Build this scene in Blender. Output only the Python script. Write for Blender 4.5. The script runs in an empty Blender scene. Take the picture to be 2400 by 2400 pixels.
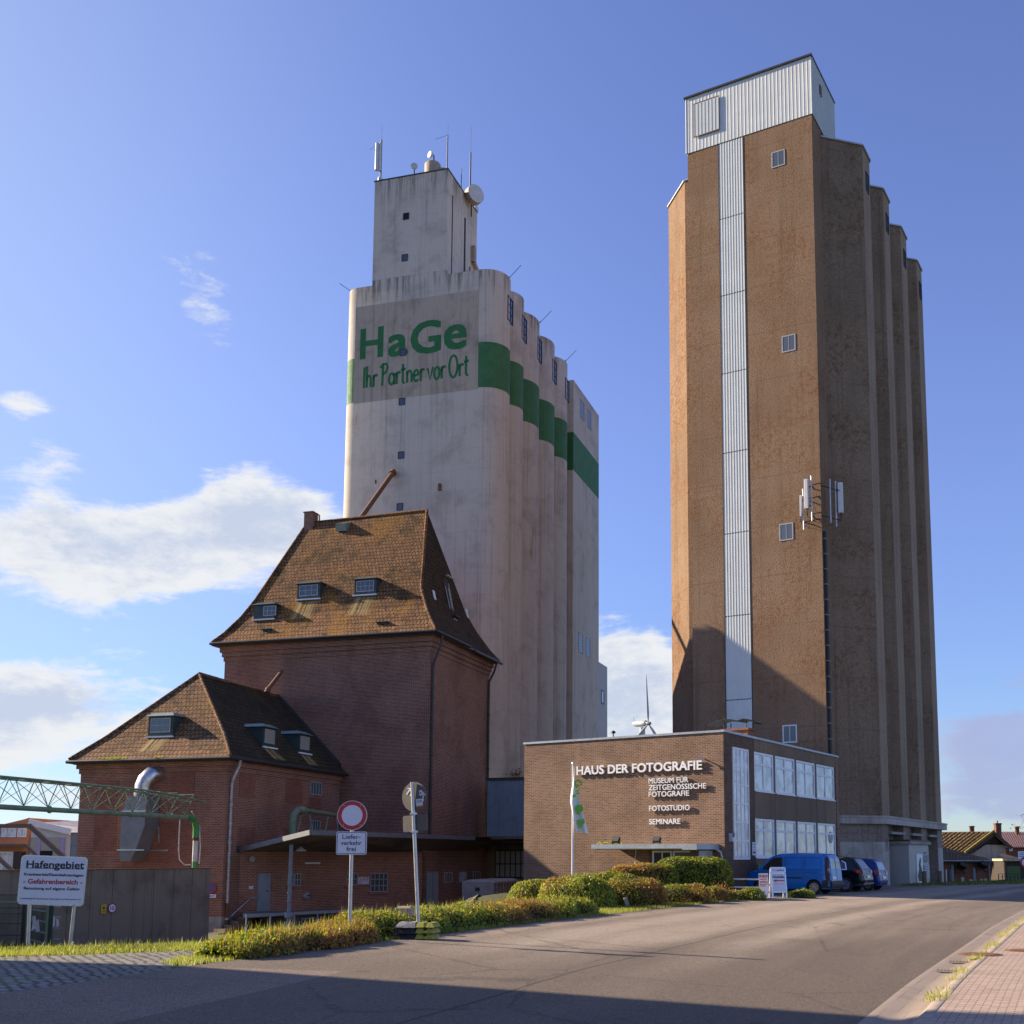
import bpy, bmesh, math, random
import numpy as np
from mathutils import Vector, Matrix
random.seed(7); rng = np.random.default_rng(7)
SC = bpy.context.scene; COL = SC.collection
R = math.radians
# ------------------------------------------------------------------ camera
FPX, CX, CY, EYE = 2600.0, 1405.0, 1694.0, 1.68          # focal length and principal point on a 2400 px frame
TH = math.atan(314/2600.)
cam_d = bpy.data.cameras.new('camera'); cam = bpy.data.objects.new('camera', cam_d); COL.objects.link(cam)
cam.location = (0, 0, EYE); cam.rotation_euler = (math.pi/2 + TH, 0, 0)
cam_d.sensor_width = 36; cam_d.lens = FPX/2400*36
cam_d.shift_x = -(CX-1200)/2400; cam_d.shift_y = (CY-1200)/2400
cam_d.clip_start = .1; cam_d.clip_end = 6000
SC.camera = cam
# ------------------------------------------------------------------ light
SUN_AZ, SUN_EL = 73.5, 25.5                               # degrees left of the view direction, degrees above the horizon
sdir = Vector((-math.sin(R(SUN_AZ))*math.cos(R(SUN_EL)), math.cos(R(SUN_AZ))*math.cos(R(SUN_EL)), math.sin(R(SUN_EL))))
sl = bpy.data.lights.new('sun', 'SUN'); sl.energy = 5.0; sl.angle = R(.5); sl.color = (1, .84, .62)
so = bpy.data.objects.new('sun', sl); COL.objects.link(so); so.rotation_euler = (-sdir).to_track_quat('-Z', 'Y').to_euler()
so.location = (-40, 10, 60)
SC.view_settings.view_transform = 'Standard'; SC.view_settings.look = 'None'
SC.view_settings.exposure = 1.1; SC.view_settings.gamma = 1
W = bpy.data.worlds.new('World'); SC.world = W; W.use_nodes = True
# ------------------------------------------------------------------ node helpers
class NT:
    def __init__(s, nt): s.nt = nt; s.l = nt.links
    def n(s, t, **k):
        nd = s.nt.nodes.new(t)
        for a, v in k.items():
            if a.startswith('i_'):
                key = a[2:]; key = int(key) if key.isdigit() else key.replace('_', ' ')
                s.set(nd.inputs[key], v)
            else: setattr(nd, a, v)
        return nd
    def set(s, sock, v):
        if isinstance(v, bpy.types.NodeSocket): s.l.new(v, sock)
        elif isinstance(v, (tuple, list)) and len(v) == 3 and sock.type == 'RGBA': sock.default_value = (*v, 1)
        else: sock.default_value = v
    def math(s, op, a, b=0.0, clamp=False):
        nd = s.n('ShaderNodeMath', operation=op, use_clamp=clamp); s.set(nd.inputs[0], a); s.set(nd.inputs[1], b); return nd.outputs[0]
    def mix(s, f, a, b, mode='MIX'):
        nd = s.n('ShaderNodeMix', data_type='RGBA', blend_type=mode); s.set(nd.inputs[0], f); s.set(nd.inputs[6], a); s.set(nd.inputs[7], b); return nd.outputs[2]
    def step(s, v, a, b):      # smooth 0..1 between a and b
        nd = s.n('ShaderNodeMapRange', interpolation_type='SMOOTHSTEP'); s.set(nd.inputs[0], v)
        nd.inputs[1].default_value = a; nd.inputs[2].default_value = b; nd.inputs[3].default_value = 0; nd.inputs[4].default_value = 1; return nd.outputs[0]
    def noise(s, vec, scale, detail=4, rough=.55, dist=0):
        nd = s.n('ShaderNodeTexNoise'); s.set(nd.inputs['Vector'], vec); nd.inputs['Scale'].default_value = scale
        nd.inputs['Detail'].default_value = detail; nd.inputs['Roughness'].default_value = rough; nd.inputs['Distortion'].default_value = dist; return nd.outputs[0]
    def mapv(s, vec, scale=(1, 1, 1), loc=(0, 0, 0)):
        nd = s.n('ShaderNodeMapping'); s.set(nd.inputs[0], vec); nd.inputs[1].default_value = loc; nd.inputs[3].default_value = scale; return nd.outputs[0]
    def xyz(s, vec):
        nd = s.n('ShaderNodeSeparateXYZ'); s.set(nd.inputs[0], vec); return nd.outputs
# ------------------------------------------------------------------ world: clear sky with cloud banks
w = NT(W.node_tree); W.node_tree.nodes.clear()
sky = w.n('ShaderNodeTexSky', sky_type='NISHITA'); sky.sun_disc = False
sky.sun_elevation = R(SUN_EL); sky.sun_rotation = R(-SUN_AZ); sky.air_density = 1.0; sky.dust_density = .1; sky.ozone_density = 3.0
gen = w.n('ShaderNodeTexCoord').outputs['Generated']
gx, gy, gz = w.xyz(gen)[:3]
az = w.math('MULTIPLY', w.math('ARCTAN2', gx, gy), 57.2958); el = w.math('MULTIPLY', w.math('ARCSINE', gz), 57.2958)
cv = w.n('ShaderNodeCombineXYZ'); w.set(cv.inputs[0], az); w.set(cv.inputs[1], w.math('MULTIPLY', el, 1.7)); cv = cv.outputs[0]
n1 = w.noise(cv, .10, 12, .62, .3); n2 = w.noise(w.mapv(cv, (.55, 1.5, 1), (40, 11, 0)), .30, 8, .65, .6)
def bump(a0, sa, e0, se):      # soft bell over azimuth and elevation
    qa = w.math('DIVIDE', w.math('SUBTRACT', az, a0), sa); qe = w.math('DIVIDE', w.math('SUBTRACT', el, e0), se)
    return w.math('EXPONENT', w.math('MULTIPLY', w.math('ADD', w.math('MULTIPLY', qa, qa), w.math('MULTIPLY', qe, qe)), -1))
dens = None
#         azimuth, half width, elevation, half height, weight
for a0, sa, e0, se, wt in ((-25, 8, 14.3, 2.8, .80), (-17.2, 5.0, 16.4, 2.5, .72), (-28, 7, 6.6, 2.4, .92), (-33, 9, 3.0, 2.0, .5), (2.0, 5.0, 9.0, 4.2, .80), (-2, 5, 4, 3, .5),
                           (20, 5.0, 5.4, 2.3, .80), (24, 8, 2.6, 1.5, .66), (26, 5, 9.0, 1.8, .6), (-21.5, 3.6, 27.5, 2.6, .37), (-19.0, 3.0, 25.0, 1.8, .22), (-28.5, 2.0, 20.2, .8, .22), (-28.5, 3, 20.5, 1.3, .38), (-26.8, 2.2, 18.2, 1.0, .36)):
    b = w.math('MULTIPLY', bump(a0, sa, e0, se), wt); dens = b if dens is None else w.math('ADD', dens, b)
cl = w.math('ADD', w.math('ADD', dens, w.math('MULTIPLY', w.math('SUBTRACT', n1, .5), 1.35)), w.math('MULTIPLY', w.math('SUBTRACT', n2, .5), .62))
mask = w.math('MULTIPLY', w.step(cl, .36, .58), w.step(dens, .04, .16))
cs = w.mapv(cv, (1, 1, 1), (-1.1, 2.3, 0))                  # the same field a little towards the sun: what lies behind thick cloud is grey
cl2 = w.math('ADD', w.math('ADD', dens, w.math('MULTIPLY', w.math('SUBTRACT', w.noise(cs, .10, 9, .58, .3), .5), 1.35)), w.math('MULTIPLY', w.math('SUBTRACT', w.noise(w.mapv(cs, (.55, 1.5, 1), (40, 11, 0)), .30, 8, .65, .6), .5), .62))
thick = w.math('MULTIPLY', w.step(w.math('ADD', cl2, w.math('MULTIPLY', w.math('SUBTRACT', w.noise(cv, .55, 8, .65), .5), .9)), .50, .98), .85)
skyc = w.mix(1, sky.outputs[0], w.mix(w.step(el, -2, 24), (.66, .76, 1.0), (1.18, 1.03, 1.36)), 'MULTIPLY')
skyc = w.mix(w.math('MULTIPLY', bump(-42, 24, 22, 30), .50), skyc, (3.6, 4.5, 5.6))
cloud_hi = (5.4, 5.5, 5.6); cloud_lo = (3.3, 3.8, 4.9)
ccol = w.mix(thick, cloud_hi, cloud_lo)
ccol = w.mix(w.math('MULTIPLY', w.step(az, 12, 19), .9), ccol, (2.3, 2.6, 4.3))
mask = w.math('MULTIPLY', mask, w.math('ADD', .96, w.math('MULTIPLY', w.step(az, 12, 24), -.25)))
bg = w.n('ShaderNodeBackground'); w.set(bg.inputs[0], w.mix(mask, skyc, ccol)); bg.inputs[1].default_value = .075
w.l.new(bg.outputs[0], w.n('ShaderNodeOutputWorld').inputs[0])
# ------------------------------------------------------------------ materials
MATS = {}
def newmat(name):
    m = bpy.data.materials.new(name); m.use_nodes = True; m.node_tree.nodes.clear(); t = NT(m.node_tree)
    b = t.n('ShaderNodeBsdfPrincipled'); t.l.new(b.outputs[0], t.n('ShaderNodeOutputMaterial').inputs[0]); MATS[name] = m
    return m, t, b
def bumpn(t, h, strength, dist):
    nd = t.n('ShaderNodeBump'); nd.inputs['Strength'].default_value = strength; nd.inputs['Distance'].default_value = dist; t.set(nd.inputs['Height'], h); return nd.outputs[0]
def basic(name, col, rough=.6, metal=0, var=.18, scale=2.5, bump=0, bscale=25, bdist=.01, dirt=None, dirt_amt=.4, spec=.5):
    m, t, b = newmat(name); oc = t.n('ShaderNodeTexCoord').outputs['Object']
    n = t.noise(oc, scale, 6, .6); f = t.math('MULTIPLY', t.math('SUBTRACT', n, .5), 2*var*1.6)
    c = t.mix(1, col, t.n('ShaderNodeCombineColor', i_0=t.math('ADD', f, 1), i_1=t.math('ADD', f, 1), i_2=t.math('ADD', f, 1)).outputs[0], 'MULTIPLY')
    if dirt: c = t.mix(t.math('MULTIPLY', t.step(t.noise(oc, scale*1.7, 7, .7, .4), .48, .68), dirt_amt), c, dirt)
    t.set(b.inputs['Base Color'], c); b.inputs['Metallic'].default_value = metal
    t.set(b.inputs['Roughness'], t.math('ADD', t.math('MULTIPLY', t.math('SUBTRACT', t.noise(oc, scale*3, 4), .5), .3), rough, True)); b.inputs['Specular IOR Level'].default_value = spec
    if bump: t.set(b.inputs['Normal'], bumpn(t, t.noise(oc, bscale, 5, .6), bump, bdist))
    return m
def brick(name, c1, c2, mortar, bw=.25, bh=.083, ms=.012, patch=(.5, .3), lichen=None, dark=.55, bumpd=.008):
    m, t, b = newmat(name); tc = t.n('ShaderNodeTexCoord'); uv = tc.outputs['UV']; oc = tc.outputs['Object']
    br = t.n('ShaderNodeTexBrick', offset=.5); t.set(br.inputs['Vector'], uv); br.inputs['Scale'].default_value = 1
    br.inputs['Color1'].default_value = (*c1, 1); br.inputs['Color2'].default_value = (*c2, 1); br.inputs['Mortar'].default_value = (*mortar, 1)
    br.inputs['Mortar Size'].default_value = ms; br.inputs['Mortar Smooth'].default_value = .25; br.inputs['Bias'].default_value = -.1
    br.inputs['Brick Width'].default_value = bw; br.inputs['Row Height'].default_value = bh
    n = t.noise(oc, .35, 7, .62, .3); c = t.mix(t.math('MULTIPLY', t.step(n, .42, .62), patch[0]), br.outputs[0], t.mix(1, br.outputs[0], (dark, dark*.97, dark*.95), 'MULTIPLY'))
    n2 = t.noise(t.mapv(oc, (1.2, 1.2, .25)), 1.1, 6, .65); c = t.mix(t.math('MULTIPLY', t.step(n2, .52, .72), patch[1]), c, t.mix(1, c, (1.45, 1.4, 1.35), 'MULTIPLY'))
    if lichen: c = t.mix(t.math('MULTIPLY', t.step(t.noise(oc, 2.2, 6, .7), .60, .68), .7), c, lichen)
    t.set(b.inputs['Base Color'], c); b.inputs['Roughness'].default_value = .88; b.inputs['Specular IOR Level'].default_value = .25
    h = t.math('ADD', t.math('MULTIPLY', br.outputs[1], -1), t.math('MULTIPLY', t.noise(oc, 30, 3), .6))
    t.set(b.inputs['Normal'], bumpn(t, h, .9, bumpd)); return m
def tiles(name, col, moss, lich, tw=.24, th=.3):
    m, t, b = newmat(name); tc = t.n('ShaderNodeTexCoord'); uv = tc.outputs['UV']; oc = tc.outputs['Object']
    duv = t.n('ShaderNodeVectorMath', operation='ADD'); t.set(duv.inputs[0], uv)
    nn = t.n('ShaderNodeTexNoise'); t.set(nn.inputs['Vector'], oc); nn.inputs['Scale'].default_value = 1.3
    sc = t.n('ShaderNodeVectorMath', operation='SCALE'); t.set(sc.inputs[0], nn.outputs[1]); sc.inputs['Scale'].default_value = .10; t.set(duv.inputs[1], sc.outputs[0])
    br = t.n('ShaderNodeTexBrick', offset=.5); t.set(br.inputs['Vector'], duv.outputs[0]); br.inputs['Scale'].default_value = 1
    br.inputs['Color1'].default_value = (*col, 1); br.inputs['Color2'].default_value = (col[0]*.72, col[1]*.7, col[2]*.66, 1); br.inputs['Mortar'].default_value = (col[0]*.16, col[1]*.15, col[2]*.15, 1)
    br.inputs['Mortar Size'].default_value = .026; br.inputs['Mortar Smooth'].default_value = .5; br.inputs['Brick Width'].default_value = tw; br.inputs['Row Height'].default_value = th
    c = t.mix(t.math('MULTIPLY', t.step(t.noise(oc, .8, 8, .68, .5), .47, .66), .75), br.outputs[0], moss)
    c = t.mix(t.math('MULTIPLY', t.step(t.noise(t.mapv(oc, (1, 1, .55), (5, 3, 1)), .42, 8, .7, .3), .50, .66), .62), c, lich)
    c = t.mix(t.math('MULTIPLY', t.step(t.noise(oc, 2.6, 6, .75), .55, .62), .7), c, (moss[0]*.6, moss[1]*.62, moss[2]*.6))
    c = t.mix(t.math('MULTIPLY', t.step(t.noise(oc, 5, 5, .7), .6, .72), .5), c, (.28, .22, .13))
    t.set(b.inputs['Base Color'], c); b.inputs['Roughness'].default_value = .93; b.inputs['Specular IOR Level'].default_value = .2
    yy = t.xyz(duv.outputs[0])[1]; saw = t.math('FRACT', t.math('DIVIDE', yy, th))
    h = t.math('ADD', t.math('ADD', t.math('MULTIPLY', br.outputs[1], -.7), t.math('MULTIPLY', saw, -.9)), t.math('MULTIPLY', t.noise(oc, 9, 5, .7), 1.5))
    t.set(b.inputs['Normal'], bumpn(t, h, 1, .045)); return m
def stucco(name, col, dark, grain=7, depth=.06, lich=None, wash=None):
    m, t, b = newmat(name); oc = t.n('ShaderNodeTexCoord').outputs['Object']
    n = t.noise(oc, .16, 7, .6, .2); c = t.mix(t.math('MULTIPLY', t.step(n, .38, .66), .6), col, dark)
    n2 = t.noise(t.mapv(oc, (1, 1, .12)), .9, 6, .65); c = t.mix(t.math('MULTIPLY', t.step(n2, .50, .74), .4), c, (dark[0]*.6, dark[1]*.62, dark[2]*.65))
    if lich:
        pz = t.noise(oc, .28, 5, .6); g = t.noise(oc, 3.4, 6, .75)
        c = t.mix(t.math('MULTIPLY', t.math('MULTIPLY', t.step(pz, .42, .62), t.step(g, .46, .62)), .8), c, lich)
    n3 = t.noise(t.mapv(oc, (3.2, 3.2, .06), (2, 5, 3)), 1.0, 5, .7); c = t.mix(t.math('MULTIPLY', t.step(n3, .52, .68), .45), c, (dark[0]*.62, dark[1]*.64, dark[2]*.68))
    zz = t.math('FRACT', t.math('DIVIDE', t.xyz(oc)[2], 3.1)); c = t.mix(t.math('MULTIPLY', t.step(zz, .965, .985), .30), c, (dark[0]*.7, dark[1]*.7, dark[2]*.7))
    g = t.noise(oc, grain, 6, .72); c = t.mix(t.math('MULTIPLY', t.step(g, .48, .60), .62), c, t.mix(1, c, (.46, .42, .38), 'MULTIPLY'))
    t.set(b.inputs['Base Color'], c); b.inputs['Roughness'].default_value = .95; b.inputs['Specular IOR Level'].default_value = .15
    t.set(b.inputs['Normal'], bumpn(t, t.math('ADD', g, t.math('MULTIPLY', t.noise(oc, grain*2.7, 4), .5)), 1, depth)); return m
def concrete(name, col, stain=(.14, .12, .10), amt=.5, rust=None, streak=.35, lines=None, grain=18, fine=0, top=None):
    m, t, b = newmat(name); oc = t.n('ShaderNodeTexCoord').outputs['Object']
    n = t.noise(oc, .45, 8, .66, .25); c = t.mix(t.math('MULTIPLY', t.step(n, .46, .70), amt), col, stain)
    s = t.noise(t.mapv(oc, (1.6, 1.6, .10)), 1.0, 6, .7); c = t.mix(t.math('MULTIPLY', t.step(s, .52, .74), streak), c, stain)
    if fine:      # thin rain streaks and pale patches of old paint
        s2 = t.noise(t.mapv(oc, (5.5, 5.5, .07), (9, 2, 4)), 1.0, 5, .7); c = t.mix(t.math('MULTIPLY', t.step(s2, .52, .66), fine), c, stain)
        s3 = t.noise(t.mapv(oc, (2.2, 2.2, .5), (1, 8, 2)), 1.0, 8, .75); c = t.mix(t.math('MULTIPLY', t.step(s3, .56, .64), fine*.6), c, t.mix(1, c, (1.22, 1.2, 1.18), 'MULTIPLY'))
    if top:       # dirt washed down from the top edges
        z_ = t.xyz(oc)[2]; s4 = t.noise(t.mapv(oc, (2.4, 2.4, .16), (4, 4, 9)), 1.0, 7, .75)
        for zt_, dz in top: c = t.mix(t.math('MULTIPLY', t.math('MULTIPLY', t.step(z_, zt_-dz, zt_), t.math('LESS_THAN', z_, zt_+.4)), t.math('MULTIPLY', t.step(s4, .44, .62), .75)), c, (stain[0]*.55, stain[1]*.52, stain[2]*.5))
    sp = t.noise(oc, 3.3, 5, .8); c = t.mix(t.math('MULTIPLY', t.step(sp, .66, .74), .55), c, (stain[0]*.55, stain[1]*.5, stain[2]*.45))
    if rust: c = t.mix(t.math('MULTIPLY', t.step(t.noise(t.mapv(oc, (2.0, 2.0, .16), (3, 7, 1)), 1.0, 5, .7), .64, .73), .8), c, rust)
    if lines:
        z = t.xyz(oc)[2]; fr = t.math('FRACT', t.math('DIVIDE', z, lines)); c = t.mix(t.math('MULTIPLY', t.step(fr, .955, .985), .14), c, stain)
    t.set(b.inputs['Base Color'], c); b.inputs['Roughness'].default_value = .9; b.inputs['Specular IOR Level'].default_value = .25
    t.set(b.inputs['Normal'], bumpn(t, t.math('ADD', t.noise(oc, grain, 5, .65), t.noise(oc, 1.5, 4)), .5, .02)); return m
def glass(name, tint=(.02, .028, .035), rough=.03, blinds=None):
    m, t, b = newmat(name); oc = t.n('ShaderNodeTexCoord').outputs['Object']
    c = tint
    if blinds: c = t.mix(t.step(t.noise(oc, 1.3, 3), .40, .60), blinds, tuple(x*.55 for x in blinds))
    t.set(b.inputs['Base Color'], c); b.inputs['Roughness'].default_value = rough; b.inputs['Specular IOR Level'].default_value = .8; b.inputs['IOR'].default_value = 1.6
    t.set(b.inputs['Normal'], bumpn(t, t.noise(oc, 1.2, 2), .10, .05)); return m
def leaf(name, col, col2):
    m, t, b = newmat(name); oc = t.n('ShaderNodeTexCoord').outputs['Object']
    t.set(b.inputs['Base Color'], t.mix(t.noise(oc, 5, 4), col, col2)); b.inputs['Roughness'].default_value = .5
    b.inputs['Specular IOR Level'].default_value = .35
    tr = t.n('ShaderNodeBsdfTranslucent'); tr.inputs[0].default_value = (col2[0]*1.5, col2[1]*1.6, col2[2]*.8, 1)
    ms = t.n('ShaderNodeMixShader'); ms.inputs[0].default_value = .35; t.l.new(b.outputs[0], ms.inputs[1]); t.l.new(tr.outputs[0], ms.inputs[2])
    t.l.new(ms.outputs[0], [n for n in t.nt.nodes if n.type == 'OUTPUT_MATERIAL'][0].inputs[0]); return m
# ------------------------------------------------------------------ geometry helpers
class MB:
    def __init__(s): s.v = []; s.f = []; s.m = []; s.sm = []
    def add(s, vs, fs, m=0, smooth=False):
        o = len(s.v); s.v += [tuple(v) for v in vs]
        for f in fs: s.f.append(tuple(o+i for i in f)); s.m.append(m); s.sm.append(smooth)
        return s
    def box(s, x0, x1, y0, y1, z0, z1, m=0):
        v = [(x0,y0,z0),(x1,y0,z0),(x1,y1,z0),(x0,y1,z0),(x0,y0,z1),(x1,y0,z1),(x1,y1,z1),(x0,y1,z1)]
        return s.add(v, [(3,2,1,0),(4,5,6,7),(0,1,5,4),(1,2,6,5),(2,3,7,6),(3,0,4,7)], m)
    def obox(s, c, size, rz=0, rx=0, ry=0, m=0):
        M = Matrix.Translation(c) @ Matrix.Rotation(rz,4,'Z') @ Matrix.Rotation(ry,4,'Y') @ Matrix.Rotation(rx,4,'X'); x,y,z = (q/2 for q in size)
        v = [M @ Vector(p) for p in [(-x,-y,-z),(x,-y,-z),(x,y,-z),(-x,y,-z),(-x,-y,z),(x,-y,z),(x,y,z),(-x,y,z)]]
        return s.add(v, [(3,2,1,0),(4,5,6,7),(0,1,5,4),(1,2,6,5),(2,3,7,6),(3,0,4,7)], m)
    def beam(s, p, q, w, h, m=0):
        p, q = Vector(p), Vector(q); d = (q-p).normalized(); up = Vector((0,0,1)) if abs(d.z) < .95 else Vector((0,1,0))
        a = d.cross(up).normalized()*(w/2); b = a.cross(d).normalized()*(h/2)
        v = [p-a-b, p+a-b, p+a+b, p-a+b, q-a-b, q+a-b, q+a+b, q-a+b]
        return s.add(v, [(3,2,1,0),(4,5,6,7),(0,1,5,4),(1,2,6,5),(2,3,7,6),(3,0,4,7)], m)
    def tube(s, pts, r, n=8, m=0, caps=True, smooth=True):
        pts = [Vector(p) for p in pts]; rs = r if isinstance(r, (list, tuple)) else [r]*len(pts); rings = []
        prev = None
        for i, p in enumerate(pts):
            d = (pts[min(i+1,len(pts)-1)]-pts[max(i-1,0)]).normalized()
            if prev is None: a = d.orthogonal().normalized()
            else: a = (prev - d*prev.dot(d)).normalized()
            prev = a; b = d.cross(a)
            rings.append([p+(a*math.cos(2*math.pi*k/n)+b*math.sin(2*math.pi*k/n))*rs[i] for k in range(n)])
        v = [q for g in rings for q in g]; f = []
        for i in range(len(pts)-1):
            for k in range(n): f.append((i*n+k, i*n+(k+1)%n, (i+1)*n+(k+1)%n, (i+1)*n+k))
        s.add(v, f, m, smooth)
        if caps: s.add(rings[0], [tuple(range(n))[::-1]], m); s.add(rings[-1], [tuple(range(n))], m)
        return s
    def prism(s, poly, z0, z1, m=0, mt=None, smooth=False):
        n = len(poly); zb = z0 if callable(z0) else (lambda x,y: z0); zt = z1 if callable(z1) else (lambda x,y: z1)
        v = [(x,y,zb(x,y)) for x,y in poly]+[(x,y,zt(x,y)) for x,y in poly]
        s.add(v, [(i,(i+1)%n,n+(i+1)%n,n+i) for i in range(n)], m, smooth)
        s.add(v[n:], [tuple(range(n))], m if mt is None else mt); s.add(v[:n], [tuple(range(n))[::-1]], m); return s
    def poly(s, pts, m=0): return s.add(pts, [tuple(range(len(pts)))], m)
    def slab(s, pts, th, m=0):       # polygon in the xz plane facing -y with thickness th behind it
        n = len(pts); v = [tuple(p) for p in pts]+[(p[0],p[1]+th,p[2]) for p in pts]
        s.add(v, [tuple(range(n)), tuple(range(n,2*n))[::-1]]+[(i,n+i,n+(i+1)%n,(i+1)%n) for i in range(n)], m); return s
    def disc(s, c, r, th, n=28, m=0, mb=None):   # disc facing -y
        return s.slab([(c[0]+r*math.cos(2*math.pi*k/n), c[1], c[2]+r*math.sin(2*math.pi*k/n)) for k in range(n)], th, m)
    def lathe(s, prof, c, axis='Z', n=20, m=0, smooth=True):
        ax = {'Z': lambda r,a,h: (r*math.cos(a), r*math.sin(a), h), 'Y': lambda r,a,h: (r*math.cos(a), h, r*math.sin(a)), 'X': lambda r,a,h: (h, r*math.cos(a), r*math.sin(a))}[axis]
        v = []
        for r, h in prof: v += [tuple(Vector(c)+Vector(ax(r, 2*math.pi*k/n, h))) for k in range(n)]
        f = [(i*n+k, i*n+(k+1)%n, (i+1)*n+(k+1)%n, (i+1)*n+k) for i in range(len(prof)-1) for k in range(n)]
        s.add(v, f, m, smooth)
        if prof[0][0] > 1e-4: s.add(v[:n], [tuple(range(n))[::-1]], m)
        if prof[-1][0] > 1e-4: s.add(v[-n:], [tuple(range(n))], m)
        return s
    def xform(s, M, start=0): s.v[start:] = [tuple(M @ Vector(p)) for p in s.v[start:]]; return s
    def build(s, name, mats, parent=None, label=None, uv=True, loc=None, rz=None, fixn=True):
        me = bpy.data.meshes.new(name); me.from_pydata(s.v, [], s.f)
        for m in (mats if isinstance(mats, (list, tuple)) else [mats]): me.materials.append(MATS[m])
        me.polygons.foreach_set('material_index', s.m); me.polygons.foreach_set('use_smooth', s.sm)
        if fixn:
            bm = bmesh.new(); bm.from_mesh(me); bmesh.ops.recalc_face_normals(bm, faces=bm.faces); bm.to_mesh(me); bm.free()
        me.update()
        if uv:
            L = me.uv_layers.new(name='UV').data; co = me.vertices
            for p in me.polygons:
                n = p.normal
                if abs(n.z) > .985: t = Vector((1,0,0)); b = Vector((0,1,0))
                else: t = Vector((0,0,1)).cross(n).normalized(); b = n.cross(t)
                for li in p.loop_indices:
                    q = co[me.loops[li].vertex_index].co; L[li].uv = (q.dot(t), q.dot(b))
        o = bpy.data.objects.new(name, me); COL.objects.link(o)
        if parent: o.parent = parent
        if loc is not None: o.location = loc
        if rz is not None: o.rotation_euler = (0,0,rz)
        if label: o['label'] = label
        return o
def tag(o, label, cat, group=None):
    o['label'] = label; o['category'] = cat
    if group: o['group'] = group
    return o
def thing(name, label, cat, loc=(0,0,0), rz=0, group=None):
    o = bpy.data.objects.new(name, None); COL.objects.link(o); o.location = loc; o.rotation_euler = (0,0,rz); o.empty_display_size = .3
    return tag(o, label, cat, group)
def struct(name, mb, mat, kind='structure', **k):
    o = mb.build(name, mat, **k); o['kind'] = kind; return o
def dup(root, loc=None, rz=None, label=None):
    r = root.copy(); COL.objects.link(r)
    if loc is not None: r.location = loc
    if rz is not None: r.rotation_euler = (0,0,rz)
    if label: r['label'] = label
    for c in list(root.children):
        cc = c.copy(); COL.objects.link(cc); cc.parent = r
        for g in list(c.children): gg = g.copy(); COL.objects.link(gg); gg.parent = cc
    return r
def addcopy(o, parent=None, loc=None):
    c = o.copy(); COL.objects.link(c)
    if parent: c.parent = parent
    if loc is not None: c.location = loc
    return c
# sight lines: where a pixel of the 2400 px frame meets a depth, a height or a wall
_c, _s = math.cos(TH), math.sin(TH); EYEV = Vector((0,0,EYE))
def ray(px, py): a = (px-CX)/FPX; b = (CY-py)/FPX; return Vector((a, _c-b*_s, _s+b*_c))
def at(px, py, Y): r = ray(px, py); return EYEV + r*(Y/r.y)
def atz(px, py, Z): r = ray(px, py); return EYEV + r*((Z-EYE)/r.z)
class Frame:       # x runs to the right along the front, y into depth
    def __init__(s, x, y, deg): s.o = Vector((x,y,0)); s.deg = deg; s.rz = -R(deg); s.M = Matrix.Translation(s.o) @ Matrix.Rotation(s.rz,4,'Z'); s.I = s.M.inverted()
    def hy(s, px, py, y=0):
        o = s.I @ EYEV; r = s.I.to_3x3() @ ray(px,py); return o + r*((y-o.y)/r.y)
    def hx(s, px, py, x=0):
        o = s.I @ EYEV; r = s.I.to_3x3() @ ray(px,py); return o + r*((x-o.x)/r.x)
    def w(s, x, y, z=0): return s.M @ Vector((x,y,z))
# text: glyph outlines of the built-in font, fitted to a box and set on a plane facing -y
def text_geo(body, bold=0.0, depth=.0, space=1.0):
    cu = bpy.data.curves.new('lettering', 'FONT'); cu.body = body; cu.offset = bold; cu.extrude = depth; cu.space_character = space; cu.resolution_u = 3
    ob = bpy.data.objects.new('lettering', cu); COL.objects.link(ob); dg = bpy.context.evaluated_depsgraph_get(); dg.update()
    me = bpy.data.meshes.new_from_object(ob.evaluated_get(dg)); v = [tuple(q.co) for q in me.vertices]; f = [tuple(p.vertices) for p in me.polygons]
    bpy.data.objects.remove(ob); bpy.data.curves.remove(cu); bpy.data.meshes.remove(me); return v, f
def put_text(mb, body, x0, z0, width, height, y, m=0, bold=.0, depth=0, align='L', space=1.0, keep=None):
    v, f = text_geo(body, 0, depth/max(height,1e-3)*.7 if depth else 0, space); a = np.array(v)
    lo, hi = a.min(0), a.max(0)
    cap = keep if keep else (hi[1]-lo[1])          # glyph height that maps to `height`
    base = 0 if keep else lo[1]
    sz = height/cap; sx = width/(hi[0]-lo[0]) if width else sz
    ox = x0 if align == 'L' else (x0-(hi[0]-lo[0])*sx/2)
    for k, (dx, dz) in enumerate(((0,0),(1,.8),(-1,.8),(1,-.8),(-1,-.8)) if bold else ((0,0),)):     # heavier strokes from shifted copies a hair apart
        mb.add([(ox+(p[0]-lo[0])*sx+dx*bold*sz, y-p[2]*sz-k*4e-4, z0+(p[1]-base)*sz+dz*bold*sz) for p in v], f, m)
    return (hi[0]-lo[0])*sx
def stroke(mb, pts, wd, y, m=0, dx=0, dz=0, sx=1, sz=1):      # flat brush stroke in the xz plane
    P = [Vector((dx+p[0]*sx, dz+p[1]*sz)) for p in pts]; v = []
    for i, p in enumerate(P):
        d = (P[min(i+1,len(P)-1)]-P[max(i-1,0)]); d = d.normalized() if d.length else Vector((1,0)); n = Vector((-d.y,d.x))*wd/2
        v += [(p.x+n.x, y, p.y+n.y), (p.x-n.x, y, p.y-n.y)]
    mb.add(v, [(2*i,2*i+1,2*i+3,2*i+2) for i in range(len(P)-1)], m)
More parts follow.
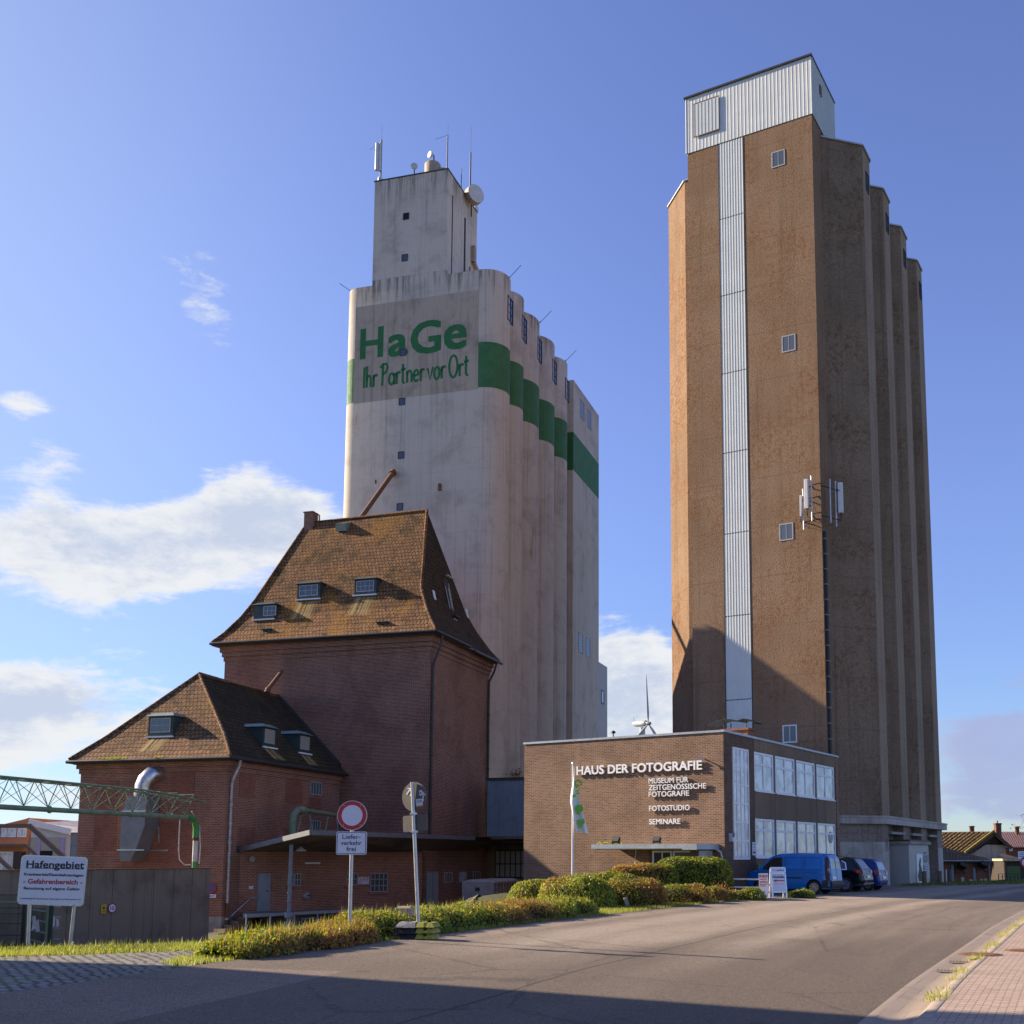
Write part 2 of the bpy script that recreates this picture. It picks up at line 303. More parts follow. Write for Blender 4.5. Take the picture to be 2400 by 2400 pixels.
def arc(cx, cz, rx, rz, a0, a1, n=10): return [(cx+rx*math.cos(R(a0+(a1-a0)*k/n)), cz+rz*math.sin(R(a0+(a1-a0)*k/n))) for k in range(n+1)]
# foliage
def leaves(mb, P, Nn, size, mats, fl=.8, asp=.6):
    n = len(P); r = rng.normal(size=(n,3)); N = Nn + fl*r; N /= np.linalg.norm(N,axis=1)[:,None]
    T = np.cross(N, rng.normal(size=(n,3))); T /= np.linalg.norm(T,axis=1)[:,None]; B = np.cross(N,T)
    L = (size*rng.uniform(.4,1.5,n))[:,None]; V = np.empty((n,4,3)); V[:,0] = P-T*L*.5; V[:,1] = P+B*L*asp*.5; V[:,2] = P+T*L*.5; V[:,3] = P-B*L*asp*.5
    o = len(mb.v); mb.v += [tuple(q) for q in V.reshape(-1,3)]; mb.f += [(o+4*i,o+4*i+1,o+4*i+2,o+4*i+3) for i in range(n)]
    mb.m += [int(k) for k in mats]; mb.sm += [False]*n
def clump(P, f=1.1, k=3, seed=0):    # patchy material choice
    s = np.sin(P[:,0]*f*2.1+seed)+np.sin(P[:,1]*f*1.7+seed*2)+np.sin(P[:,2]*f*3.1+P[:,0]*f+seed)+rng.normal(size=len(P))*.9
    return np.clip(((s+2.2)/4.4*k).astype(int),0,k-1)
def blades(mb, P, h, wd, mats, lean=.5):
    n = len(P); a = rng.uniform(0,2*math.pi,n); H = h*rng.uniform(.5,1.4,n); d = np.stack([np.cos(a),np.sin(a),np.zeros(n)],1); e = np.stack([-np.sin(a),np.cos(a),np.zeros(n)],1)
    tip = P + e*(H*lean*rng.uniform(-.2,1,n))[:,None] + np.array([0,0,1.])*H[:,None]; V = np.stack([P-d*wd/2, P+d*wd/2, tip],1)
    o = len(mb.v); mb.v += [tuple(q) for q in V.reshape(-1,3)]; mb.f += [(o+3*i,o+3*i+1,o+3*i+2) for i in range(n)]; mb.m += [int(k) for k in mats]; mb.sm += [False]*n
# ------------------------------------------------------------------ material set
brick('brick_tall', (.250,.098,.060), (.130,.054,.039), (.45,.31,.235), patch=(.5,.35))
brick('brick_low', (.345,.112,.060), (.185,.066,.041), (.46,.32,.23), patch=(.45,.4))
brick('brick_low_red', (.33,.108,.062), (.21,.072,.046), (.34,.21,.15), patch=(.4,.3), ms=.008)
brick('brick_annex', (.38,.14,.085), (.23,.088,.058), (.50,.33,.24), patch=(.45,.3))
brick('brick_museum', (.245,.145,.098), (.15,.082,.056), (.36,.265,.19), bh=.077, patch=(.45,.35), lichen=(.34,.16,.03), ms=.011)
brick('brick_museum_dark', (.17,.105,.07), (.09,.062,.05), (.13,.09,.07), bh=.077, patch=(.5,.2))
brick('brick_house', (.30,.105,.055), (.20,.07,.04), (.25,.16,.11))
tiles('roof_tall', (.29,.150,.070), (.050,.034,.015), (.33,.155,.022))
tiles('roof_low', (.31,.175,.095), (.055,.042,.020), (.25,.14,.04))
tiles('roof_tall_moss_shade', (.095,.060,.034), (.030,.026,.013), (.09,.060,.018))  # right slope: moss, and its shade darkened into the tile colours
tiles('roof_low_moss_shade', (.090,.062,.037), (.032,.028,.015), (.09,.072,.022))  # low roof's right slope: mossy, with shade painted into all its colours
tiles('roof_house', (.22,.15,.085), (.10,.07,.04), (.17,.115,.045), tw=.3, th=.36)
stucco('silo_stucco', (.295,.196,.126), (.215,.130,.076), grain=12, depth=.036, lich=(.22,.088,.030))
stucco('silo_chamfer', (.285,.205,.140), (.190,.132,.088), grain=12, depth=.03, lich=(.15,.085,.040))  # greyer variant for the chamfer faces, picked by face direction
stucco('silo_pilaster', (.36,.265,.185), (.26,.175,.115), grain=9, depth=.02)
stucco('silo_base', (.33,.27,.22), (.22,.17,.13), grain=9, depth=.02)
stucco('panel_pebble', (.27,.195,.135), (.17,.125,.088), grain=14, depth=.02)
concrete('silo_white', (.60,.52,.435), (.21,.168,.13), .38, streak=.30, fine=.36, top=[(52.9*1.036,3.5),(44.4*1.036,2.6)], rust=(.26,.11,.03), lines=1.6)
concrete('concrete_light', (.46,.41,.36), (.19,.16,.135), .55, fine=.4, lines=.9)
concrete('concrete_wall', (.25,.185,.13), (.085,.066,.042), .75, fine=.4, streak=.6)
concrete('concrete_plinth', (.34,.31,.28), (.10,.09,.08), .6)
concrete('concrete_dark', (.17,.13,.092), (.05,.042,.033), .7)
concrete('stone_marker', (.42,.33,.25), (.2,.16,.12), .5, grain=30)
basic('paint_green', (.045,.165,.055), .75, var=.28, scale=1.2, dirt=(.05,.10,.045), dirt_amt=.45)
basic('letter_green', (.016,.150,.036), .75, var=.25, scale=1.5, dirt=(.09,.17,.08), dirt_amt=.45)
basic('column_grey', (.21,.22,.235), .5, .2, .2, 3)
basic('metal_grey', (.42,.43,.44), .45, .3, .15, 2)
basic('galvanised', (.52,.53,.54), .38, .75, .22, 3, dirt=(.32,.32,.31), dirt_amt=.4)
basic('duct_metal', (.22,.215,.215), .55, .45, .25, 1.5, dirt=(.22,.2,.18), dirt_amt=.5)
basic('duct_shiny', (.62,.60,.58), .34, .95, .12, 2, dirt=(.28,.12,.05), dirt_amt=.75)
basic('cladding_white', (.58,.60,.58), .6, 0, .10, .8, dirt=(.5,.5,.47), dirt_amt=.3)
basic('cladding_blue', (.20,.255,.30), .5, .15, .12, .8, dirt=(.13,.16,.18), dirt_amt=.5)
basic('cladding_grey', (.38,.36,.335), .55, .1, .1, .8)
basic('fascia_dark', (.17,.175,.19), .6, .2, .2, 2)
basic('zinc', (.34,.38,.42), .45, .4, .2, 2, dirt=(.2,.22,.24), dirt_amt=.5)
basic('gutter_dark', (.045,.042,.04), .5, .2, .3, 3)
basic('pipe_green', (.19,.245,.145), .65, .05, .35, 2.2, dirt=(.13,.09,.05), dirt_amt=.7)
basic('fence_green', (.022,.045,.034), .55, .1, .3)
basic('gate_green', (.16,.20,.13), .6)
basic('pipe_bright_green', (.06,.25,.06), .5, .1, .2, 3, dirt=(.10,.12,.05), dirt_amt=.4)
basic('pipe_white', (.5,.47,.44), .6, 0, .3, 4, dirt=(.18,.10,.05), dirt_amt=.8)
basic('rust', (.17,.075,.035), .85, .1, .35, 5, dirt=(.30,.2,.12), dirt_amt=.4)
basic('dark_metal', (.028,.028,.03), .5, .3, .2)
basic('black_plastic', (.022,.022,.024), .55, 0, .2)
basic('dark_void', (.008,.008,.008), .9)
basic('dormer_green', (.030,.052,.048), .55, .1, .3, 2, dirt=(.07,.09,.08), dirt_amt=.5)
basic('dormer_roof_dark', (.075,.09,.09), .5, .2, .2, 2)
basic('dormer_roof', (.22,.28,.26), .5, .3, .2, 2)
basic('white_paint', (.78,.78,.78), .5, 0, .06)
basic('white_letters', (.82,.83,.84), .45, 0, .04)
basic('window_white', (.72,.71,.73), .45, 0, .08)
basic('window_grey', (.36,.36,.35), .55, 0, .2)
basic('door_grey', (.24,.285,.32), .55, .05, .15, 1.2, dirt=(.15,.17,.18), dirt_amt=.4)
basic('sign_white', (.70,.69,.78), .35, 0, .05, 2, dirt=(.6,.6,.62), dirt_amt=.3)
basic('sign_red', (.50,.012,.015), .35, 0, .05)
basic('sign_blue', (.03,.07,.28), .4)
basic('sign_yellow', (.62,.36,.015), .4)
basic('sign_text', (.025,.028,.04), .5)
basic('sign_text_red', (.42,.02,.03), .5)
basic('sign_back', (.15,.14,.12), .55, .3, .15, 4)
basic('sign_pole', (.48,.48,.48), .4, .7, .2, 4)
basic('tarmac_rubber', (.03,.03,.032), .8, 0, .3, 6, bump=.4)
basic('rubber_yellow', (.36,.34,.05), .8, 0, .35, 5, dirt=(.07,.065,.04), dirt_amt=.8, bump=.5)
basic('rubber_light', (.30,.28,.27), .85, 0, .4, 6, dirt=(.06,.06,.06), dirt_amt=.8, bump=.4)
basic('van_blue', (.004,.165,.52), .22, .05, .05, 1.5, spec=.6)
basic('van_seam', (.003,.085,.29), .4)
basic('van_blue_light', (.02,.24,.55), .28, 0, .06)
basic('suv_black', (.006,.010,.013), .22, .1, .05, spec=.5)
basic('car_blue', (.006,.035,.17), .3, .1, .05, spec=.45)
basic('tyre', (.018,.018,.018), .85, 0, .3, 9)
basic('rim', (.50,.50,.51), .3, .85, .1)
basic('lamp_red', (.45,.006,.008), .15, 0, .1)
basic('lamp_clear', (.7,.6,.55), .12, 0, .1)
basic('chrome', (.75,.76,.78), .15, 1, .05)
basic('container_grey', (.30,.265,.245), .7, .1, .22, 1.5, dirt=(.16,.10,.07), dirt_amt=.6)
basic('steel_bright', (.62,.63,.64), .3, .9, .12)
basic('tile_orange', (.50,.20,.075), .7, 0, .1, .6)
basic('metal_roof_pale', (.55,.49,.46), .55, .1, .2, .8, dirt=(.30,.2,.16), dirt_amt=.5)
basic('beige', (.55,.47,.30), .7)
basic('garage_green', (.10,.16,.05), .7)
basic('wood_dark', (.055,.04,.03), .8, 0, .3, 3)
basic('hall_pale', (.60,.58,.60), .55, 0, .1, .8)
basic('moss_edge', (.24,.19,.045), .95, 0, .4, 5)
basic('flag_white', (.78,.78,.78), .8, 0, .05)
basic('flag_green', (.16,.5,.03), .8, 0, .05)
basic('graffiti_blue', (.012,.10,.26), .6)
basic('graffiti_black', (.02,.02,.025), .7)
basic('poster_dark', (.10,.085,.07), .8, 0, .6, 9)
basic('lilac', (.40,.33,.62), .6)
basic('bark', (.10,.07,.05), .9, 0, .3, 8)
basic('dish_white', (.55,.53,.51), .6)
basic('antenna_white', (.58,.57,.55), .4)
basic('vent_beige', (.36,.28,.20), .7, 0, .25, 3)
basic('boom_grey', (.15,.12,.10), .7, .2, .2)
basic('kerb_stone', (.36,.29,.23), .85, 0, .3, 3, dirt=(.2,.15,.1), dirt_amt=.5)
basic('turbine_white', (.40,.41,.43), .45)
basic('turbine_dark', (.12,.12,.13), .5)
basic('dry_plant', (.30,.2,.11), .9)
glass('glass_dark'); glass('glass_blue', (.10,.14,.17), .06); glass('glass_blinds', (.6,.6,.6), .08, blinds=(.58,.64,.68)); glass('glass_old', (.09,.10,.10), .18)
glass('glass_car', (.012,.016,.018), .02); glass('glass_panel', (.34,.31,.25), .3); glass('glass_greenish', (.16,.22,.22), .1); glass('glass_screen', (.22,.25,.26), .12)
leaf('leaf_green', (0.114,0.162,0.023), (0.218,0.266,0.034)); leaf('leaf_yellow', (.26,.27,.04), (.42,.39,.052)); leaf('leaf_brown', (.23,.098,.040), (.34,.165,.062)); leaf('leaf_dark', (0.045,0.063,0.015), (0.083,0.099,0.021))
leaf('grass_green', (0.17, 0.21, 0.03), (0.32, 0.34, 0.05)); leaf('grass_dry', (0.42, 0.36, 0.13), (0.5, 0.42, 0.16)); leaf('grass_dark', (0.072,0.096,0.019), (0.120,0.144,0.026)); leaf('leaf_autumn', (.30,.16,.05), (.40,.25,.08))
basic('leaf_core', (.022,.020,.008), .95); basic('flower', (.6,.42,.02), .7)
# ------------------------------------------------------------------ ground, road, paving
XL = [(-10,-11),(0,-10.3),(8,-9.2),(12,-8.2),(13.9,-7.45),(16,-6.75),(17.5,-6.4),(22.9,-4.2),(27,-2.5),(31,-.77),(34.6,1.0),(38.4,2.9),(42.3,4.8),(45,6.4),(52,11),(60,15.5),(66,19.2),(80,29.5),(100,48),(130,80)]
XR = [(-10,-6.2),(0,-2.3),(5,-.5),(10,1.55),(14.77,3.54),(18.5,5.1),(22.76,7.0),(31.5,10.93),(40.9,15.5),(50,21),(60,28),(70,36),(80,46),(100,68),(130,105)]
def itp(T, y):
    for (a,p),(b,q) in zip(T,T[1:]):
        if y <= b: k = max(0,(y-a)/(b-a)); return p+(q-p)*k
    return T[-1][1]
def smo(T, y): return (itp(T,y-1.5)+itp(T,y-.75)+itp(T,y)+itp(T,y+.75)+itp(T,y+1.5))/5
xl = lambda y: smo(XL,y); xr = lambda y: smo(XR,y)
def sst(a,b,v): v = min(1,max(0,(v-a)/(b-a))); return v*v*(3-2*v)
zg = lambda y: -.35+.15*sst(24,46,y)
def zroad(x,y):
    a,b = xl(y),xr(y); return zg(y)*min(1,max(0,(x-a)/(b-a)))
def segd(x,y,ax,ay,bx,by):
    dx,dy = bx-ax,by-ay; k = min(1,max(0,((x-ax)*dx+(y-ay)*dy)/(dx*dx+dy*dy))); return math.hypot(x-ax-k*dx,y-ay-k*dy)
def zground(x,y):
    a,b = xl(y),xr(y)
    if x >= a: return zroad(x,y) if x <= b else zg(y)+.1
    d2 = -(x+10.2)*.377+(y-19)*.926
    z = -2.2*min(min(1,max(0,(a-x-2.4)/23)),min(1,max(0,(d2-1.7)/25)))
    if y > 30:
        d = segd(x,y,-2.2,52,6.5,47); z *= sst(3.0,6.5,d)
    return z
# materials of the ground
m,t,b = newmat('asphalt'); uv = t.n('ShaderNodeTexCoord').outputs['UV']; oc = t.n('ShaderNodeTexCoord').outputs['Object']; u,v,_ = t.xyz(uv)[:3]
g = t.math('ADD',t.math('MULTIPLY',t.noise(oc,85,3,.7),.55),t.math('ADD',t.math('MULTIPLY',t.noise(oc,34,3,.75),.33),t.math('MULTIPLY',t.noise(oc,13,4,.75),.12))); c = t.mix(t.step(g,.40,.62),(.058,.045,.034),(.250,.192,.143))
wob = t.math('ADD',u,t.math('MULTIPLY',t.math('SUBTRACT',t.noise(oc,.35,4),.5),1.1))
def band(c0,wd): q = t.math('DIVIDE',t.math('SUBTRACT',wob,c0),wd); return t.math('EXPONENT',t.math('MULTIPLY',t.math('MULTIPLY',q,q),-1))
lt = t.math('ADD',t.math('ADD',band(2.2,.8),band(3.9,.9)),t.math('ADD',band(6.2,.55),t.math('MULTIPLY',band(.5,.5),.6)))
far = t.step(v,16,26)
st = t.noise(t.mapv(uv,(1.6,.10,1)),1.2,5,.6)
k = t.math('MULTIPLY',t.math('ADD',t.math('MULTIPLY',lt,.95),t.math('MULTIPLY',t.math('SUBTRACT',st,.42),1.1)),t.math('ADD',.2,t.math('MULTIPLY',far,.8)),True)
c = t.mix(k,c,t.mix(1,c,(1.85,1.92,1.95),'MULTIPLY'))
c = t.mix(t.math('MULTIPLY',t.step(t.noise(oc,.22,6,.6,.4),.5,.66),.35),c,t.mix(1,c,(.62,.6,.58),'MULTIPLY'))
sm = t.math('ABSOLUTE',t.math('SUBTRACT',t.math('ADD',u,t.math('MULTIPLY',t.math('SUBTRACT',t.noise(oc,.5,5,.7),.5),.10)),5.05)); c = t.mix(t.math('MULTIPLY',t.math('SUBTRACT',1,t.step(sm,.012,.035)),.7),c,(.035,.028,.024))
pv = t.math('ABSOLUTE',t.math('SUBTRACT',t.math('ADD',v,t.math('MULTIPLY',u,-.22)),28.5)); c = t.mix(t.math('MULTIPLY',t.math('SUBTRACT',1,t.step(pv,.012,.04)),.55),c,(.035,.028,.024))
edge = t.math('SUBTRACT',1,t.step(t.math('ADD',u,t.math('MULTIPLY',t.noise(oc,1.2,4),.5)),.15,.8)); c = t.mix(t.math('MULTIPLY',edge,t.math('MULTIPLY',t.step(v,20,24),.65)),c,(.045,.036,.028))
vo = t.n('ShaderNodeTexVoronoi',feature='F1'); t.set(vo.inputs['Vector'],t.mapv(oc,(.55,.55,1))); vo.inputs['Scale'].default_value=1; c = t.mix(t.math('MULTIPLY',t.math('SUBTRACT',1,t.step(t.math('ADD',vo.outputs['Distance'],t.math('MULTIPLY',t.noise(oc,3,4),.18)),.10,.20)),.45),c,(.045,.036,.03))
cr = t.n('ShaderNodeTexVoronoi',feature='DISTANCE_TO_EDGE'); t.set(cr.inputs['Vector'],t.mapv(oc,(.16,.16,1))); cr.inputs['Scale'].default_value=1; dv = t.math('ADD',cr.outputs['Distance'],t.math('MULTIPLY',t.math('SUBTRACT',t.noise(oc,1.5,6,.7),.5),.05)); c = t.mix(t.math('MULTIPLY',t.math('SUBTRACT',1,t.step(t.math('ABSOLUTE',dv),.002,.006)),.35),c,(.04,.032,.027))
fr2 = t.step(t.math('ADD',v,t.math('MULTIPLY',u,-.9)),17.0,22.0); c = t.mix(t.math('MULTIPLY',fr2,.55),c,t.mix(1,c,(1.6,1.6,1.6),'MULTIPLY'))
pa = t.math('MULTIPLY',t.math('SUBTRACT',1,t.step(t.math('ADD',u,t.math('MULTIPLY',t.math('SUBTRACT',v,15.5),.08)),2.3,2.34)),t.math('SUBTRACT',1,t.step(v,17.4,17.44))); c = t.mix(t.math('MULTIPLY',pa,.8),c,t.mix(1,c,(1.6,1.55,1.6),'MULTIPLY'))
t.set(b.inputs['Base Color'],c); b.inputs['Roughness'].default_value=.82; b.inputs['Specular IOR Level'].default_value=.35
t.set(b.inputs['Normal'],bumpn(t,t.math('ADD',g,t.noise(oc,210,2)),.9,.010))
def pavers(name,c1,c2,mo,bw,bh,ms,dist=0,bd=.012):
    m,t,b = newmat(name); tc = t.n('ShaderNodeTexCoord'); uv = tc.outputs['UV']; oc = tc.outputs['Object']
    if dist:
        nn = t.n('ShaderNodeTexNoise'); t.set(nn.inputs['Vector'],oc); nn.inputs['Scale'].default_value = 2.2
        sc = t.n('ShaderNodeVectorMath',operation='SCALE'); t.set(sc.inputs[0],nn.outputs[1]); sc.inputs['Scale'].default_value = dist
        ad = t.n('ShaderNodeVectorMath',operation='ADD'); t.set(ad.inputs[0],uv); t.set(ad.inputs[1],sc.outputs[0]); uv = ad.outputs[0]
    br = t.n('ShaderNodeTexBrick',offset=.5); t.set(br.inputs['Vector'],uv); br.inputs['Scale'].default_value=1
    br.inputs['Color1'].default_value=(*c1,1); br.inputs['Color2'].default_value=(*c2,1); br.inputs['Mortar'].default_value=(*mo,1); br.inputs['Mortar Size'].default_value=ms; br.inputs['Mortar Smooth'].default_value=.35
    br.inputs['Brick Width'].default_value=bw; br.inputs['Row Height'].default_value=bh
    c = t.mix(t.math('MULTIPLY',t.step(t.noise(oc,.9,6,.65),.45,.7),.45),br.outputs[0],t.mix(1,br.outputs[0],(.6,.58,.54),'MULTIPLY'))
    c = t.mix(t.math('MULTIPLY',br.outputs[1],t.math('MULTIPLY',t.step(t.noise(oc,1.3,4),.5,.62),.9)),c,(.10,.12,.02))
    t.set(b.inputs['Base Color'],c); b.inputs['Roughness'].default_value=.8
    t.set(b.inputs['Normal'],bumpn(t,t.math('ADD',t.math('MULTIPLY',br.outputs[1],-1),t.math('MULTIPLY',t.noise(oc,40,4),.4)),1,bd))
pavers('pavers',(.50,.365,.285),(.40,.29,.225),(.13,.10,.07),.205,.105,.008)
pavers('cobbles',(.42,.37,.34),(.27,.24,.225),(.04,.038,.02),.20,.155,.034,.18,.06)
pavers('gutter_stone',(.33,.26,.20),(.30,.235,.18),(.24,.18,.13),.30,1.0,.004)
m,t,b = newmat('soil'); oc = t.n('ShaderNodeTexCoord').outputs['Object']
t.set(b.inputs['Base Color'],t.mix(t.noise(oc,1.4,8,.7),(.035,.04,.012),(.085,.085,.025))); b.inputs['Roughness'].default_value=.95; t.set(b.inputs['Normal'],bumpn(t,t.noise(oc,14,5,.7),1,.05))
m,t,b = newmat('yard'); oc = t.n('ShaderNodeTexCoord').outputs['Object']
t.set(b.inputs['Base Color'],t.mix(t.noise(oc,.8,8,.7),(.08,.07,.06),(.15,.13,.11))); b.inputs['Roughness'].default_value=.9
def frange(a,b,n): return [a+(b-a)*i/n for i in range(n+1)]
# ground sheet
ys = frange(-60,0,12)+frange(1,110,109)[0:]+[130,180,300,600,1500,3500]; xs = [-3000,-1200,-500,-200,-100,-70]+frange(-60,60,80)+[75,100,150,300,900,3000]
g_ = MB(); nx = len(xs)
g_.add([(x,y,zground(x,min(y,110))-(.012 if x < xl(min(y,110))-1.0 else (.09 if x < xr(min(y,110))-1.6 else .5))) for y in ys for x in xs],[(j*nx+i,j*nx+i+1,(j+1)*nx+i+1,(j+1)*nx+i) for j in range(len(ys)-1) for i in range(nx-1)],0,True)
struct('ground',g_,'soil',fixn=False)
def sheet(name,rows,mat,uvf=None,smooth=True):
    mb = MB(); n = len(rows[0]); mb.add([p for r in rows for p in r],[(j*n+i,j*n+i+1,(j+1)*n+i+1,(j+1)*n+i) for j in range(len(rows)-1) for i in range(n-1)],0,smooth)
    o = struct(name,mb,mat,fixn=False)
    if uvf:
        me = o.data; L = me.uv_layers[0].data
        flat = [uvf(j,i) for j in range(len(rows)) for i in range(n)]
        for l in me.loops: L[l.index].uv = flat[l.vertex_index]
    return o
yr = frange(-8,100,216); NT_ = 18
alen = [0.0]
for a_,b_ in zip(yr,yr[1:]): alen.append(alen[-1]+math.hypot(b_-a_,xr(b_)-xr(a_)))
a13 = alen[min(range(len(yr)),key=lambda i: abs(yr[i]-13))]
rows = [[(xl(y)+(xr(y)-xl(y))*k/NT_,y,zroad(xl(y)+(xr(y)-xl(y))*k/NT_,y)+.004) for k in range(NT_+1)] for y in yr]
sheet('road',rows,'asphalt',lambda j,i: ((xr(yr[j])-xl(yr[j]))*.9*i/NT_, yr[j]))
# gutter channel, flush edging, low kerb and paved footway on the right
nrm = lambda y: Vector((1,-(xr(y+.5)-xr(y-.5)),0)).normalized()
def off(y,d,z): n = nrm(y); return (xr(y)+n.x*d,y+n.y*d,zg(y)+z)
sheet('gutter',[[off(y,-.02,.010),off(y,.10,.012),off(y,.24,-.02),off(y,.40,-.02),off(y,.56,.02),off(y,.62,.03)] for y in yr],'gutter_stone',lambda j,i:([0,.14,.28,.44,.6,.66][i],alen[j]))
kr = sheet('kerb',[[off(y,.62,.0),off(y,.62,.034),off(y,.70,.10),off(y,.82,.112),off(y,.84,.10)] for y in yr],'kerb_stone')
pw = frange(.84,7.5,12)
sheet('footway',[[off(y,d,.106) for d in pw] for y in yr],'pavers',lambda j,i:(pw[i],alen[j]))
# asphalt forecourt where the cars are parked
fc = [(6.9,45.4),(6.15,47.6),(6.3,50.6),(13.9,63.0),(16.9,66.0),(18.0,64.9),(21,67.5),(24,69.5),(30,75.5),(31,79),(27,77),(19.5,66.5),(14,58.2)]
mbf = MB(); mbf.poly([(x,y,.0) for x,y in [(6.55,45.2),(5.9,47.8),(6.2,50.9),(13.9,63.0),(16.6,66.3),(19.0,65.0),(15.5,59.6),(11.2,52),(8.6,48.4)]]); struct('forecourt',mbf,'asphalt',fixn=False)
# cobbled side road on the left
cob = [(-40,6),(-40,8.5),(-20,15.0),(-10.2,19.0),(-8.9,19.45),(-7.8,20.1),(-6.6,20.6),(-5.9,20.2),(-6.1,19.4),(xl(18.3)-.3,18.3),(xl(17.4)+.02,17.4),(xl(16.4)+.02,16.4),(xl(15)+.02,15),(xl(13.9)+.02,13.9),(xl(12)+.02,12),(xl(8)+.02,8),(xl(5)+.02,5)]
mbc = MB(); mbc.poly([(x,y,.004) for x,y in cob]); oc_ = struct('cobbles',mbc,'cobbles',fixn=False)
mby = MB(); mby.add([(x,y,zground(x,y)+.01) for y in frange(46,76,15) for x in frange(-22,-5.6,10)],[(j*11+i,j*11+i+1,(j+1)*11+i+1,(j+1)*11+i) for j in range(15) for i in range(10)]); struct('yard',mby,'yard',fixn=False)
# grass
def scatter(poly,n):
    P = np.array(poly); lo,hi = P.min(0),P.max(0); out = np.empty((0,2))
    while len(out) < n:
        q = rng.uniform(lo,hi,(n*2,2)); ins = np.zeros(len(q),bool); j = len(P)-1
        for i in range(len(P)):
            c_ = ((P[i,1]>q[:,1])!=(P[j,1]>q[:,1]))&(q[:,0]<(P[j,0]-P[i,0])*(q[:,1]-P[i,1])/(P[j,1]-P[i,1]+1e-12)+P[i,0]); ins ^= c_; j = i
        out = np.vstack([out,q[ins]])
    return out[:n]
def grass(name,poly,n,h,wd,dry=.12,dark=0,lean=.6):
    q = scatter(poly,n); P = np.array([(x,y,zground(x,y)-.01) for x,y in q]); k = clump(P,.9,3,2); mats = np.where(rng.random(n)<dry,1,np.where(k==0,2,0)) if not dark else np.where(rng.random(n)<dry,1,2)
    mb = MB(); blades(mb,P,h,wd,mats,lean); return struct(name,mb,['grass_green','grass_dry','grass_dark'],kind='stuff',uv=False,fixn=False)
grass('grass_strip',[(-22,14.4),(-10.2,19.15),(-8.9,19.6),(-7.8,20.25),(-6.5,20.7),(-5.4,21.9),(-6.5,22.8),(-9,21.7),(-12,20.8),(-24,16)],42000,.065,.013,.2)
grass('grass_slope',[(-24,16),(-12,20.8),(-6.5,22.8),(-4.5,28),(-14,46),(-22,43),(-30,30)],14000,.16,.03,.15,1)
vg = [(xl(y)-.02,y) for y in frange(17.2,45,40)]+[(xl(y)-2.6,y) for y in frange(44,24,20)]+[(-7.0,20.3),(-7.0,18)]
grass('grass_verge',vg,34000,.085,.016,.2)
grass('grass_forecourt',[(17.4,65.2),(19.2,65.4),(22,67.6),(26,70.5),(31,75.5),(33,80),(28,78),(22,71.5),(18.4,67.6)],6000,.14,.03,.1,1)
wl = [(xr(y)+nrm(y).x*.66,y) for y in frange(14.6,36,30)]+[(xr(y)+nrm(y).x*.98,y) for y in frange(36,14.6,30)]
q = scatter(wl,2600); q = q[(np.sin(q[:,1]*2.1)+np.sin(q[:,1]*5.3+1)+rng.normal(size=len(q))*.35)>.5]
mbw = MB(); blades(mbw,np.array([(x,y,zg(y)+.09) for x,y in q]),.10,.014,rng.integers(0,2,len(q)),1.6); struct('gutter_weeds',mbw,['grass_green','grass_dry'],kind='stuff',uv=False,fixn=False)
for i,(px,py,sc_) in enumerate([(2298,2238,1.0),(2396,2229,.8)]):
    p = atz(px,py,zg(22)+.1); mb = MB(); r_ = .42*sc_
    mb.lathe([(0,.012),(r_*.9,.012),(r_*.92,.006),(r_,.010),(r_+.02,0)],(0,0,.006),n=32)
    for k in range(-4,5):
        for l in range(-4,5):
            if math.hypot(k,l) < 4.2: mb.box(k*r_*.19-.03,k*r_*.19+.03,l*r_*.19-.03,l*r_*.19+.03,.012,.026)
    tag(mb.build('manhole_cover','rust',loc=p),['round rusty manhole cover beside the weeds at the footway edge','round manhole cover at the right edge of the photo'][i],'manhole cover','manhole covers in the footway')
for i,py in enumerate([2243,2262]):
    y_ = [22.0,20.3][i]; p = Vector(off(y_,.32,.0)); mb = MB()
    mb.box(-.2,.2,-.14,.14,-.004,.016)
    for k in range(6): mb.box(-.17+k*.06,-.14+k*.06,-.11,.11,.016,.022,1)
    tag(mb.build('gutter_grate',['kerb_stone','concrete_dark'],loc=p,rz=-R(24)),['rusty iron drain grate in the gutter beside the large manhole cover','iron drain grate in the gutter nearer the camera'][i],'drain grate','drain grates in the gutter')
RZ90 = Matrix.Rotation(R(90),4,'Z')
def MT(x,y,z,side=False): return Matrix.Translation((x,y,z)) @ (RZ90 if side else Matrix.Identity(4))
def window(parent,M,wd,ht,cols=1,rows=1,fr='window_white',gl='glass_dark',fw=.06,pr=.04,bar=.04,name='window',label=None,crow=None):
    f = MB(); f.box(0,wd,-pr,.02,0,fw); f.box(0,wd,-pr,.02,ht-fw,ht); f.box(0,fw,-pr,.02,fw,ht-fw); f.box(wd-fw,wd,-pr,.02,fw,ht-fw)
    for i in range(1,cols): x = wd*i/cols; f.box(x-bar/2,x+bar/2,-pr*.8,.02,fw,ht-fw)
    hs = crow if crow else [ht*i/rows for i in range(1,rows)]
    for z in hs: f.box(fw,wd-fw,-pr*.75,.02,z-bar/2,z+bar/2)
    o = f.xform(M).build(name,fr,parent,label)
    g = MB(); g.box(fw,wd-fw,-pr*.35,.01,fw,ht-fw); g.xform(M).build('pane',gl,o)
    return o
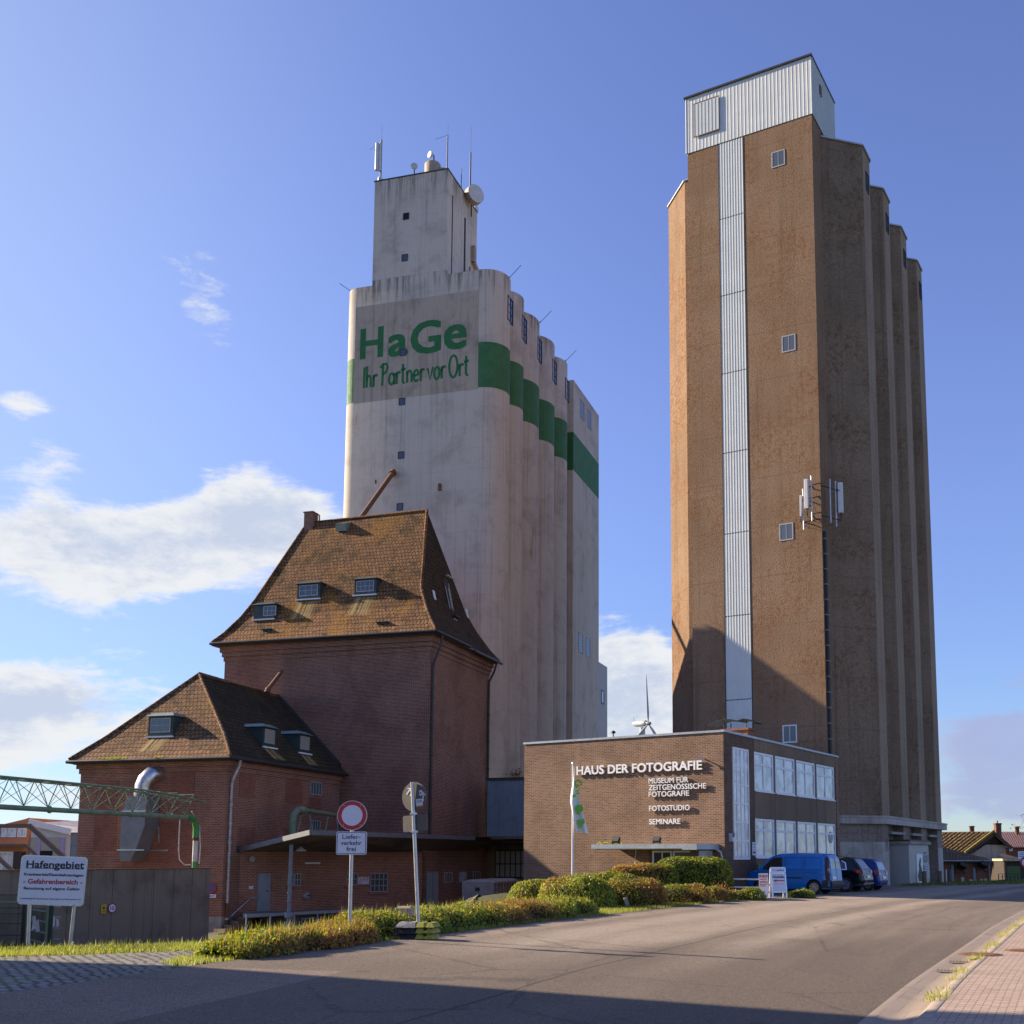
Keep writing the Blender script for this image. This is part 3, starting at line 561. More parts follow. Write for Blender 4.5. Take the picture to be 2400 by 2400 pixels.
def corrug(mb,x0,x1,z0,z1,y,pitch,dep,M=None,m=0,ztop=None):
    n = max(1,int(round((x1-x0)/pitch))); p = (x1-x0)/n; pts = []
    for i in range(n): a = x0+i*p; pts += [(a,0),(a+p*.70,0),(a+p*.76,-dep),(a+p*.94,-dep)]
    pts.append((x1,0)); st = len(mb.v)
    v = [(a,y+b,z0) for a,b in pts]+[(a,y+b,ztop(a) if ztop else z1) for a,b in pts]; k = len(pts)
    mb.add(v,[(i,i+1,k+i+1,k+i) for i in range(k-1)],m)
    if M is not None: mb.xform(M,st)
# ================================================================== brown octagonal silo tower
FB = Frame(13.2,64,28.2)
bs = thing('grain_silo','tall brown rough-cast silo with faceted side cells and white clad lift strip','silo',FB.o,FB.rz)
def side_out(z0_,dd=0):      # right hand outline with notches
    o = [(0,0),(0,1.8),(2.1,3.9)]; st = [3.9,9.17,14.4,19.6]
    for i,a in enumerate(st):
        o.append((2.1+dd,a+1.8))
        if i < 3: m_ = (a+1.8+st[i+1])/2; o += [(2.1-(m_-a-1.8),m_),(2.1,st[i+1])]
    return o
ro = side_out(0); rest = [(p[0],p[1]) for p in ro if p not in [(0,0)]]
seen = []; [seen.append(p) for p in ro if p not in seen]
mb = MB(); mb.prism([(-8.4,0)]+seen+[(0.4,23.1),(-8.4,23.1)],3.9,47.1)
for i_,f_ in enumerate(mb.f):
    P_ = [mb.v[k] for k in f_]
    if len(f_) == 4 and all(abs(p[0]-2.1) < .02 for p in P_): mb.m[i_] = 1
    elif len(f_) == 4:
        n_ = (Vector(P_[1])-Vector(P_[0])).cross(Vector(P_[3])-Vector(P_[0])).normalized(); x_ = sum(p[0] for p in P_)/4
        if x_ > .3 and abs(n_.z) < .1 and abs(abs(n_.x)-.7) < .1: mb.m[i_] = 2
lo = [(-8.4,.4),(-8.4,22.9),(-9.3,22.9),(-10.98,21.2)]
for a in (19.6,14.4,9.17): lo += [(-10.98,a),(-10.98+1.735,a-1.735),(-10.98,a-3.47)]
lo += [(-10.98,2.58),(-8.8,.4)]
mb.prism(lo,-.5,46.0)
mb.prism([(-8.4,.0005),(-.0005,.0005),(-.0005,1.75),(-.6,5),(-8.4,5)],47.1,47.62)
mb.box(-2.24,-.003,-.008,.05,3.9,47.1)
mb.build('wall',['silo_stucco','silo_pilaster','silo_chamfer'],bs)
mb = MB()
for (a,b_) in zip(seen[1:],seen[2:]): mb.beam((a[0],a[1],47.14),(b_[0],b_[1],47.14),.22,.10)
mb.build('coping','metal_grey',bs); mb = MB()
for (a,b_) in zip(lo[3:],lo[4:]+lo[:1]): mb.beam((a[0],a[1],46.03),(b_[0],b_[1],46.03),.2,.08)
mb.build('coping','metal_grey',bs)
# head house with profiled sheet cladding
mb = MB(); mb.box(-8.44,-.0,-.0,4.9,47.63,51.45); corrug(mb,-8.5,.06,47.58,51.5,-.03,.245,.011)
corrug(mb,-.06,4.95,47.58,51.5,-.05,.245,.05,MT(0,0,0,True)); corrug(mb,-4.95,.06,47.6,51.5,-8.46,.245,.05,Matrix.Rotation(R(-90),4,'Z'))
mb.box(-8.6,.12,-.14,5.05,51.46,51.58,1)
hh = mb.build('head_house',['cladding_white','gutter_dark'],bs)
mb = MB(); mb.box(-7.85,-6.15,-.115,-.085,48.55,50.85); 
for x in frange(-7.85,-6.15,7): mb.box(x-.02,x+.02,-.13,-.10,48.6,50.8)
mb.box(-7.9,-6.1,-.125,-.09,50.83,50.89,1); mb.box(-7.9,-6.1,-.125,-.09,48.5,48.55,1); mb.box(-7.91,-7.86,-.12,-.09,48.5,50.88,1); mb.box(-6.13,-6.10,-.12,-.09,48.5,50.88,1)
mb.build('hatch',['cladding_white','rust'],hh)
mb = MB(); mb.box(-1.3,-.15,.5,2.2,51.58,51.95); mb.build('roof_box','cladding_white',hh)
mb = MB(); mb.box(.06,.12,1.6,1.95,49.9,50.6); mb.build('vent_flap','rust',hh)
# light strip of profiled sheets down the front
mb = MB()
zz = [3.9]+[47.55-5.2*k for k in range(8,-1,-1)]
for a,b_ in zip(zz,zz[1:]): corrug(mb,-6.2,-4.56,a,b_-.02,-.012-.003*(zz.index(a)%2),.182,.014); mb.box(-6.2,-4.56,-.02,-.0,b_-.05,b_+.01,1)
mb.box(-6.25,-6.2,-.03,.0,3.9,47.5,1); mb.box(-4.56,-4.51,-.02,.0,3.9,47.5,1)
mb.build('cladding_strip',['cladding_white','gutter_dark'],bs)
for x,z in ((-2.65,44.75),(-2.23,32.45),(-2.63,20.6),(-2.67,8.35)):
    window(bs,MT(x,-.012,z),.88,1.06,2,1,'window_grey' if z > 9 else 'window_white','glass_greenish' if z < 9 else 'glass_old',.07,.022,.03,label='small square window low on the tower above the flat roof' if z < 9 else None)
for y in (4.3,9.6,14.8,20.0): window(bs,MT(2.1,y+.3,44.5,True),.7,1.3,2,3,'dark_metal','glass_dark',.05,.05)
# concrete foot with projecting band
def outset(P,d):
    out = []; n = len(P)
    for i in range(n):
        a,b_,c = Vector(P[i-1]),Vector(P[i]),Vector(P[(i+1)%n]); n1_ = Vector(((b_-a).y,-(b_-a).x)).normalized(); n2_ = Vector(((c-b_).y,-(c-b_).x)).normalized(); k = (n1_+n2_); k = k/max(.3,k.dot(n1_)); out.append((b_.x+k.x*d,b_.y+k.y*d))
    return out
base = [(-8.4,0),(0,0),(0,1.8),(2.1,3.9),(2.1,5.3)]
for a,b_ in ((5.3,9.2),(10.9,14.4),(16.1,19.7)): base += [(2.1,a),(1.45,a+.001),(1.45,b_),(2.1,b_+.001)]
base += [(2.1,21.4),(.4,23.1),(-8.4,23.1)]
b2 = []; [b2.append(p) for p in base if p not in b2]
mb = MB(); mb.prism(b2,-.6,3.62); mb.build('foot_wall','silo_base',bs)
lowr = outset([(-.0,1.8),(2.1,3.9),(2.1,5.28),(1.9,5.3),(1.0,5.3)],.02)
for P_,t_ in (([(-.3,1.62),(0,1.78),(2.115,3.89),(2.115,5.28),(1.3,5.28),(.5,4.5)],2.55),([(1.2,9.23),(2.115,9.23),(2.115,10.88),(1.2,10.88)],2.5),([(1.2,14.43),(2.115,14.43),(2.115,16.08),(1.2,16.08)],2.4),([(1.2,19.73),(2.115,19.73),(2.115,21.38),(1.2,21.38)],2.3),([(1.2,16.1),(1.47,16.1),(1.47,19.7),(1.2,19.7)],2.3)): MB().prism(P_,-.55,t_).build('plinth','concrete_light',bs)
bandp = [(-.3,1.35),(.28,1.65),(2.42,3.79),(2.42,21.65),(-.3,23.4)]
mb = MB(); mb.prism(bandp,3.62,4.0); mb.prism(outset(bandp,.05),4.0,4.1); mb.build('band','concrete_light',bs)
for a,b_ in ((5.4,9.0),(11.0,14.3),(16.2,19.5)): MB().box(1.5,2.3,a,b_,3.05,3.2).build('lintel','concrete_plinth',bs)
for yy in (5.7,6.7): MB().box(1.45,1.52,yy,yy+.8,1.9,3.0).build('panel','cladding_grey',bs)
g1 = MB()
for pts in ([(0,0),(.12,.35),(.1,.75),(.42,.72),(.35,.4),(.15,.36),(.4,.3),(.3,.0)],[(.55,0),(.6,.7)],[(.55,.38),(.8,.42)],[(.8,.05),(.75,.6)]): stroke(g1,pts,.05,0,0,0,.9,1,1)
M_ = MT(2.128,4.2,1.1,True); g1.xform(M_).build('graffiti','graffiti_black',bs,uv=False,fixn=False)
g1 = MB()
for j in range(4):
    x = 0
    for k in range(3): stroke(g1,[(x,.0),(x+.1,.3),(x+.2,.05),(x+.3,.3),(x+.4,.02)],.05,0,0,.1-j*.45,0.15+j*.16); x += .45
stroke(g1,[(0,-1.3),(1.2,-1.5),(2.0,-1.35)],.06,0,0,-.2,.2); stroke(g1,[(-.1,1.2),(0,-1.2)],.09,0,0,-.2,.2)
g1.xform(MT(1.482,17.0,1.5,True)).build('graffiti','graffiti_blue',bs,uv=False,fixn=False)
# transformer shed at its foot
sh = thing('transformer_shed','pale metal shed with a defaced door at the foot of the brown silo','shed',FB.w(1.5,6.3,0),FB.rz)
mb = MB(); mb.box(0,1.55,0,5.6,-.15,2.45); mb.build('wall','cladding_grey',sh)
mb = MB(); mb.box(-.1,1.72,-.18,5.8,2.45,2.62); mb.box(-.05,1.66,-.1,5.7,2.62,2.72,1); mb.build('roof',['concrete_plinth','leaf_dark'],sh)
mb = MB(); mb.box(1.56,1.6,1.9,3.6,.05,1.85); d_ = mb.build('door','white_paint',sh)
mb = MB()
v = [(1.606,2.75+q*.9+.12*math.sin(zz*9),zz) for zz,q in ((.15,-.55),(.5,-.62),(.9,-.45),(1.2,-.28),(1.45,-.2),(1.6,-.1),(1.62,.15),(1.45,.3),(1.2,.3),(.9,.42),(.5,.6),(.15,.62))]; mb.poly(v); mb.build('torn_poster','poster_dark',d_)
mb = MB(); mb.tube([(1.6,3.45,.95),(1.66,3.45,.95),(1.66,3.45,1.1)],.02); mb.build('handle','steel_bright',d_)
mb = MB(); mb.box(1.555,1.58,4.0,5.4,.25,1.15,1)
for k in range(9): mb.obox((1.6,4.7,.3+k*.1),(.06,1.4,.05),ry=.5)
mb.build('louvre',['white_paint','dark_void'],sh)
g1 = MB()
for k,pts in enumerate(([(0,0),(.05,.4)],[(.5,.4),(.2,.3),(.45,.12),(.15,0)],arc(.75,.2,.18,.2,0,360,14),[(1.0,0),(1.05,.42),(1.25,.02),(1.3,.42)],[(1.5,.15),(1.6,.5)],[(1.46,0),(1.5,.04)],[(.4,.55),(1.0,.6)],[(-.25,.25),(-.1,.1)])): stroke(g1,pts,.075,0,0,0,.1)
g1.xform(MT(1.606,3.85,1.25,True)).build('graffiti','graffiti_blue',sh,uv=False,fixn=False)
# cable run and aerials on the tower corner
cb = thing('cable_duct','black cable run climbing the corner of the brown silo','cable run',FB.w(0,0,0),FB.rz)
mb = MB(); mb.box(.02,.16,.18,.48,4.2,20.9); mb.build('duct','black_plastic',cb)
cl0 = MB().box(.0,.19,.12,.54,-.03,.03).build('clamp','column_grey',cb,loc=(0,0,4.8))
for k in range(1,18): addcopy(cl0,cb,(0,0,4.8+k*.92))
def aerial(name,label,x,y,z0,z1,pw,pd,poles,grp='mobile phone aerials on the brown silo corner',mat='antenna_white',side=False):
    t_ = thing(name,label,'aerial',FB.w(x,y,z0),FB.rz,grp)
    H = z1-z0; mb = MB(); mb.prism([(-pw/2,pd),(-pw/2,.05),(-pw*.35,-.02),(pw*.35,-.02),(pw/2,.05),(pw/2,pd)],0,H); mb.build('panel',mat,t_)
    mb = MB()
    for (qx,qy,a,b_) in poles: mb.tube([(qx,qy,a),(qx,qy,b_)],.045,8)
    mb.build('pole','sign_pole',t_)
    mb = MB(); mb.beam((poles[0][0],poles[0][1],H*.75),(0,pd,H*.75),.06,.06); mb.beam((poles[0][0],poles[0][1],H*.1),(0,pd,H*.1),.06,.06)
    for zz_ in (-.35,H*.8): mb.beam((poles[0][0],poles[0][1],zz_),(-x+.0,-y+.05,zz_+.2),.05,.05); mb.beam((poles[0][0],poles[0][1],zz_),(-x-.4 if x < 0 else .0,-y+.05+(.3 if x > 0 else 0),zz_-.15),.05,.05)
    mb.build('bracket','dark_metal',t_)
    mb = MB()
    for k in range(3): mb.tube([(-.06+.06*k,pd*.6,-.02),(-.06+.06*k,pd*.6,-.15)],.022,6); mb.tube([(-.06+.06*k,pd*.6,-.15),(-.0,.25,-.45),(-x*.5,-y*.5,-.75),(-x*.95,-y*.95+.25,-.8)],.012,5)
    mb.build('connector','black_plastic',t_); return t_
aerial('panel_aerial','large white panel aerial in the sun on the brown silo corner',-.72,-.62,22.2,24.0,.26,.20,[(.28,.18,-.75,2.0)])
aerial('panel_aerial','slim white panel aerial left of the larger one on the silo corner',-1.12,-.50,21.8,23.1,.14,.10,[(.14,.14,-.8,1.7)])
aerial('panel_aerial','white panel aerial in the shade round the corner of the brown silo',1.0,.5,22.0,23.85,.28,.22,[(-.28,.1,-.8,2.0),(-.55,-.12,-.6,2.1)])
BEFORE = set(SC.objects)
# ================================================================== white grain silo
FS = Frame(-14.5,78.3,15.5)
ws = thing('grain_silo','tall white concrete silo with green painted band and round cells down its side','silo',FS.o,FS.rz)
ZT = 44.4
out = [(x,y) for x,y in arc(-4.0,1.0,1.0,1.0,180,270,8)]
out += arc(6.03,1.63,1.63,1.63,-90,22,12)
for c_,hw in ((4.62,1.62),(8.25,2.0),(12.25,1.95),(15.95,1.75)): out += [(5.95+1.72*math.cos(R(a)),c_+hw*math.sin(R(a))) for a in frange(-88,88,14)]
out += [(5.95,18.25),(7.6,18.25),(7.6,26.6),(-5.0,26.6)]
def ztop(x,y): return ZT-.015*max(0,y) if y < 18.1 else 43.6
m,t,b = newmat('silo_paint'); 
mb = MB(); mb.prism(out[:-4]+[(5.95,18.0),(-5.0,18.0)],-2.5,ztop,smooth=False)
wo = mb.build('wall','silo_white',ws)
mb = MB(); mb.prism([(-3,18.27),(7.6,18.25),(7.6,26.6),(-3,26.6)],-2.5,43.6); mb.build('end_block','silo_white',ws)
# smooth only the curved parts
for p in wo.data.polygons:
    if p.area < 60 and abs(p.normal.z) < .3: p.use_smooth = False
TX0,TX1,TY = -2.72,3.28,0
TYB = FS.hx(1118.5,492,TX1).y
mb = MB(); mb.box(TX0,TX1,-.0025,TYB,ZT-.6,52.75); mb.build('lift_tower','silo_white',ws)
mb = MB(); mb.box(TX0-.05,TX1+.05,-.05,TYB+.05,52.75,52.83); mb.box(TX1-.0,TX1+.05,.9,.98,ZT,51.2); mb.box(TX1,TX1+.08,TYB*.56,TYB*.56+.15,ZT,50.8); mb.build('tower_trim','gutter_dark',ws)
mb = MB(); mb.box(TX1,TX1+.3,TYB*.8,TYB*.87,48.0,49.3); mb.beam((TX1+.15,TYB*.83,48.0),(TX1+.15,TYB*.95,47.7),.3,.3); mb.build('tower_vent','vent_beige',ws)
# painted band and sign panel: thin coats following the wall
def coat(mb,P,z0,z1,d): 
    Q = []
    for i,p in enumerate(P):
        a = Vector(P[max(0,i-1)]); b_ = Vector(P[min(len(P)-1,i+1)]); e = (b_-a).normalized(); Q.append((p[0]+e.y*d,p[1]-e.x*d))
    n = len(Q); v = [(x,y,z0) for x,y in Q]+[(x,y,z1) for x,y in Q]; mb.add(v,[(i,i+1,n+i+1,n+i) for i in range(n-1)],0,False)
mb = MB(); iL = [p for p in out if p[0] < -3.9][:9]; coat(mb,[(-5.0,1.6)]+iL+[(-4.03,0)],35.35,38.8,.006); mb.build('painted_band','paint_green',ws); mb = MB()
right = [p for p in out if p[0] > 5.9 and p[1] < 18.0]; segs = []; cur = [(5.92,0)]
for p in right:
    if cur and (Vector(p)-Vector(cur[-1])).length > 1.2 and len(cur) > 3: segs.append(cur); cur = []
    cur.append(p)
segs.append(cur)
allr = [(5.92,0)]+right; coat(mb,allr,35.35,38.8,.008); mb.build('painted_band','paint_green',ws); mb = MB(); coat(mb,[(5.97,18.25),(7.6,18.25),(7.6,26.6)],35.35,38.8,.007); mb.build('painted_band','paint_green',ws)
concrete('sign_panel_paint',(.47,.385,.30),(.15,.118,.085),.5,streak=.55,fine=.5)
mb = MB(); mb.box(-4.02,5.92,-.006,.05,35.25,42.85); sp_ = mb.build('sign_panel','sign_panel_paint',ws)
mb = MB()
for ch,x0,x1,z0,z1 in (('H',-3.5,-1.66,38.72,41.05),('a',-1.2,.36,38.6,40.25),('G',.62,3.0,38.5,41.0),('e',3.3,5.02,38.55,40.4)):
    put_text(mb,ch,x0,z0,x1-x0-.1,z1-z0-.06,-.012,bold=.026)
mb.build('lettering','letter_green',sp_,uv=False)
SG = {'I':(.45,[[(.2,0),(.22,1.75)]]),'h':(.95,[[(.15,0),(.12,1.8)],[(.14,.6)]+arc(.42,.62,.28,.36,160,0,7)+[(.72,0)]]),'r':(.7,[[(.15,0),(.15,1.0)],[(.15,.6)]+arc(.42,.62,.27,.36,150,40,5)]),
 'P':(1.15,[[(.3,0),(.38,1.8)],[(.0,1.5),(.38,1.82),(.85,1.8),(1.02,1.5),(.85,1.15),(.36,.95)]]),'a':(1.0,[arc(.45,.48,.36,.46,20,340,14),[(.82,.95),(.8,.15),(.95,0)]]),
 't':(.75,[[(.3,1.6),(.28,.2),(.4,.03),(.6,.05)],[(.0,1.12),(.65,1.2)]]),'n':(.95,[[(.15,0),(.13,1.0)],[(.14,.6)]+arc(.44,.62,.3,.36,160,0,7)+[(.75,0)]]),
 'e':(.9,[[(.12,.5),(.72,.58)]+arc(.42,.5,.32,.47,15,320,14)]),'v':(.85,[[(.02,1.0),(.36,0),(.74,1.05)]]),'o':(.95,[arc(.44,.5,.36,.5,0,360,18)]),'O':(1.35,[arc(.65,.88,.55,.9,0,360,22)]),' ':(.35,[])}
mb = MB(); word = 'Ihr Partner vor Ort'; tw = sum(SG[c][0] for c in word); kx = 8.55/tw; x = -3.3
for c in word:
    for pts in SG[c][1]: stroke(mb,pts,.19,-.012,0,x,36.38,kx,.93)
    x += SG[c][0]*kx
mb.build('slogan','letter_green',sp_,uv=False,fixn=False)
for x,z in ((-.3,49.25),(-.33,45.95),(-.29,38.5),(-.3,34.7),(-.27,30.6),(-.28,26.7)):
    window(ws,MT(x,-.004,z),.5,.55,1,1,'gutter_dark','glass_dark' if z < 49 else 'dark_void',.05,.03)
for y,z in ((1.9,41.9),(5.0,41.9),(8.7,41.9),(12.6,41.8),(16.2,41.7)): window(ws,MT(7.63,y-.55,z-.9,True),1.1,1.9,2,3,'dark_metal','glass_dark',.06,.06)
for y,z in ((20.3,41.0),(22.6,41.0),(20.0,19.5),(22.3,19.5)): window(ws,MT(7.6,y,z,True),1.3,1.75,1,6,'window_grey','glass_blue',.05,.04,.05)
mb = MB(); mb.box(2.0,7.45,26.6,30.2,-2,19.8); an = mb.build('annex','cladding_grey',ws)
for z in (16.0,11.0,6.0): window(an,MT(7.45,28.0,z,True),.95,1.3,1,1,'gutter_dark','glass_blinds',.1,.04)
MB().box(3.02,3.22,-.16,-.0,27.9,28.4).build('rusty_box','rust',ws); MB().box(-2.06,-1.96,-.05,0,28.9,29.2).build('rusty_box','rust',ws)
# rooftop aerials, dishes and vents of the white silo: separate things
def mast(label,px,py0,py1,Yl,r=.05,whip=None,extra=None):
    p = FS.hy(px,py0,Yl); q = FS.hy(px,py1,Yl); t_ = thing('aerial_mast',label,'mast',FS.w(p.x,Yl,p.z),FS.rz,'aerial masts on the white silo')
    mb = MB(); mb.tube([(0,0,0),(0,0,q.z-p.z)],r,8); mb.build('pole','dark_metal',t_)
    if whip: mb = MB(); mb.tube([(0,0,q.z-p.z),(0,0,q.z-p.z+whip)],.015,5); mb.build('whip','dark_metal',t_)
    if extra: extra(t_,q.z-p.z)
    return t_
def ex1(t_,h):
    mb = MB(); mb.tube([(-.32,-.05,.9),(-.32,-.05,3.1)],.16,12); mb.tube([(-.05,-.05,.8),(-.05,-.05,3.1)],.09,10); mb.build('radome','antenna_white',t_)
    mb = MB(); mb.tube([(0,0,h-.2),(-.9,-.2,h-.8)],.012,5); mb.build('stay','dark_metal',t_)
mast('tall aerial mast with a pale cylinder at the left end of the lift tower roof',892,424,328,.6,.06,1.2,ex1)
mast('bare aerial mast at the right front corner of the lift tower roof',1048,396,317,.1,.045,1.0,lambda t_,h: MB().tube([(0,0,h),(-1.0,0,h-.15)],.012,5).build('stay','dark_metal',t_))
mast('aerial mast above the big drum dish on the right of the lift tower',1102,442,358,TYB*.6,.06,2.2)
mast('thin aerial rod on the right rear edge of the lift tower roof',1081,440,395,TYB*.35,.03)
def dish(label,px,py,Yl,r,ang,drum=False,pole=.8):
    p = FS.hy(px,py,Yl); t_ = thing('dish_aerial',label,'dish aerial',FS.w(p.x,Yl,p.z),FS.rz+ang,'dish aerials on the white silo')
    mb = MB(); mb.lathe([(.02,.25),(r*.7,.2),(r,.06),(r,-.02)] if not drum else [(r*.5,.45),(r,.30),(r,-.25)],(0,0,0),'Y',24); mb.build('dish','vent_beige' if drum else 'dish_white',t_)
    mb = MB(); mb.disc((0,-.03 if not drum else -.26,0),r*.97,.02,24); mb.build('cover','dish_white',t_)
    mb = MB(); mb.tube([(0,.25,.1),(0,.4,.1),(0,.4,-pole)],.05,7); mb.build('mount','dark_metal',t_); return t_
dish('big round drum dish on the right side of the lift tower',1112,457,TYB*.62,.72,R(55),True,1.6)
dish('small dish on a short pole near the middle of the lift tower roof',971,389,.6,.26,R(25),False,.9)
dish('upper of two small dishes on the post beside the roof vents',1007,362,1.2,.26,R(-30),False,1.9)
dish('lower of two small dishes on the post beside the roof vents',1009,383,1.2,.26,R(-20),False,.9)
dish('tiny dish at the foot of the mast with the pale cylinder',887,421,.4,.2,R(-50),False,.4)
dish('small dish on the far right edge of the lift tower',1117,489,TYB*.98,.22,R(70),False,.4)
for k,(px,lab,r_,h_) in enumerate(((1014,'larger beige drum vent on the lift tower roof',.62,1.6),(1037,'lower beige drum vent at the corner of the lift tower roof',.5,1.2))):
    p = FS.hy(px,400,1.6+k*.4); t_ = FS.w(p.x,1.6+k*.4,52.83); mb = MB(); mb.lathe([(r_,0),(r_,h_),(r_*.9,h_+.08),(.01,h_+.12)],(0,0,0),'Z',20); tag(mb.build('roof_vent','vent_beige',loc=t_),lab,'vent','drum vents on the lift tower roof')
for k,(x,y,lab) in enumerate(((7.2,2.0,'bristly lightning wire frame on the first round silo cell'),(7.3,9.0,'bristly lightning wire frame on the third round silo cell'),(7.3,16.0,'bristly lightning wire frame on the fifth round silo cell'),(-4.5,.8,'bristly lightning wire frame on the left end of the white silo'))):
    s_ = -1 if x < 0 else 1
    mb = MB(); z_ = 44.3-.015*y; mb.tube([(-1.6*s_,.2,.75),(-.4*s_,0,.35),(.2*s_,0,.30),(1.3*s_,-.2,1.15)],.022,5); mb.tube([(-.4*s_,0,0),(-.4*s_,0,.5)],.02,5); mb.tube([(-.3*s_,0,.0),(.35*s_,0,.5)],.02,5)
    tag(mb.build('lightning_wire','dark_metal',loc=FS.w(x,y,z_-.1),rz=FS.rz),lab,'lightning wire','lightning wires on the white silo')
mb = MB()
for zz_ in (0,2.4): pass
p0 = FS.w(3.9,TYB*.7,44.3); t_ = thing('panel_aerial','upright pale aerial at the foot of the lift tower on the silo roof','aerial',p0,FS.rz)
mb = MB(); mb.box(.25,.55,-.1,.15,.3,2.2); mb.build('panel','antenna_white',t_); mb = MB(); mb.tube([(0,0,0),(0,0,2.2)],.07,8); mb.tube([(-.45,0,0),(-.45,0,2.9)],.05,8); mb.beam((-.45,0,1.2),(.3,0,1.2),.05,.05); mb.beam((-.8,0,2.5),(-.3,0,2.1),.3,.25); mb.build('pole','dark_metal',t_)
def autosmooth(o,ang=35):
    me = o.data
    for p in me.polygons: p.use_smooth = True
    me.set_sharp_from_angle(angle=R(ang))
autosmooth(wo,30)
# ================================================================== tall brick warehouse
def hip_roof(mb,x0,x1,y0,y1,rings,ridge,m=0,under=1):
    """rings: (outward offset, z) from the eave upwards; ridge: (xa, xb, y, z) ends"""
    R_ = []
    for o_,z in rings: R_.append([(x0-o_,y0-o_,z),(x1+o_,y0-o_,z),(x1+o_,y1+o_,z),(x0-o_,y1+o_,z)])
    for a,b_ in zip(R_,R_[1:]):
        for i in range(4):
            j = (i+1)%4; mb.add([a[i],a[j],b_[j],b_[i]],[(0,1,2,3)],m)
    t_ = R_[-1]; (xa,ya,za),(xb,yb,zb) = ridge
    A,B = (xa,ya,za),(xb,yb,zb)
    mb.add([t_[0],t_[1],B,A],[(0,1,2,3)],m); mb.add([t_[1],t_[2],B],[(0,1,2)],m); mb.add([t_[2],t_[3],A,B],[(0,1,2,3)],m); mb.add([t_[3],t_[0],A],[(0,1,2)],m)
    e = R_[0]; mb.add([(p[0],p[1],p[2]-.16) for p in e]+e,[(3,2,1,0),(0,1,5,4),(1,2,6,5),(2,3,7,6),(3,0,4,7)],under)
def gutter(mb,pts,r=.09):
    for a,b_ in zip(pts,pts[1:]): mb.tube([a,b_],r,8,caps=True)
FT = Frame(-10.05,65,15.5)
tb = thing('brick_warehouse','tall red brick warehouse with steep mossy tiled roof beside the white silo','warehouse',FT.o,FT.rz)
mb = MB(); mb.box(-14.0,0,0,9.6,-2.6,14.3); tw_ = mb.build('wall','brick_tall',tb)
mb = MB()
for k,(o_,a,b_) in enumerate(((.06,13.85,14.12),(.14,14.12,14.4),(.24,14.4,14.72),(.36,14.72,14.9))): mb.box(-14.0-o_,o_,-o_,9.6+o_,a+.001*k,b_)
mb.build('cornice','brick_tall',tb)
mb = MB(); hip_roof(mb,-14,0,0,9.6,[(.60,14.93),(.05,15.62),(-.65,16.75),(-1.25,18.0)],((-11.33,4.8,24.0),(-2.6,4.8,24.15)))
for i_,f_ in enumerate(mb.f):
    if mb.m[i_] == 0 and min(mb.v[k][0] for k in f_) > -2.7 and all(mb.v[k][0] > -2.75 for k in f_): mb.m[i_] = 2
rf = mb.build('roof',['roof_tall','gutter_dark','roof_tall_moss_shade'],tb)
mb = MB()
mb.tube([(-11.33,4.8,24.0),(-2.6,4.8,24.15)],.11,8)
for pts in ([(.05-.0,-.05,15.66),(-.65,.65,16.79),(-1.25,1.25,18.04),(-2.6,4.8,24.17)],[(.58,-.58,15.0),(.05,-.05,15.66)],[(-14.05,-.05,15.66),(-13.35,.65,16.79),(-12.75,1.25,18.04),(-11.33,4.8,24.02)],[(-14.58,-.58,15.0),(-14.05,-.05,15.66)]): mb.tube(pts,.10,8)
mb.build('ridge_tile','roof_tall',rf)
mb = MB(); gutter(mb,[(-14.66,-.67,14.9),(.67,-.67,14.9),(.67,4.6,14.9)]); gutter(mb,[(.67,5.3,14.75),(.67,10.25,14.75)]); mb.build('gutter','gutter_dark',tb)
def downpipe(parent,pts,r=.08,mat='gutter_dark',clamps=6):
    mb = MB(); mb.tube(pts,r,8); a,b_ = Vector(pts[-2]),Vector(pts[-1])
    for k in range(1,clamps): p = a.lerp(b_,k/clamps); mb.tube([p-Vector((0,0,.05)),p+Vector((0,0,.05))],r*1.35,8)
    return mb.build('downpipe',mat,parent)
downpipe(tb,[(.67,.15,14.8),(.62,.15,14.3),(.18,.15,13.2),(.12,.15,12.8),(.12,.15,2.4)])
downpipe(tb,[(.67,9.3,14.7),(.5,9.3,14.1),(.14,9.3,13.4),(.12,9.3,13.0),(.12,9.3,2.0)])
mb = MB(); mb.box(-11.4,-10.75,4.45,5.15,23.2,24.62); mb.box(-11.45,-10.7,4.4,5.2,24.62,24.7); mb.tube([(-10.45,4.8,24.0),(-10.45,4.8,24.5)],.05,6); mb.build('chimney','brick_tall',rf)
def dormer(roof,M,w_,h_,dep,cols,fr='dormer_green',gl='glass_dark',wx=None,rows=2,top='dormer_roof',bars='window_grey'):
    mb = MB(); mb.box(0,w_,0,dep,-.3,h_); b_ = mb.xform(M).build('dormer',fr,roof)
    mb = MB(); o_ = .12; mb.add([(-o_,-o_*1.3,h_),(w_+o_,-o_*1.3,h_),(w_+o_,dep,h_+.02),(-o_,dep,h_+.02),(.18,.2,h_+.2),(w_-.18,.2,h_+.2),(w_-.18,dep,h_+.2),(.18,dep,h_+.2)],[(0,1,5,4),(1,2,6,5),(3,0,4,7),(4,5,6,7),(3,2,1,0),(2,3,7,6)]); mb.xform(M).build('dormer_roof',top,b_)
    a,c_ = wx if wx else (.15,w_-.15)
    window(b_,M @ Matrix.Translation((a,0,.22)),c_-a,h_-.32,cols,rows,bars,gl,.05,.03,.03)
    mb = MB(); mb.box(-.06,w_+.06,-.12,.0,-.05,.03); mb.xform(M).build('sill','white_paint',b_)
    return b_
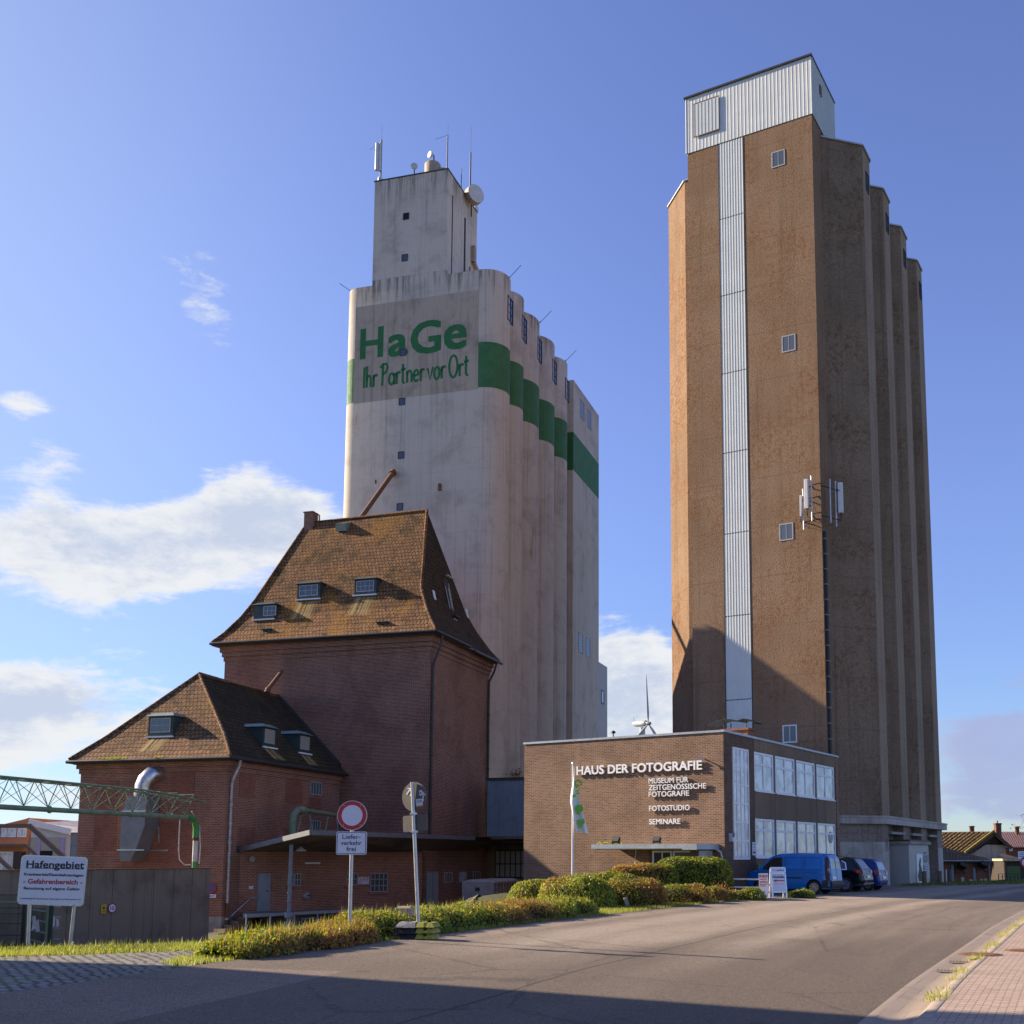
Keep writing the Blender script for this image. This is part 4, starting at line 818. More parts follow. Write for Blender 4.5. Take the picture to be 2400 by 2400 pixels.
def bis(F,ax,px,py,lo_,hi_,zf):
    for _ in range(40):
        md = (lo_+hi_)/2; p = F.hy(px,py,md) if ax == 'y' else F.hx(px,py,md)
        if p.z > zf(md): lo_ = md
        else: hi_ = md
    return p
def slope_front(px,py):        # where the sight line meets the front roof slope
    lo_,hi_ = .0,4.6
    for _ in range(40):
        md = (lo_+hi_)/2; p = FT.hy(px,py,md); zr = 15.62 if md < .05 else (15.67+(md)*1.64 if md < .65 else (16.75+(md-.65)*2.08 if md < 1.25 else 18.0+(md-1.25)*1.70))
        if p.z > zr: lo_ = md
        else: hi_ = md
    return FT.hy(px,py,md)
for px0,px1,py1,hh_,co,wx in ((595,650,1454,.95,3,(.7,1.6)),(697,757,1407,1.02,3,None),(831,889,1397,1.02,4,None)):
    p = slope_front(px0,py1); q = FT.hy(px1,py1,p.y); dormer(rf,MT(p.x,p.y-.05,p.z),q.x-p.x-.2,hh_,1.6,co,wx=wx,top='dormer_roof_dark')
for px0,px1,py1 in ((618,638,1496),(886,912,1480)):
    p = slope_front(px0,py1); q = FT.hy(px1,py1,p.y); mb = MB(); mb.box(0,q.x-p.x-.1,-.1,1.0,-.2,.5); mb.box(-.08,q.x-p.x,-.2,1.0,.5,.56); mb.box(.2,q.x-p.x-.3,-.115,0,.08,.42,1); mb.xform(MT(p.x,p.y,p.z)).build('roof_vent',['dormer_green','dark_void'],rf)
p = slope_front(795,1243); mb = MB(); mb.obox((.3,.1,.25),(.75,.9,.5),0,R(20)); mb.xform(MT(p.x,p.y,p.z)).build('roof_hatch','dormer_roof',rf)
# right hand hip: loading hatch with torn boards, small lights
def hipz(x): return 18.0+(-1.25-x)*4.5 if x < -1.25 else (16.75+(-.65-x)*2.08 if x < -.65 else 15.65+(-x)*1.7)
def hx_(px,py):
    lo_,hi_ = -2.5,.5
    for _ in range(40):
        md = (lo_+hi_)/2; p = FT.hx(px,py,md)
        if p.z > hipz(md): hi_ = md
        else: lo_ = md
    return FT.hx(px,py,md)
p = hx_(1050,1400); mb = MB(); mb.obox((0.02,0,0),(.12,.75,2.6),0,0,-R(13)); 
for k in range(5): mb.obox((.09,-.3+.15*k,random.uniform(-.2,.2)),(.04,.09,random.uniform(1.4,2.3)),0,R(random.uniform(-6,6)),-R(13),1)
mb.obox((.1,0,1.35),(.14,1.0,.1),0,0,-R(13),1); mb.xform(MT(p.x,p.y,p.z)).build('loading_hatch',['wood_dark','cladding_grey'],rf)
p = hx_(1066,1448); mb = MB(); mb.box(-.9,.25,-.45,.45,.0,.12); mb.box(-.9,.05,-.35,.35,-.75,0); mb.box(.05,.07,-.28,-.05,-.65,-.1,1); mb.box(.05,.07,.05,.28,-.65,-.1,1); mb.xform(MT(p.x,p.y,p.z)).build('small_dormer',['wood_dark','glass_blinds'],rf)
for px,py in ((1016,1395),(1093,1438)):
    p = hx_(px,py); mb = MB(); mb.obox((0.05,0,0),(.06,.28,.62),0,0,-R(13)); mb.xform(MT(p.x,p.y,p.z)).build('roof_light','white_paint',rf)
m,t,b = newmat('runoff'); uv = t.n('ShaderNodeTexCoord').outputs['UV']; u_,v_,_ = t.xyz(uv)[:3]
b.inputs['Base Color'].default_value = (.50,.36,.15,1); b.inputs['Roughness'].default_value = .9
sn = t.noise(t.mapv(uv,(6,.12,1)),1.0,5,.65); a_ = t.math('MULTIPLY',t.step(sn,.38,.6),t.step(v_,0,.25)); a_ = t.math('MULTIPLY',a_,t.math('MULTIPLY',t.step(u_,0,.2),t.math('SUBTRACT',1,t.step(u_,.8,1))))
tr_ = t.n('ShaderNodeBsdfTransparent'); ms = t.n('ShaderNodeMixShader'); t.set(ms.inputs[0],t.math('MULTIPLY',a_,.75)); t.l.new(tr_.outputs[0],ms.inputs[1]); t.l.new(b.outputs[0],ms.inputs[2]); t.l.new(ms.outputs[0],[n for n in t.nt.nodes if n.type == 'OUTPUT_MATERIAL'][0].inputs[0])
def runoff(roof,hits,zf,Fr,side=False):      # hits: top left, top right, bottom left, bottom right pixels on the slope
    P = []
    for px,py in hits:
        p = slope_front(px,py) if Fr is FT else (bis(FL,'y',px,py,-.3,3.4,lambda y: 7.08+1.03*y if y < .75 else 7.85+(y-.75)*1.363) if not side else bis(FL,'x',px,py,.3,-4.2,lambda x: 7.08-1.03*x if x > -.75 else 7.85+(-.75-x)*1.04))
        P.append(p+(Vector((0,-.03,.03)) if not side else Vector((.03,0,.03))))
    a,b2_,c_,d_ = P; n_ = 8; mb = MB(); vv = []; uvs = []
    for k in range(n_+1): f = k/n_; vv += [a.lerp(c_,f),b2_.lerp(d_,f)]
    for i,q in enumerate(vv):       # keep every row on the curved slope
        if not side:
            z_ = zf(q.y)+.035; vv[i] = Vector((q.x,q.y,z_))
        else: vv[i] = Vector((q.x,q.y,zf(q.x)+.035))
    mb.add(vv,[(2*k,2*k+2,2*k+3,2*k+1) for k in range(n_)]); o = mb.build('runoff_stain','runoff',roof,fixn=False)
    for l in o.data.loops: i = l.vertex_index; o.data.uv_layers[0].data[l.index].uv = (i%2,1-(i//2)/n_)
    return o
def zft(md): return 15.62 if md < .05 else (15.67+(md-.05)*1.8 if md < .65 else (16.75+(md-.65)*2.08 if md < 1.25 else 18.0+(md-1.25)*1.70))
zfl = lambda y: 7.08+1.03*y if y < .75 else 7.85+(y-.75)*1.363
zfs = lambda x: 7.08-1.03*x if x > -.75 else 7.85+(-.75-x)*1.04
runoff(rf,((590,1456),(640,1456),(562,1494),(620,1490)),zft,FT); runoff(rf,((692,1410),(750,1408),(655,1483),(722,1478)),zft,FT); runoff(rf,((826,1400),(884,1398),(790,1472),(860,1466)),zft,FT)
# ground level of its right hand wall: double door and small windows under the canopy
p = FT.hx(1000,2044,0); q = FT.hx(1025,2117,0); mb = MB(); mb.box(0.005,.05,p.y,q.y,q.z-.05,p.z); mb.box(.05,.056,(p.y+q.y)/2-.012,(p.y+q.y)/2+.012,q.z,p.z,1); mb.build('double_door',['door_grey','dark_void'],tb)
for a,b_,c_,d_,gl in ((1041,2044,1059,2068,'glass_old'),(1076,2043,1092,2067,'glass_blinds'),(1108,2042,1125,2063,'glass_old')):
    p = FT.hx(a,b_,0); q = FT.hx(c_,d_,0); window(tb,MT(0,p.y,q.z,True),q.y-p.y,p.z-q.z,3,1,'window_grey',gl,.05,.04,.04)
tag(MB().tube([FT.w(-4.1,4.7,24.0),FT.w(-4.4,13.35,27.1)] if False else [at(842,1219,72.3),at(921,1108,78.2)],.17,10).tube([at(919,1110,78.0),at(922,1106,78.35)],.24,10).build('slanted_pipe','rust'),'rusty pipe slanting from the tall tiled roof up to the white silo','pipe')
p_,q_ = at(626,1618,64.4),at(661,1573,67.2); tag(MB().tube([p_,q_],.12,9).tube([p_-Vector((0,0,.15)),p_+(q_-p_)*.08],.17,9).build('slanted_pipe','rust'),'short rusty pipe from the lower roof ridge to the tall brick wall','pipe')
# ================================================================== lower brick warehouse in front
FL = Frame(-18.6,55.3,15.5)
lb = thing('brick_warehouse','lower red brick warehouse with hipped tiled roof and a metal duct on its wall','warehouse',FL.o,FL.rz)
mb = MB(); mb.box(-8.7,0,0,11.5,-2.7,6.2); mb.build('wall','brick_low',lb)
mb = MB()
for k,(o_,a,b_) in enumerate(((.07,5.95,6.2),(.17,6.2,6.42),(.28,6.42,6.6))): mb.box(-8.7-o_,o_,-o_,11.4,a+.001*k,b_)
mb.build('cornice','brick_low',lb)
for x0,x1,z0,z1 in ((-7.7,-6.35,2.0,5.6),(-3.2,-1.85,4.75,5.95),(-5.9,-1.6,.1,3.4),(-7.5,-5.6,-2,.0)): MB().box(x0,x1,-.025,.05,z0,z1).build('bricked_up_bay','brick_low_red',lb)
for y0,y1,z0,z1 in ((1.1,2.5,4.7,6.0),(1.1,2.6,1.9,3.2),(5.5,7.2,4.6,5.9),(5.5,7.2,1.8,3.2),(8.0,9.3,4.2,5.0)): MB().box(-.05,.025,y0,y1,z0,z1).build('bricked_up_bay','brick_low_red',lb)
mb = MB(); mb.box(-1.5,.03,-.03,1.38,-2.7,-1.25); mb.build('plinth','concrete_plinth',lb)
mb = MB(); y1_ = 11.45
rings = [(.44,6.62),(.0,7.08),(-.75,7.85)]
R_ = [[(-8.7-o_,-o_,z),(o_,-o_,z),(o_,y1_,z),(-8.7-o_,y1_,z)] for o_,z in rings]
for a,b_ in zip(R_,R_[1:]):
    for i in (0,1,3): j = (i+1)%4; mb.add([a[i],a[j],b_[j],b_[i]],[(0,1,2,3)])
A_ = (-4.35,3.5,11.6); B_ = (-4.35,y1_,11.45); t_ = R_[-1]
mb.add([t_[0],t_[1],A_],[(0,1,2)]); mb.add([t_[1],t_[2],B_,A_],[(0,1,2,3)]); mb.add([t_[3],t_[0],A_,B_],[(0,1,2,3)])
e = R_[0]; mb.add([(q[0],q[1],q[2]-.16) for q in e]+e,[(3,2,1,0),(0,1,5,4),(1,2,6,5),(3,0,4,7)],1)
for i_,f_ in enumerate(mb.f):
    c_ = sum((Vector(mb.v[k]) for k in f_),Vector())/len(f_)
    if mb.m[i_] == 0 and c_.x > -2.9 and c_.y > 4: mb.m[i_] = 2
lrf = mb.build('roof',['roof_low','gutter_dark','roof_low_moss_shade'],lb)
mb = MB(); mb.tube([A_,B_],.11,8)
for s_ in ((0,1),(-8.7,-1)): mb.tube([(s_[0]+.43*s_[1],-.43,6.68),(s_[0],0,7.12),(s_[0]-.75*s_[1],.75,7.89),A_],.09,8)
mb.build('ridge_tile','roof_low',lrf)
mb = MB(); mb.beam((.0+.02,y1_-.1,7.15),(-.75,y1_-.1,7.95),.3,.12); mb.beam((-.75,y1_-.1,7.95),(-4.35,y1_-.1,11.55),.3,.12); mb.build('flashing','gutter_dark',lrf)
mb = MB(); gutter(mb,[(-9.2,-.5,6.55),(.5,-.5,6.55),(.5,11.5,6.55)]); mb.build('gutter','gutter_dark',lb)
mb = MB(); q = scatter([(-7,-.56),(-3.4,-.56),(-3.4,-.42),(-7,-.42)],500); P = np.array([(x,y,6.6) for x,y in q if (x<-5.6 or x>-3.9)]); blades(mb,P,.16,.03,rng.integers(0,2,len(P)),.8); o_ = mb.build('gutter_moss',['grass_green','leaf_yellow'],lb,uv=False,fixn=False); o_['kind'] = 'stuff'
downpipe(lb,[(.5,.35,6.5),(.46,.35,6.2),(.14,.3,5.5),(.1,.3,5.2),(.1,.3,-2.3)],.07,'pipe_white',8)
mb = MB(); mb.tube([(.1,.3,-1.9),(.1,.3,-.6)],.075,8); mb.build('pipe_shoe','rust',lb)
# front dormer and two dormers on the right slope
p = bis(FL,'y',348,1728,-.3,3.4,lambda y: 7.08+1.03*y if y < .75 else 7.85+(y-.75)*1.363); q = FL.hy(406,1728,p.y)
dormer(lrf,MT(p.x,p.y-.05,p.z),q.x-p.x,1.08,2.4,3)
rot = Matrix.Rotation(R(90),4,'Z')
for px,py in ((617,1750),(701,1764)):
    p = bis(FL,'x',px,py,.3,-4.2,lambda x: 7.08-1.03*x if x > -.75 else 7.85+(-.75-x)*1.04); dormer(lrf,Matrix.Translation((p.x,p.y-.05,p.z)) @ rot,1.25,1.08,2.4,2,rows=1,gl='glass_panel')
runoff(lrf,((345,1732),(405,1730),(312,1768),(372,1766)),zfl,FL); runoff(lrf,((612,1752),(642,1758),(640,1785),(678,1792)),zfs,FL,True); runoff(lrf,((700,1768),(726,1772),(722,1795),(752,1800)),zfs,FL,True)
for y0,z0,w_,h_ in ((8.05,5.2,1.25,.75),(8.15,3.0,1.1,.75)): window(lb,MT(0,y0,z0,True),w_,h_,4,1,'window_grey','glass_old',.05,.05,.05)
# duct on the front wall
du = thing('extract_duct','grey sheet metal duct with a rusty elbow on the low brick front','duct',FL.w(-4.35,.12,2.15),FL.rz); dx = -5.1
def du_b(name,mb,mat): mb.v = [(v[0]*.92,v[1]*.8,(v[2]-2)*.92) for v in mb.v]; return mb.build(name,mat,du)
mb = MB(); a_ = [(0.75*0+.55*math.sin(R(q)),-.75+.0*q,5.3+0) for q in ()]
mb.tube([(.45,.15,6.0),(.42,-.35,6.02),(.3,-.75,5.95),(.12,-.92,5.65),(.0,-.98,5.3),(.0,-.98,5.0)],[.44,.44,.45,.46,.46,.46],18); du_b('elbow',mb,'duct_shiny')
mb = MB(); mb.lathe([(.47,0),(.48,.04),(.48,.36),(.47,.4)],(0,-.98,4.72),'Z',20); du_b('collar',mb,'duct_metal')
mb = MB()
def frus(z0,x0,x1,y0,y1,z1,X0,X1,Y0,Y1): mb.add([(x0,y0,z0),(x1,y0,z0),(x1,y1,z0),(x0,y1,z0),(X0,Y0,z1),(X1,Y0,z1),(X1,Y1,z1),(X0,Y1,z1)],[(3,2,1,0),(4,5,6,7),(0,1,5,4),(1,2,6,5),(2,3,7,6),(3,0,4,7)])
frus(3.95,-.78,.62,-1.55,-.35,4.75,-.66,.66,-1.5,-.4); frus(3.1,-.88,.62,-1.6,-.3,3.93,-.8,.62,-1.58,-.32); frus(1.75,-.86,.1,-1.6,-.25,3.1,-.86,.6,-1.6,-.28); frus(1.25,-.84,-.2,-1.55,-.25,1.75,-.86,.1,-1.6,-.25); du_b('box',mb,'duct_metal')
mb = MB(); mb.box(-.9,.66,-1.63,-.28,3.9,3.97); mb.box(-1.0,.7,-1.66,-1.6,1.82,1.88); mb.beam((.66,-.3,3.1),(.66,-.05,1.8),.08,.08); mb.box(-1.0,1.25,-.2,-.12,1.8,1.87); du_b('strap',mb,'galvanised')
# ================================================================== brick annex under the canopy, dock and canopy
FA = Frame(-18.2,56.6,44.0)          # wall runs along local y; its face looks to +x
an_ = thing('brick_annex','single storey red brick annex with a grey door under the concrete canopy','annex',FA.o,FA.rz)
LA = 11.4
mb = MB(); mb.box(-2.2,0,0,LA,-2.6,1.95); mb.build('wall','brick_annex',an_)
mb = MB(); mb.box(-2.3,.1,-.3,LA+.2,1.95,2.12); mb.box(-.3,.12,-1.2,.0,1.9,2.25,1); mb.build('flat_roof',['zinc','gutter_dark'],an_)
def ah(px,py): return FA.hx(px,py,0)
p,q = ah(604,2047),ah(631,2134); mb = MB(); mb.box(.003,.05,p.y,q.y,q.z,p.z); mb.box(.05,.07,p.y+.05,q.y-.05,q.z+.05,p.z-.05); d_ = mb.build('door','door_grey',an_)
mb = MB(); mb.tube([(.07,q.y-.15,q.z+1.0),(.12,q.y-.15,q.z+1.0),(.12,q.y-.28,q.z+1.0)],.02,6); mb.build('handle','dark_metal',d_)
for a,b_,c_,d_,co,ro_ in ((690,2047,704,2077,2,2),(674,2048,688,2076,2,2),(812,2046,837,2075,3,2),(868,2046,908,2090,4,3)):
    p,q = ah(a,b_),ah(c_,d_); window(an_,MT(0,p.y,q.z,True),q.y-p.y,p.z-q.z,co,ro_,'window_grey','glass_old',.05,.04,.04)
    mb = MB(); mb.box(0,.1,p.y-.1,q.y+.1,q.z-.12,q.z-.02); mb.build('sill','brick_annex',an_)
def wallthing(name,lab,cat,px,py,build,grp=None,sc=1):
    p = ah(px,py); t_ = thing(name,lab,cat,FA.w(0,p.y,p.z),FA.rz,grp); build(t_)
    for c_ in t_.children_recursive: c_.data.transform(Matrix.Scale(sc,4))
    return t_
def b_tube(t_): MB().box(.02,.1,-.45,.45,-.04,.04).build('tube','white_paint',t_); MB().box(.0,.03,-.4,.4,-.03,.03).build('backplate','window_grey',t_)
wallthing('strip_lamp','unlit white strip lamp fixed high on the annex wall','lamp',731,2023,b_tube)
def b_sign(t_):
    MB().box(.01,.03,-.55,.75,-.35,.35).build('board','sign_white',t_)
    mb = MB(); mb.poly([(.035,-.42,.02),(.035,-.12,.02),(.035,-.27,.28)]); mb.build('warning_triangle','sign_yellow',t_,uv=False)
    for k in range(2):
        mb = MB(); P = [(.034,.12+k*.38+.15*math.cos(a),.15+.15*math.sin(a)) for a in frange(0,2*math.pi,20)][:-1]; mb.poly(P); mb.build('ring','sign_red',t_,uv=False)
        mb = MB(); mb.poly([(.037,.12+k*.38+(y_-.12-k*.38)*.7,.15+(z_-.15)*.7) for _,y_,z_ in P]); mb.obox((.04,.12+k*.38,.15),(.004,.03,.24),0,R(45),0,1); mb.build('symbol',['sign_white','sign_text'],t_,uv=False)
    mb = MB(); mb.box(.032,.036,-.42,-.1,-.28,-.06); mb.box(.033,.038,-.39,-.13,-.25,-.09,1); mb.build('symbol_box',['sign_text','sign_white'],t_)
wallthing('safety_sign','white safety sign with yellow triangle and two round symbols on the annex','sign',850,2064,b_sign,None,.55)
wallthing('name_plate','small white plate left of the grey annex door','plate',588,2080,lambda t_: MB().box(.01,.03,-.12,.12,-.08,.08).build('board','sign_white',t_))
def b_horn(t_):
    mb = MB(); mb.lathe([(.06,0),(.3,.28),(.32,.3)],(0,0,0),'X',14); mb.build('horn','window_grey',t_); MB().box(-.02,.1,-.1,.1,-.1,.1).build('bracket','dark_metal',t_)
wallthing('horn_loudspeaker','grey horn loudspeaker high at the left end of the annex wall','loudspeaker',588,2014,b_horn,None,.5)
def b_drum(t_): MB().lathe([(.42,.05),(.45,.1),(.45,.3),(.3,.34),(.3,.5)],(0,0,0),'X',18).build('drum','metal_grey',t_); MB().lathe([(.1,.5),(.1,.7)],(0,0,0),'X',10).tube([(.55,0,0),(.6,.5,.15)],.05).build('hub','dark_metal',t_)
wallthing('hose_reel','grey round hose reel on the annex wall right of the column','hose reel',716,2099,b_drum,None,.42)
def b_rail(t_): MB().tube([(.25,-1.7,-1.15),(.25,-.35,.0),(.25,0,.0)],.03,6).build('rail','steel_bright',t_); MB().tube([(.25,-1.7,-1.15),(0,-1.7,-1.15)],.025,6).tube([(.25,-.35,0),(0,-.35,0)],.025,6).build('bracket','steel_bright',t_)
wallthing('handrail','bare steel handrail beside the steps left of the annex door','handrail',596,2104,b_rail)
# loading dock
dk = thing('loading_dock','grey concrete loading dock on thin steel posts along the annex','dock',(-17.2,54.6,-2.2))
D_ = [(-17.2,54.6),(-8.6,66.4),(-9.9,65.2),(-18.0,56.8)]
rel = lambda P: [(x+17.2,y-54.6) for x,y in P]
mb = MB(); mb.prism(rel([(-17.2,54.6),(-8.5,66.5),(-9.8,66.0),(-18.1,56.8)]),.92,1.10); mb.build('slab','concrete_plinth',dk)
mb = MB()
d0,d1 = Vector((0,0)),Vector((8.7,11.9)); nd = Vector((11.9,-8.7)).normalized()*.05
mb.beam((d0.x+nd.x,d0.y+nd.y,1.03),(d1.x*.45+nd.x,d1.y*.45+nd.y,1.03),.1,.14); mb.build('edge_rail','metal_grey',dk)
for k in (.005,.1,.2,.3,.4):
    mb = MB(); x,y = d1.x*k,d1.y*k; mb.tube([(x,y,-.1),(x,y,.95)],.05,7); mb.build('post','steel_bright' if k < .2 else 'metal_grey',dk)
mb = MB(); mb.prism(rel([(-16.6,56.0),(-9.0,66.5),(-9.9,66.0),(-17.6,57.2)]),-.3,.92); mb.build('base_wall','concrete_dark',dk)
for k in range(4): window(dk,Matrix.Translation((1.9+k*1.35,3.05+k*1.86,.25)) @ Matrix.Rotation(R(54),4,'Z'),1.1,.5,4,1,'window_grey','glass_old',.05,.05,.04)
mb = MB()
for k in range(6): mb.obox((-.55-.22*k,1.1-.28*k+.3,.92-.18*k-.09-.0),(.9,.5,.18),R(-36)); mb.obox((-.55-.22*k,1.1-.28*k+.3,.35-.18*k),(.85,.3,.9),R(-36))
mb.build('steps','concrete_dark',dk)
# canopy with its column
cp = thing('loading_canopy','grey tilted concrete canopy above the loading dock','canopy',(-13.5,52,0))
Q = [(-18.25,56.55,1.93),(-13.5,52.0,2.72),(-7.6,68.0,2.72),(-10.2,65.1,1.93),(-6.5,72.0,2.75),(-8.1,72.6,2.0)]; Q = [Vector(q)-Vector((13.5*-1,52,0)) for q in Q]
mb = MB(); T_ = [q+Vector((0,0,.17)) for q in Q]; mb.add(Q+T_,[(3,2,1,0),(6,7,8,9),(5,4,2,3),(9,8,10,11)]); mb.build('slab','concrete_dark',cp,fixn=False)
mb = MB()
for a,b_ in ((0,1),(1,2)): mb.beam(Q[a]+Vector((0,0,.09)),Q[b_]+Vector((0,0,.09)),.08,.24)
mb.build('fascia','fascia_dark',cp)
pc = at(683,1985,54.2); zc = pc.z; px_ = pc.x+13.5; py_ = 2.2
mb = MB(); mb.tube([(px_,py_,-2.5),(px_,py_,zc+.12)],.10,14); 
for z_ in (.3,-.1,-.5): mb.lathe([(.12,z_),(.135,z_+.02),(.135,z_+.08),(.12,z_+.1)],(px_,py_,0),'Z',16)
mb.build('column','column_grey',cp); MB().lathe([(.21,-1.25),(.22,-1.23),(.22,-.98),(.17,-.95)],(px_,py_,0),'Z',18).build('column_collar','column_grey',cp); MB().lathe([(.22,-1.75),(.22,-1.42)],(px_,py_,0),'Z',18).build('column_foot','column_grey',cp)
pl_ = at(705,1993,56); t_ = thing('pendant_lamp','unlit round metal lamp hanging under the canopy beside the column','lamp',pl_); MB().lathe([(.05,.18),(.10,.12),(.27,0),(.28,-.05)],(0,0,0),'Z',16).build('shade','dish_white',t_); MB().tube([(0,0,.15),(0,0,.45)],.025,6).build('rod','dark_metal',t_)
# green exhaust pipe on the canopy roof
gp = thing('green_pipe','old green pipe arching onto the canopy roof from the brick wall','pipe',at(690,1955,57.5))
mb = MB(); Yp = 57.5; o0 = gp.location; P = [at(a,b_,c_)-o0 for a,b_,c_ in ((686,1962,57.5),(685,1930,57.5),(688,1909,57.6),(698,1899,57.9),(712,1899,58.3),(790,1911,63.5))]; mb.tube(P[:5],.19,14); mb.build('elbow','pipe_green',gp)
mb = MB(); mb.tube(P[4:],.12,12); mb.lathe([(.19,0),(.19,.12)],tuple(P[4]),'X',14); mb.build('pipe','pipe_green',gp)
mb = MB()
for a,b_,c_,d_,e_ in ((706,1908,696,1956,58.3),(724,1908,733,1950,59),(769,1914,761,1950,61.5),(788,1914,792,1950,63)): mb.tube([at(a,b_,e_)-o0,at(c_,d_,e_-.4)-o0],.05,6)
mb.build('strut','pipe_green',gp)
# corrugated bridge between warehouse and museum, and the glazed wall in the passage below
FBX = Frame(-8.3,71.2,15.5)
br_ = thing('clad_bridge','blue grey corrugated box bridging the gap between warehouse and museum','bridge',FBX.o,FBX.rz)
a_,b_ = FBX.hy(1143,1830,0),FBX.hy(1245,1830,0); z0_ = FBX.hy(1143,1960,0).z
mb = MB(); corrug(mb,a_.x,b_.x+.6,z0_,a_.z,-.04,.20,.045); mb.box(a_.x,b_.x+.6,0,5,z0_+.02,a_.z-.02); mb.build('cladding','cladding_blue',br_)
mb = MB(); mb.box(a_.x-.05,b_.x+.6,-.12,5.1,a_.z,a_.z+.18); mb.build('parapet','gutter_dark',br_)
mb = MB(); mb.box(a_.x,b_.x+.6,-.1,5,z0_-.18,z0_); mb.build('beam','concrete_dark',br_)
p = FBX.w(a_.x+1.9,.1,a_.z+.2); mb = MB(); P = rng.normal(size=(160,3))*np.array([.22,.15,.16])+np.array([0,0,.2]); leaves(mb,P,P,.12,rng.integers(0,2,160)); tag(mb.build('weed',['leaf_brown','leaf_dark'],loc=p,uv=False,fixn=False),'small dry weed growing on top of the corrugated bridge','weed')
FG = Frame(-7.2,74.9,15.5)
gw = thing('glazed_wall','dim glazed wall with a grid of bars at the back of the dark passage','glazed wall',FG.o,FG.rz)
a_,b_ = FG.hy(1160,1992,0),FG.hy(1245,2058,0)
window(gw,MT(a_.x,0,b_.z),b_.x-a_.x,a_.z-b_.z,7,2,'dark_metal','glass_panel',.08,.05,.07,'window')
mb = MB(); mb.box(-1.5,b_.x+1,.05,.3,-2.4,3.2); mb.build('wall','concrete_dark',gw)
mb = MB(); mb.box(-1.2,b_.x+.5,-3.2,.04,2.55,2.75); mb.build('ceiling_beam','dark_metal',gw)
# roll-off container in the yard
ct = thing('roll_off_container','dirty grey steel waste container in the yard behind the hedge','container',at(1122,2100,60),-R(13)); ct.location.z = -2.05
mb = MB(); zt_ = at(1122,2064,60).z+2.1; mb.box(-.95,.85,0,4.6,.2,zt_-.12); mb.add([(-.95,0,zt_-.12),(.85,0,zt_-.12),(.85,4.6,zt_-.12),(-.95,4.6,zt_-.12),(-.6,.1,zt_),(.5,.1,zt_),(.5,4.5,zt_),(-.6,4.5,zt_)],[(0,1,5,4),(1,2,6,5),(2,3,7,6),(3,0,4,7),(4,5,6,7)])
for k in range(9): mb.box(.85,.95,.25+k*.5,.4+k*.5,.3,zt_-.2)
mb.box(.83,.97,-.03,4.65,zt_-.2,zt_-.1); mb.build('body','container_grey',ct)
mb = MB()
for k in range(4): mb.tube([(.35,-.02,.7+k*.35),(.35,-.1,.7+k*.35),(.72,-.1,.7+k*.35),(.72,-.02,.7+k*.35)],.025,6)
mb.build('rung','container_grey',ct); MB().tube([(-.2,-.05,.9)]+[(-.05+.2*math.cos(R(a)),-.12,1.0+.2*math.sin(R(a))) for a in frange(180,0,8)]+[(.15,-.05,.9)],.03,6).box(-.45,.35,-.06,0,.75,.82).box(-.55,-.48,-.08,0,.3,1.1).box(.36,.43,-.08,0,.3,1.1).build('hook','rust',ct)
MB().box(-.2,.05,-.03,0,1.9,2.1).disc((.3,-.02,1.55),.07,.02).build('fitting','dark_metal',ct)
# the white silo and the brick warehouses were set out from a depth of 65 m; here the group is scaled about the camera, meshes included, to be 3.6 % larger and farther off
KW = 1.036; done = set()
for o in set(SC.objects)-BEFORE:
    if o.parent is None: o.location = Vector((o.location.x*KW, o.location.y*KW, EYE+(o.location.z-EYE)*KW))
    else: o.location = o.location*KW
    if o.type == 'MESH' and o.data.name not in done:
        done.add(o.data.name); o.data.transform(Matrix.Scale(KW,4))
# ================================================================== brick museum building
FH = Frame(5.63,50,31.2)
mu = thing('museum','flat roofed two storey brick museum with white lettering on its front','museum',FH.o,FH.rz)
LW, LD, HT = 11.0, 15.35, 7.3
mb = MB(); mb.box(-LW,-.02,0,3.42,-.8,HT); mb.build('front_wall','brick_museum',mu)
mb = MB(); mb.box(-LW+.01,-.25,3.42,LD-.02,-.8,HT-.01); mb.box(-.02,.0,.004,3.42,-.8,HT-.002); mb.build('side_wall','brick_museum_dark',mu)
mb = MB(); mb.box(-.4,.03,LD-.42,LD,-.8,HT); mb.build('corner_pier','brick_museum',mu)
mb = MB(); mb.box(-LW-.05,.06,-.06,LD+.06,HT,HT+.10); mb.build('coping','zinc',mu)
y0,y1 = 3.46,LD-.42
mb = MB(); 
for a,b_ in ((6.72,HT-.003),(3.52,4.80),(-.8,1.62)): MB().box(-.3,-.0,y0,y1,a,b_).build('facade_panel','panel_pebble',mu)
bays = [(3.48,5.85),(6.12,8.72),(9.0,11.68),(11.98,14.80)]
for (a,b_),(c_,d_) in zip(bays,bays[1:]): MB().box(-.27,-.03,b_,c_,4.80,6.72).build('mullion','gutter_dark',mu); MB().box(-.27,-.03,b_,c_,1.62,3.52).build('mullion','gutter_dark',mu); MB().box(-.02,.012,(b_+c_)/2-.012,(b_+c_)/2+.012,3.52,4.8).build('joint','gutter_dark',mu)
for z in (4.82,1.64):
    for a,b_ in bays: window(mu,MT(-.10,a,z,True),b_-a,1.88 if z > 4 else 1.86,2,1,'window_white','glass_blinds',.11,.07,.11,crow=[1.30])
for z in (4.80,1.62):
    for a,b_ in bays: MB().box(-.1,.05,a,b_,z-.03,z+.025).build('sill','window_white',mu)
window(mu,MT(0,.87,1.55,True),1.80,5.15,4,6,'window_white','glass_blinds',.09,.05,.09,name='stair_window')
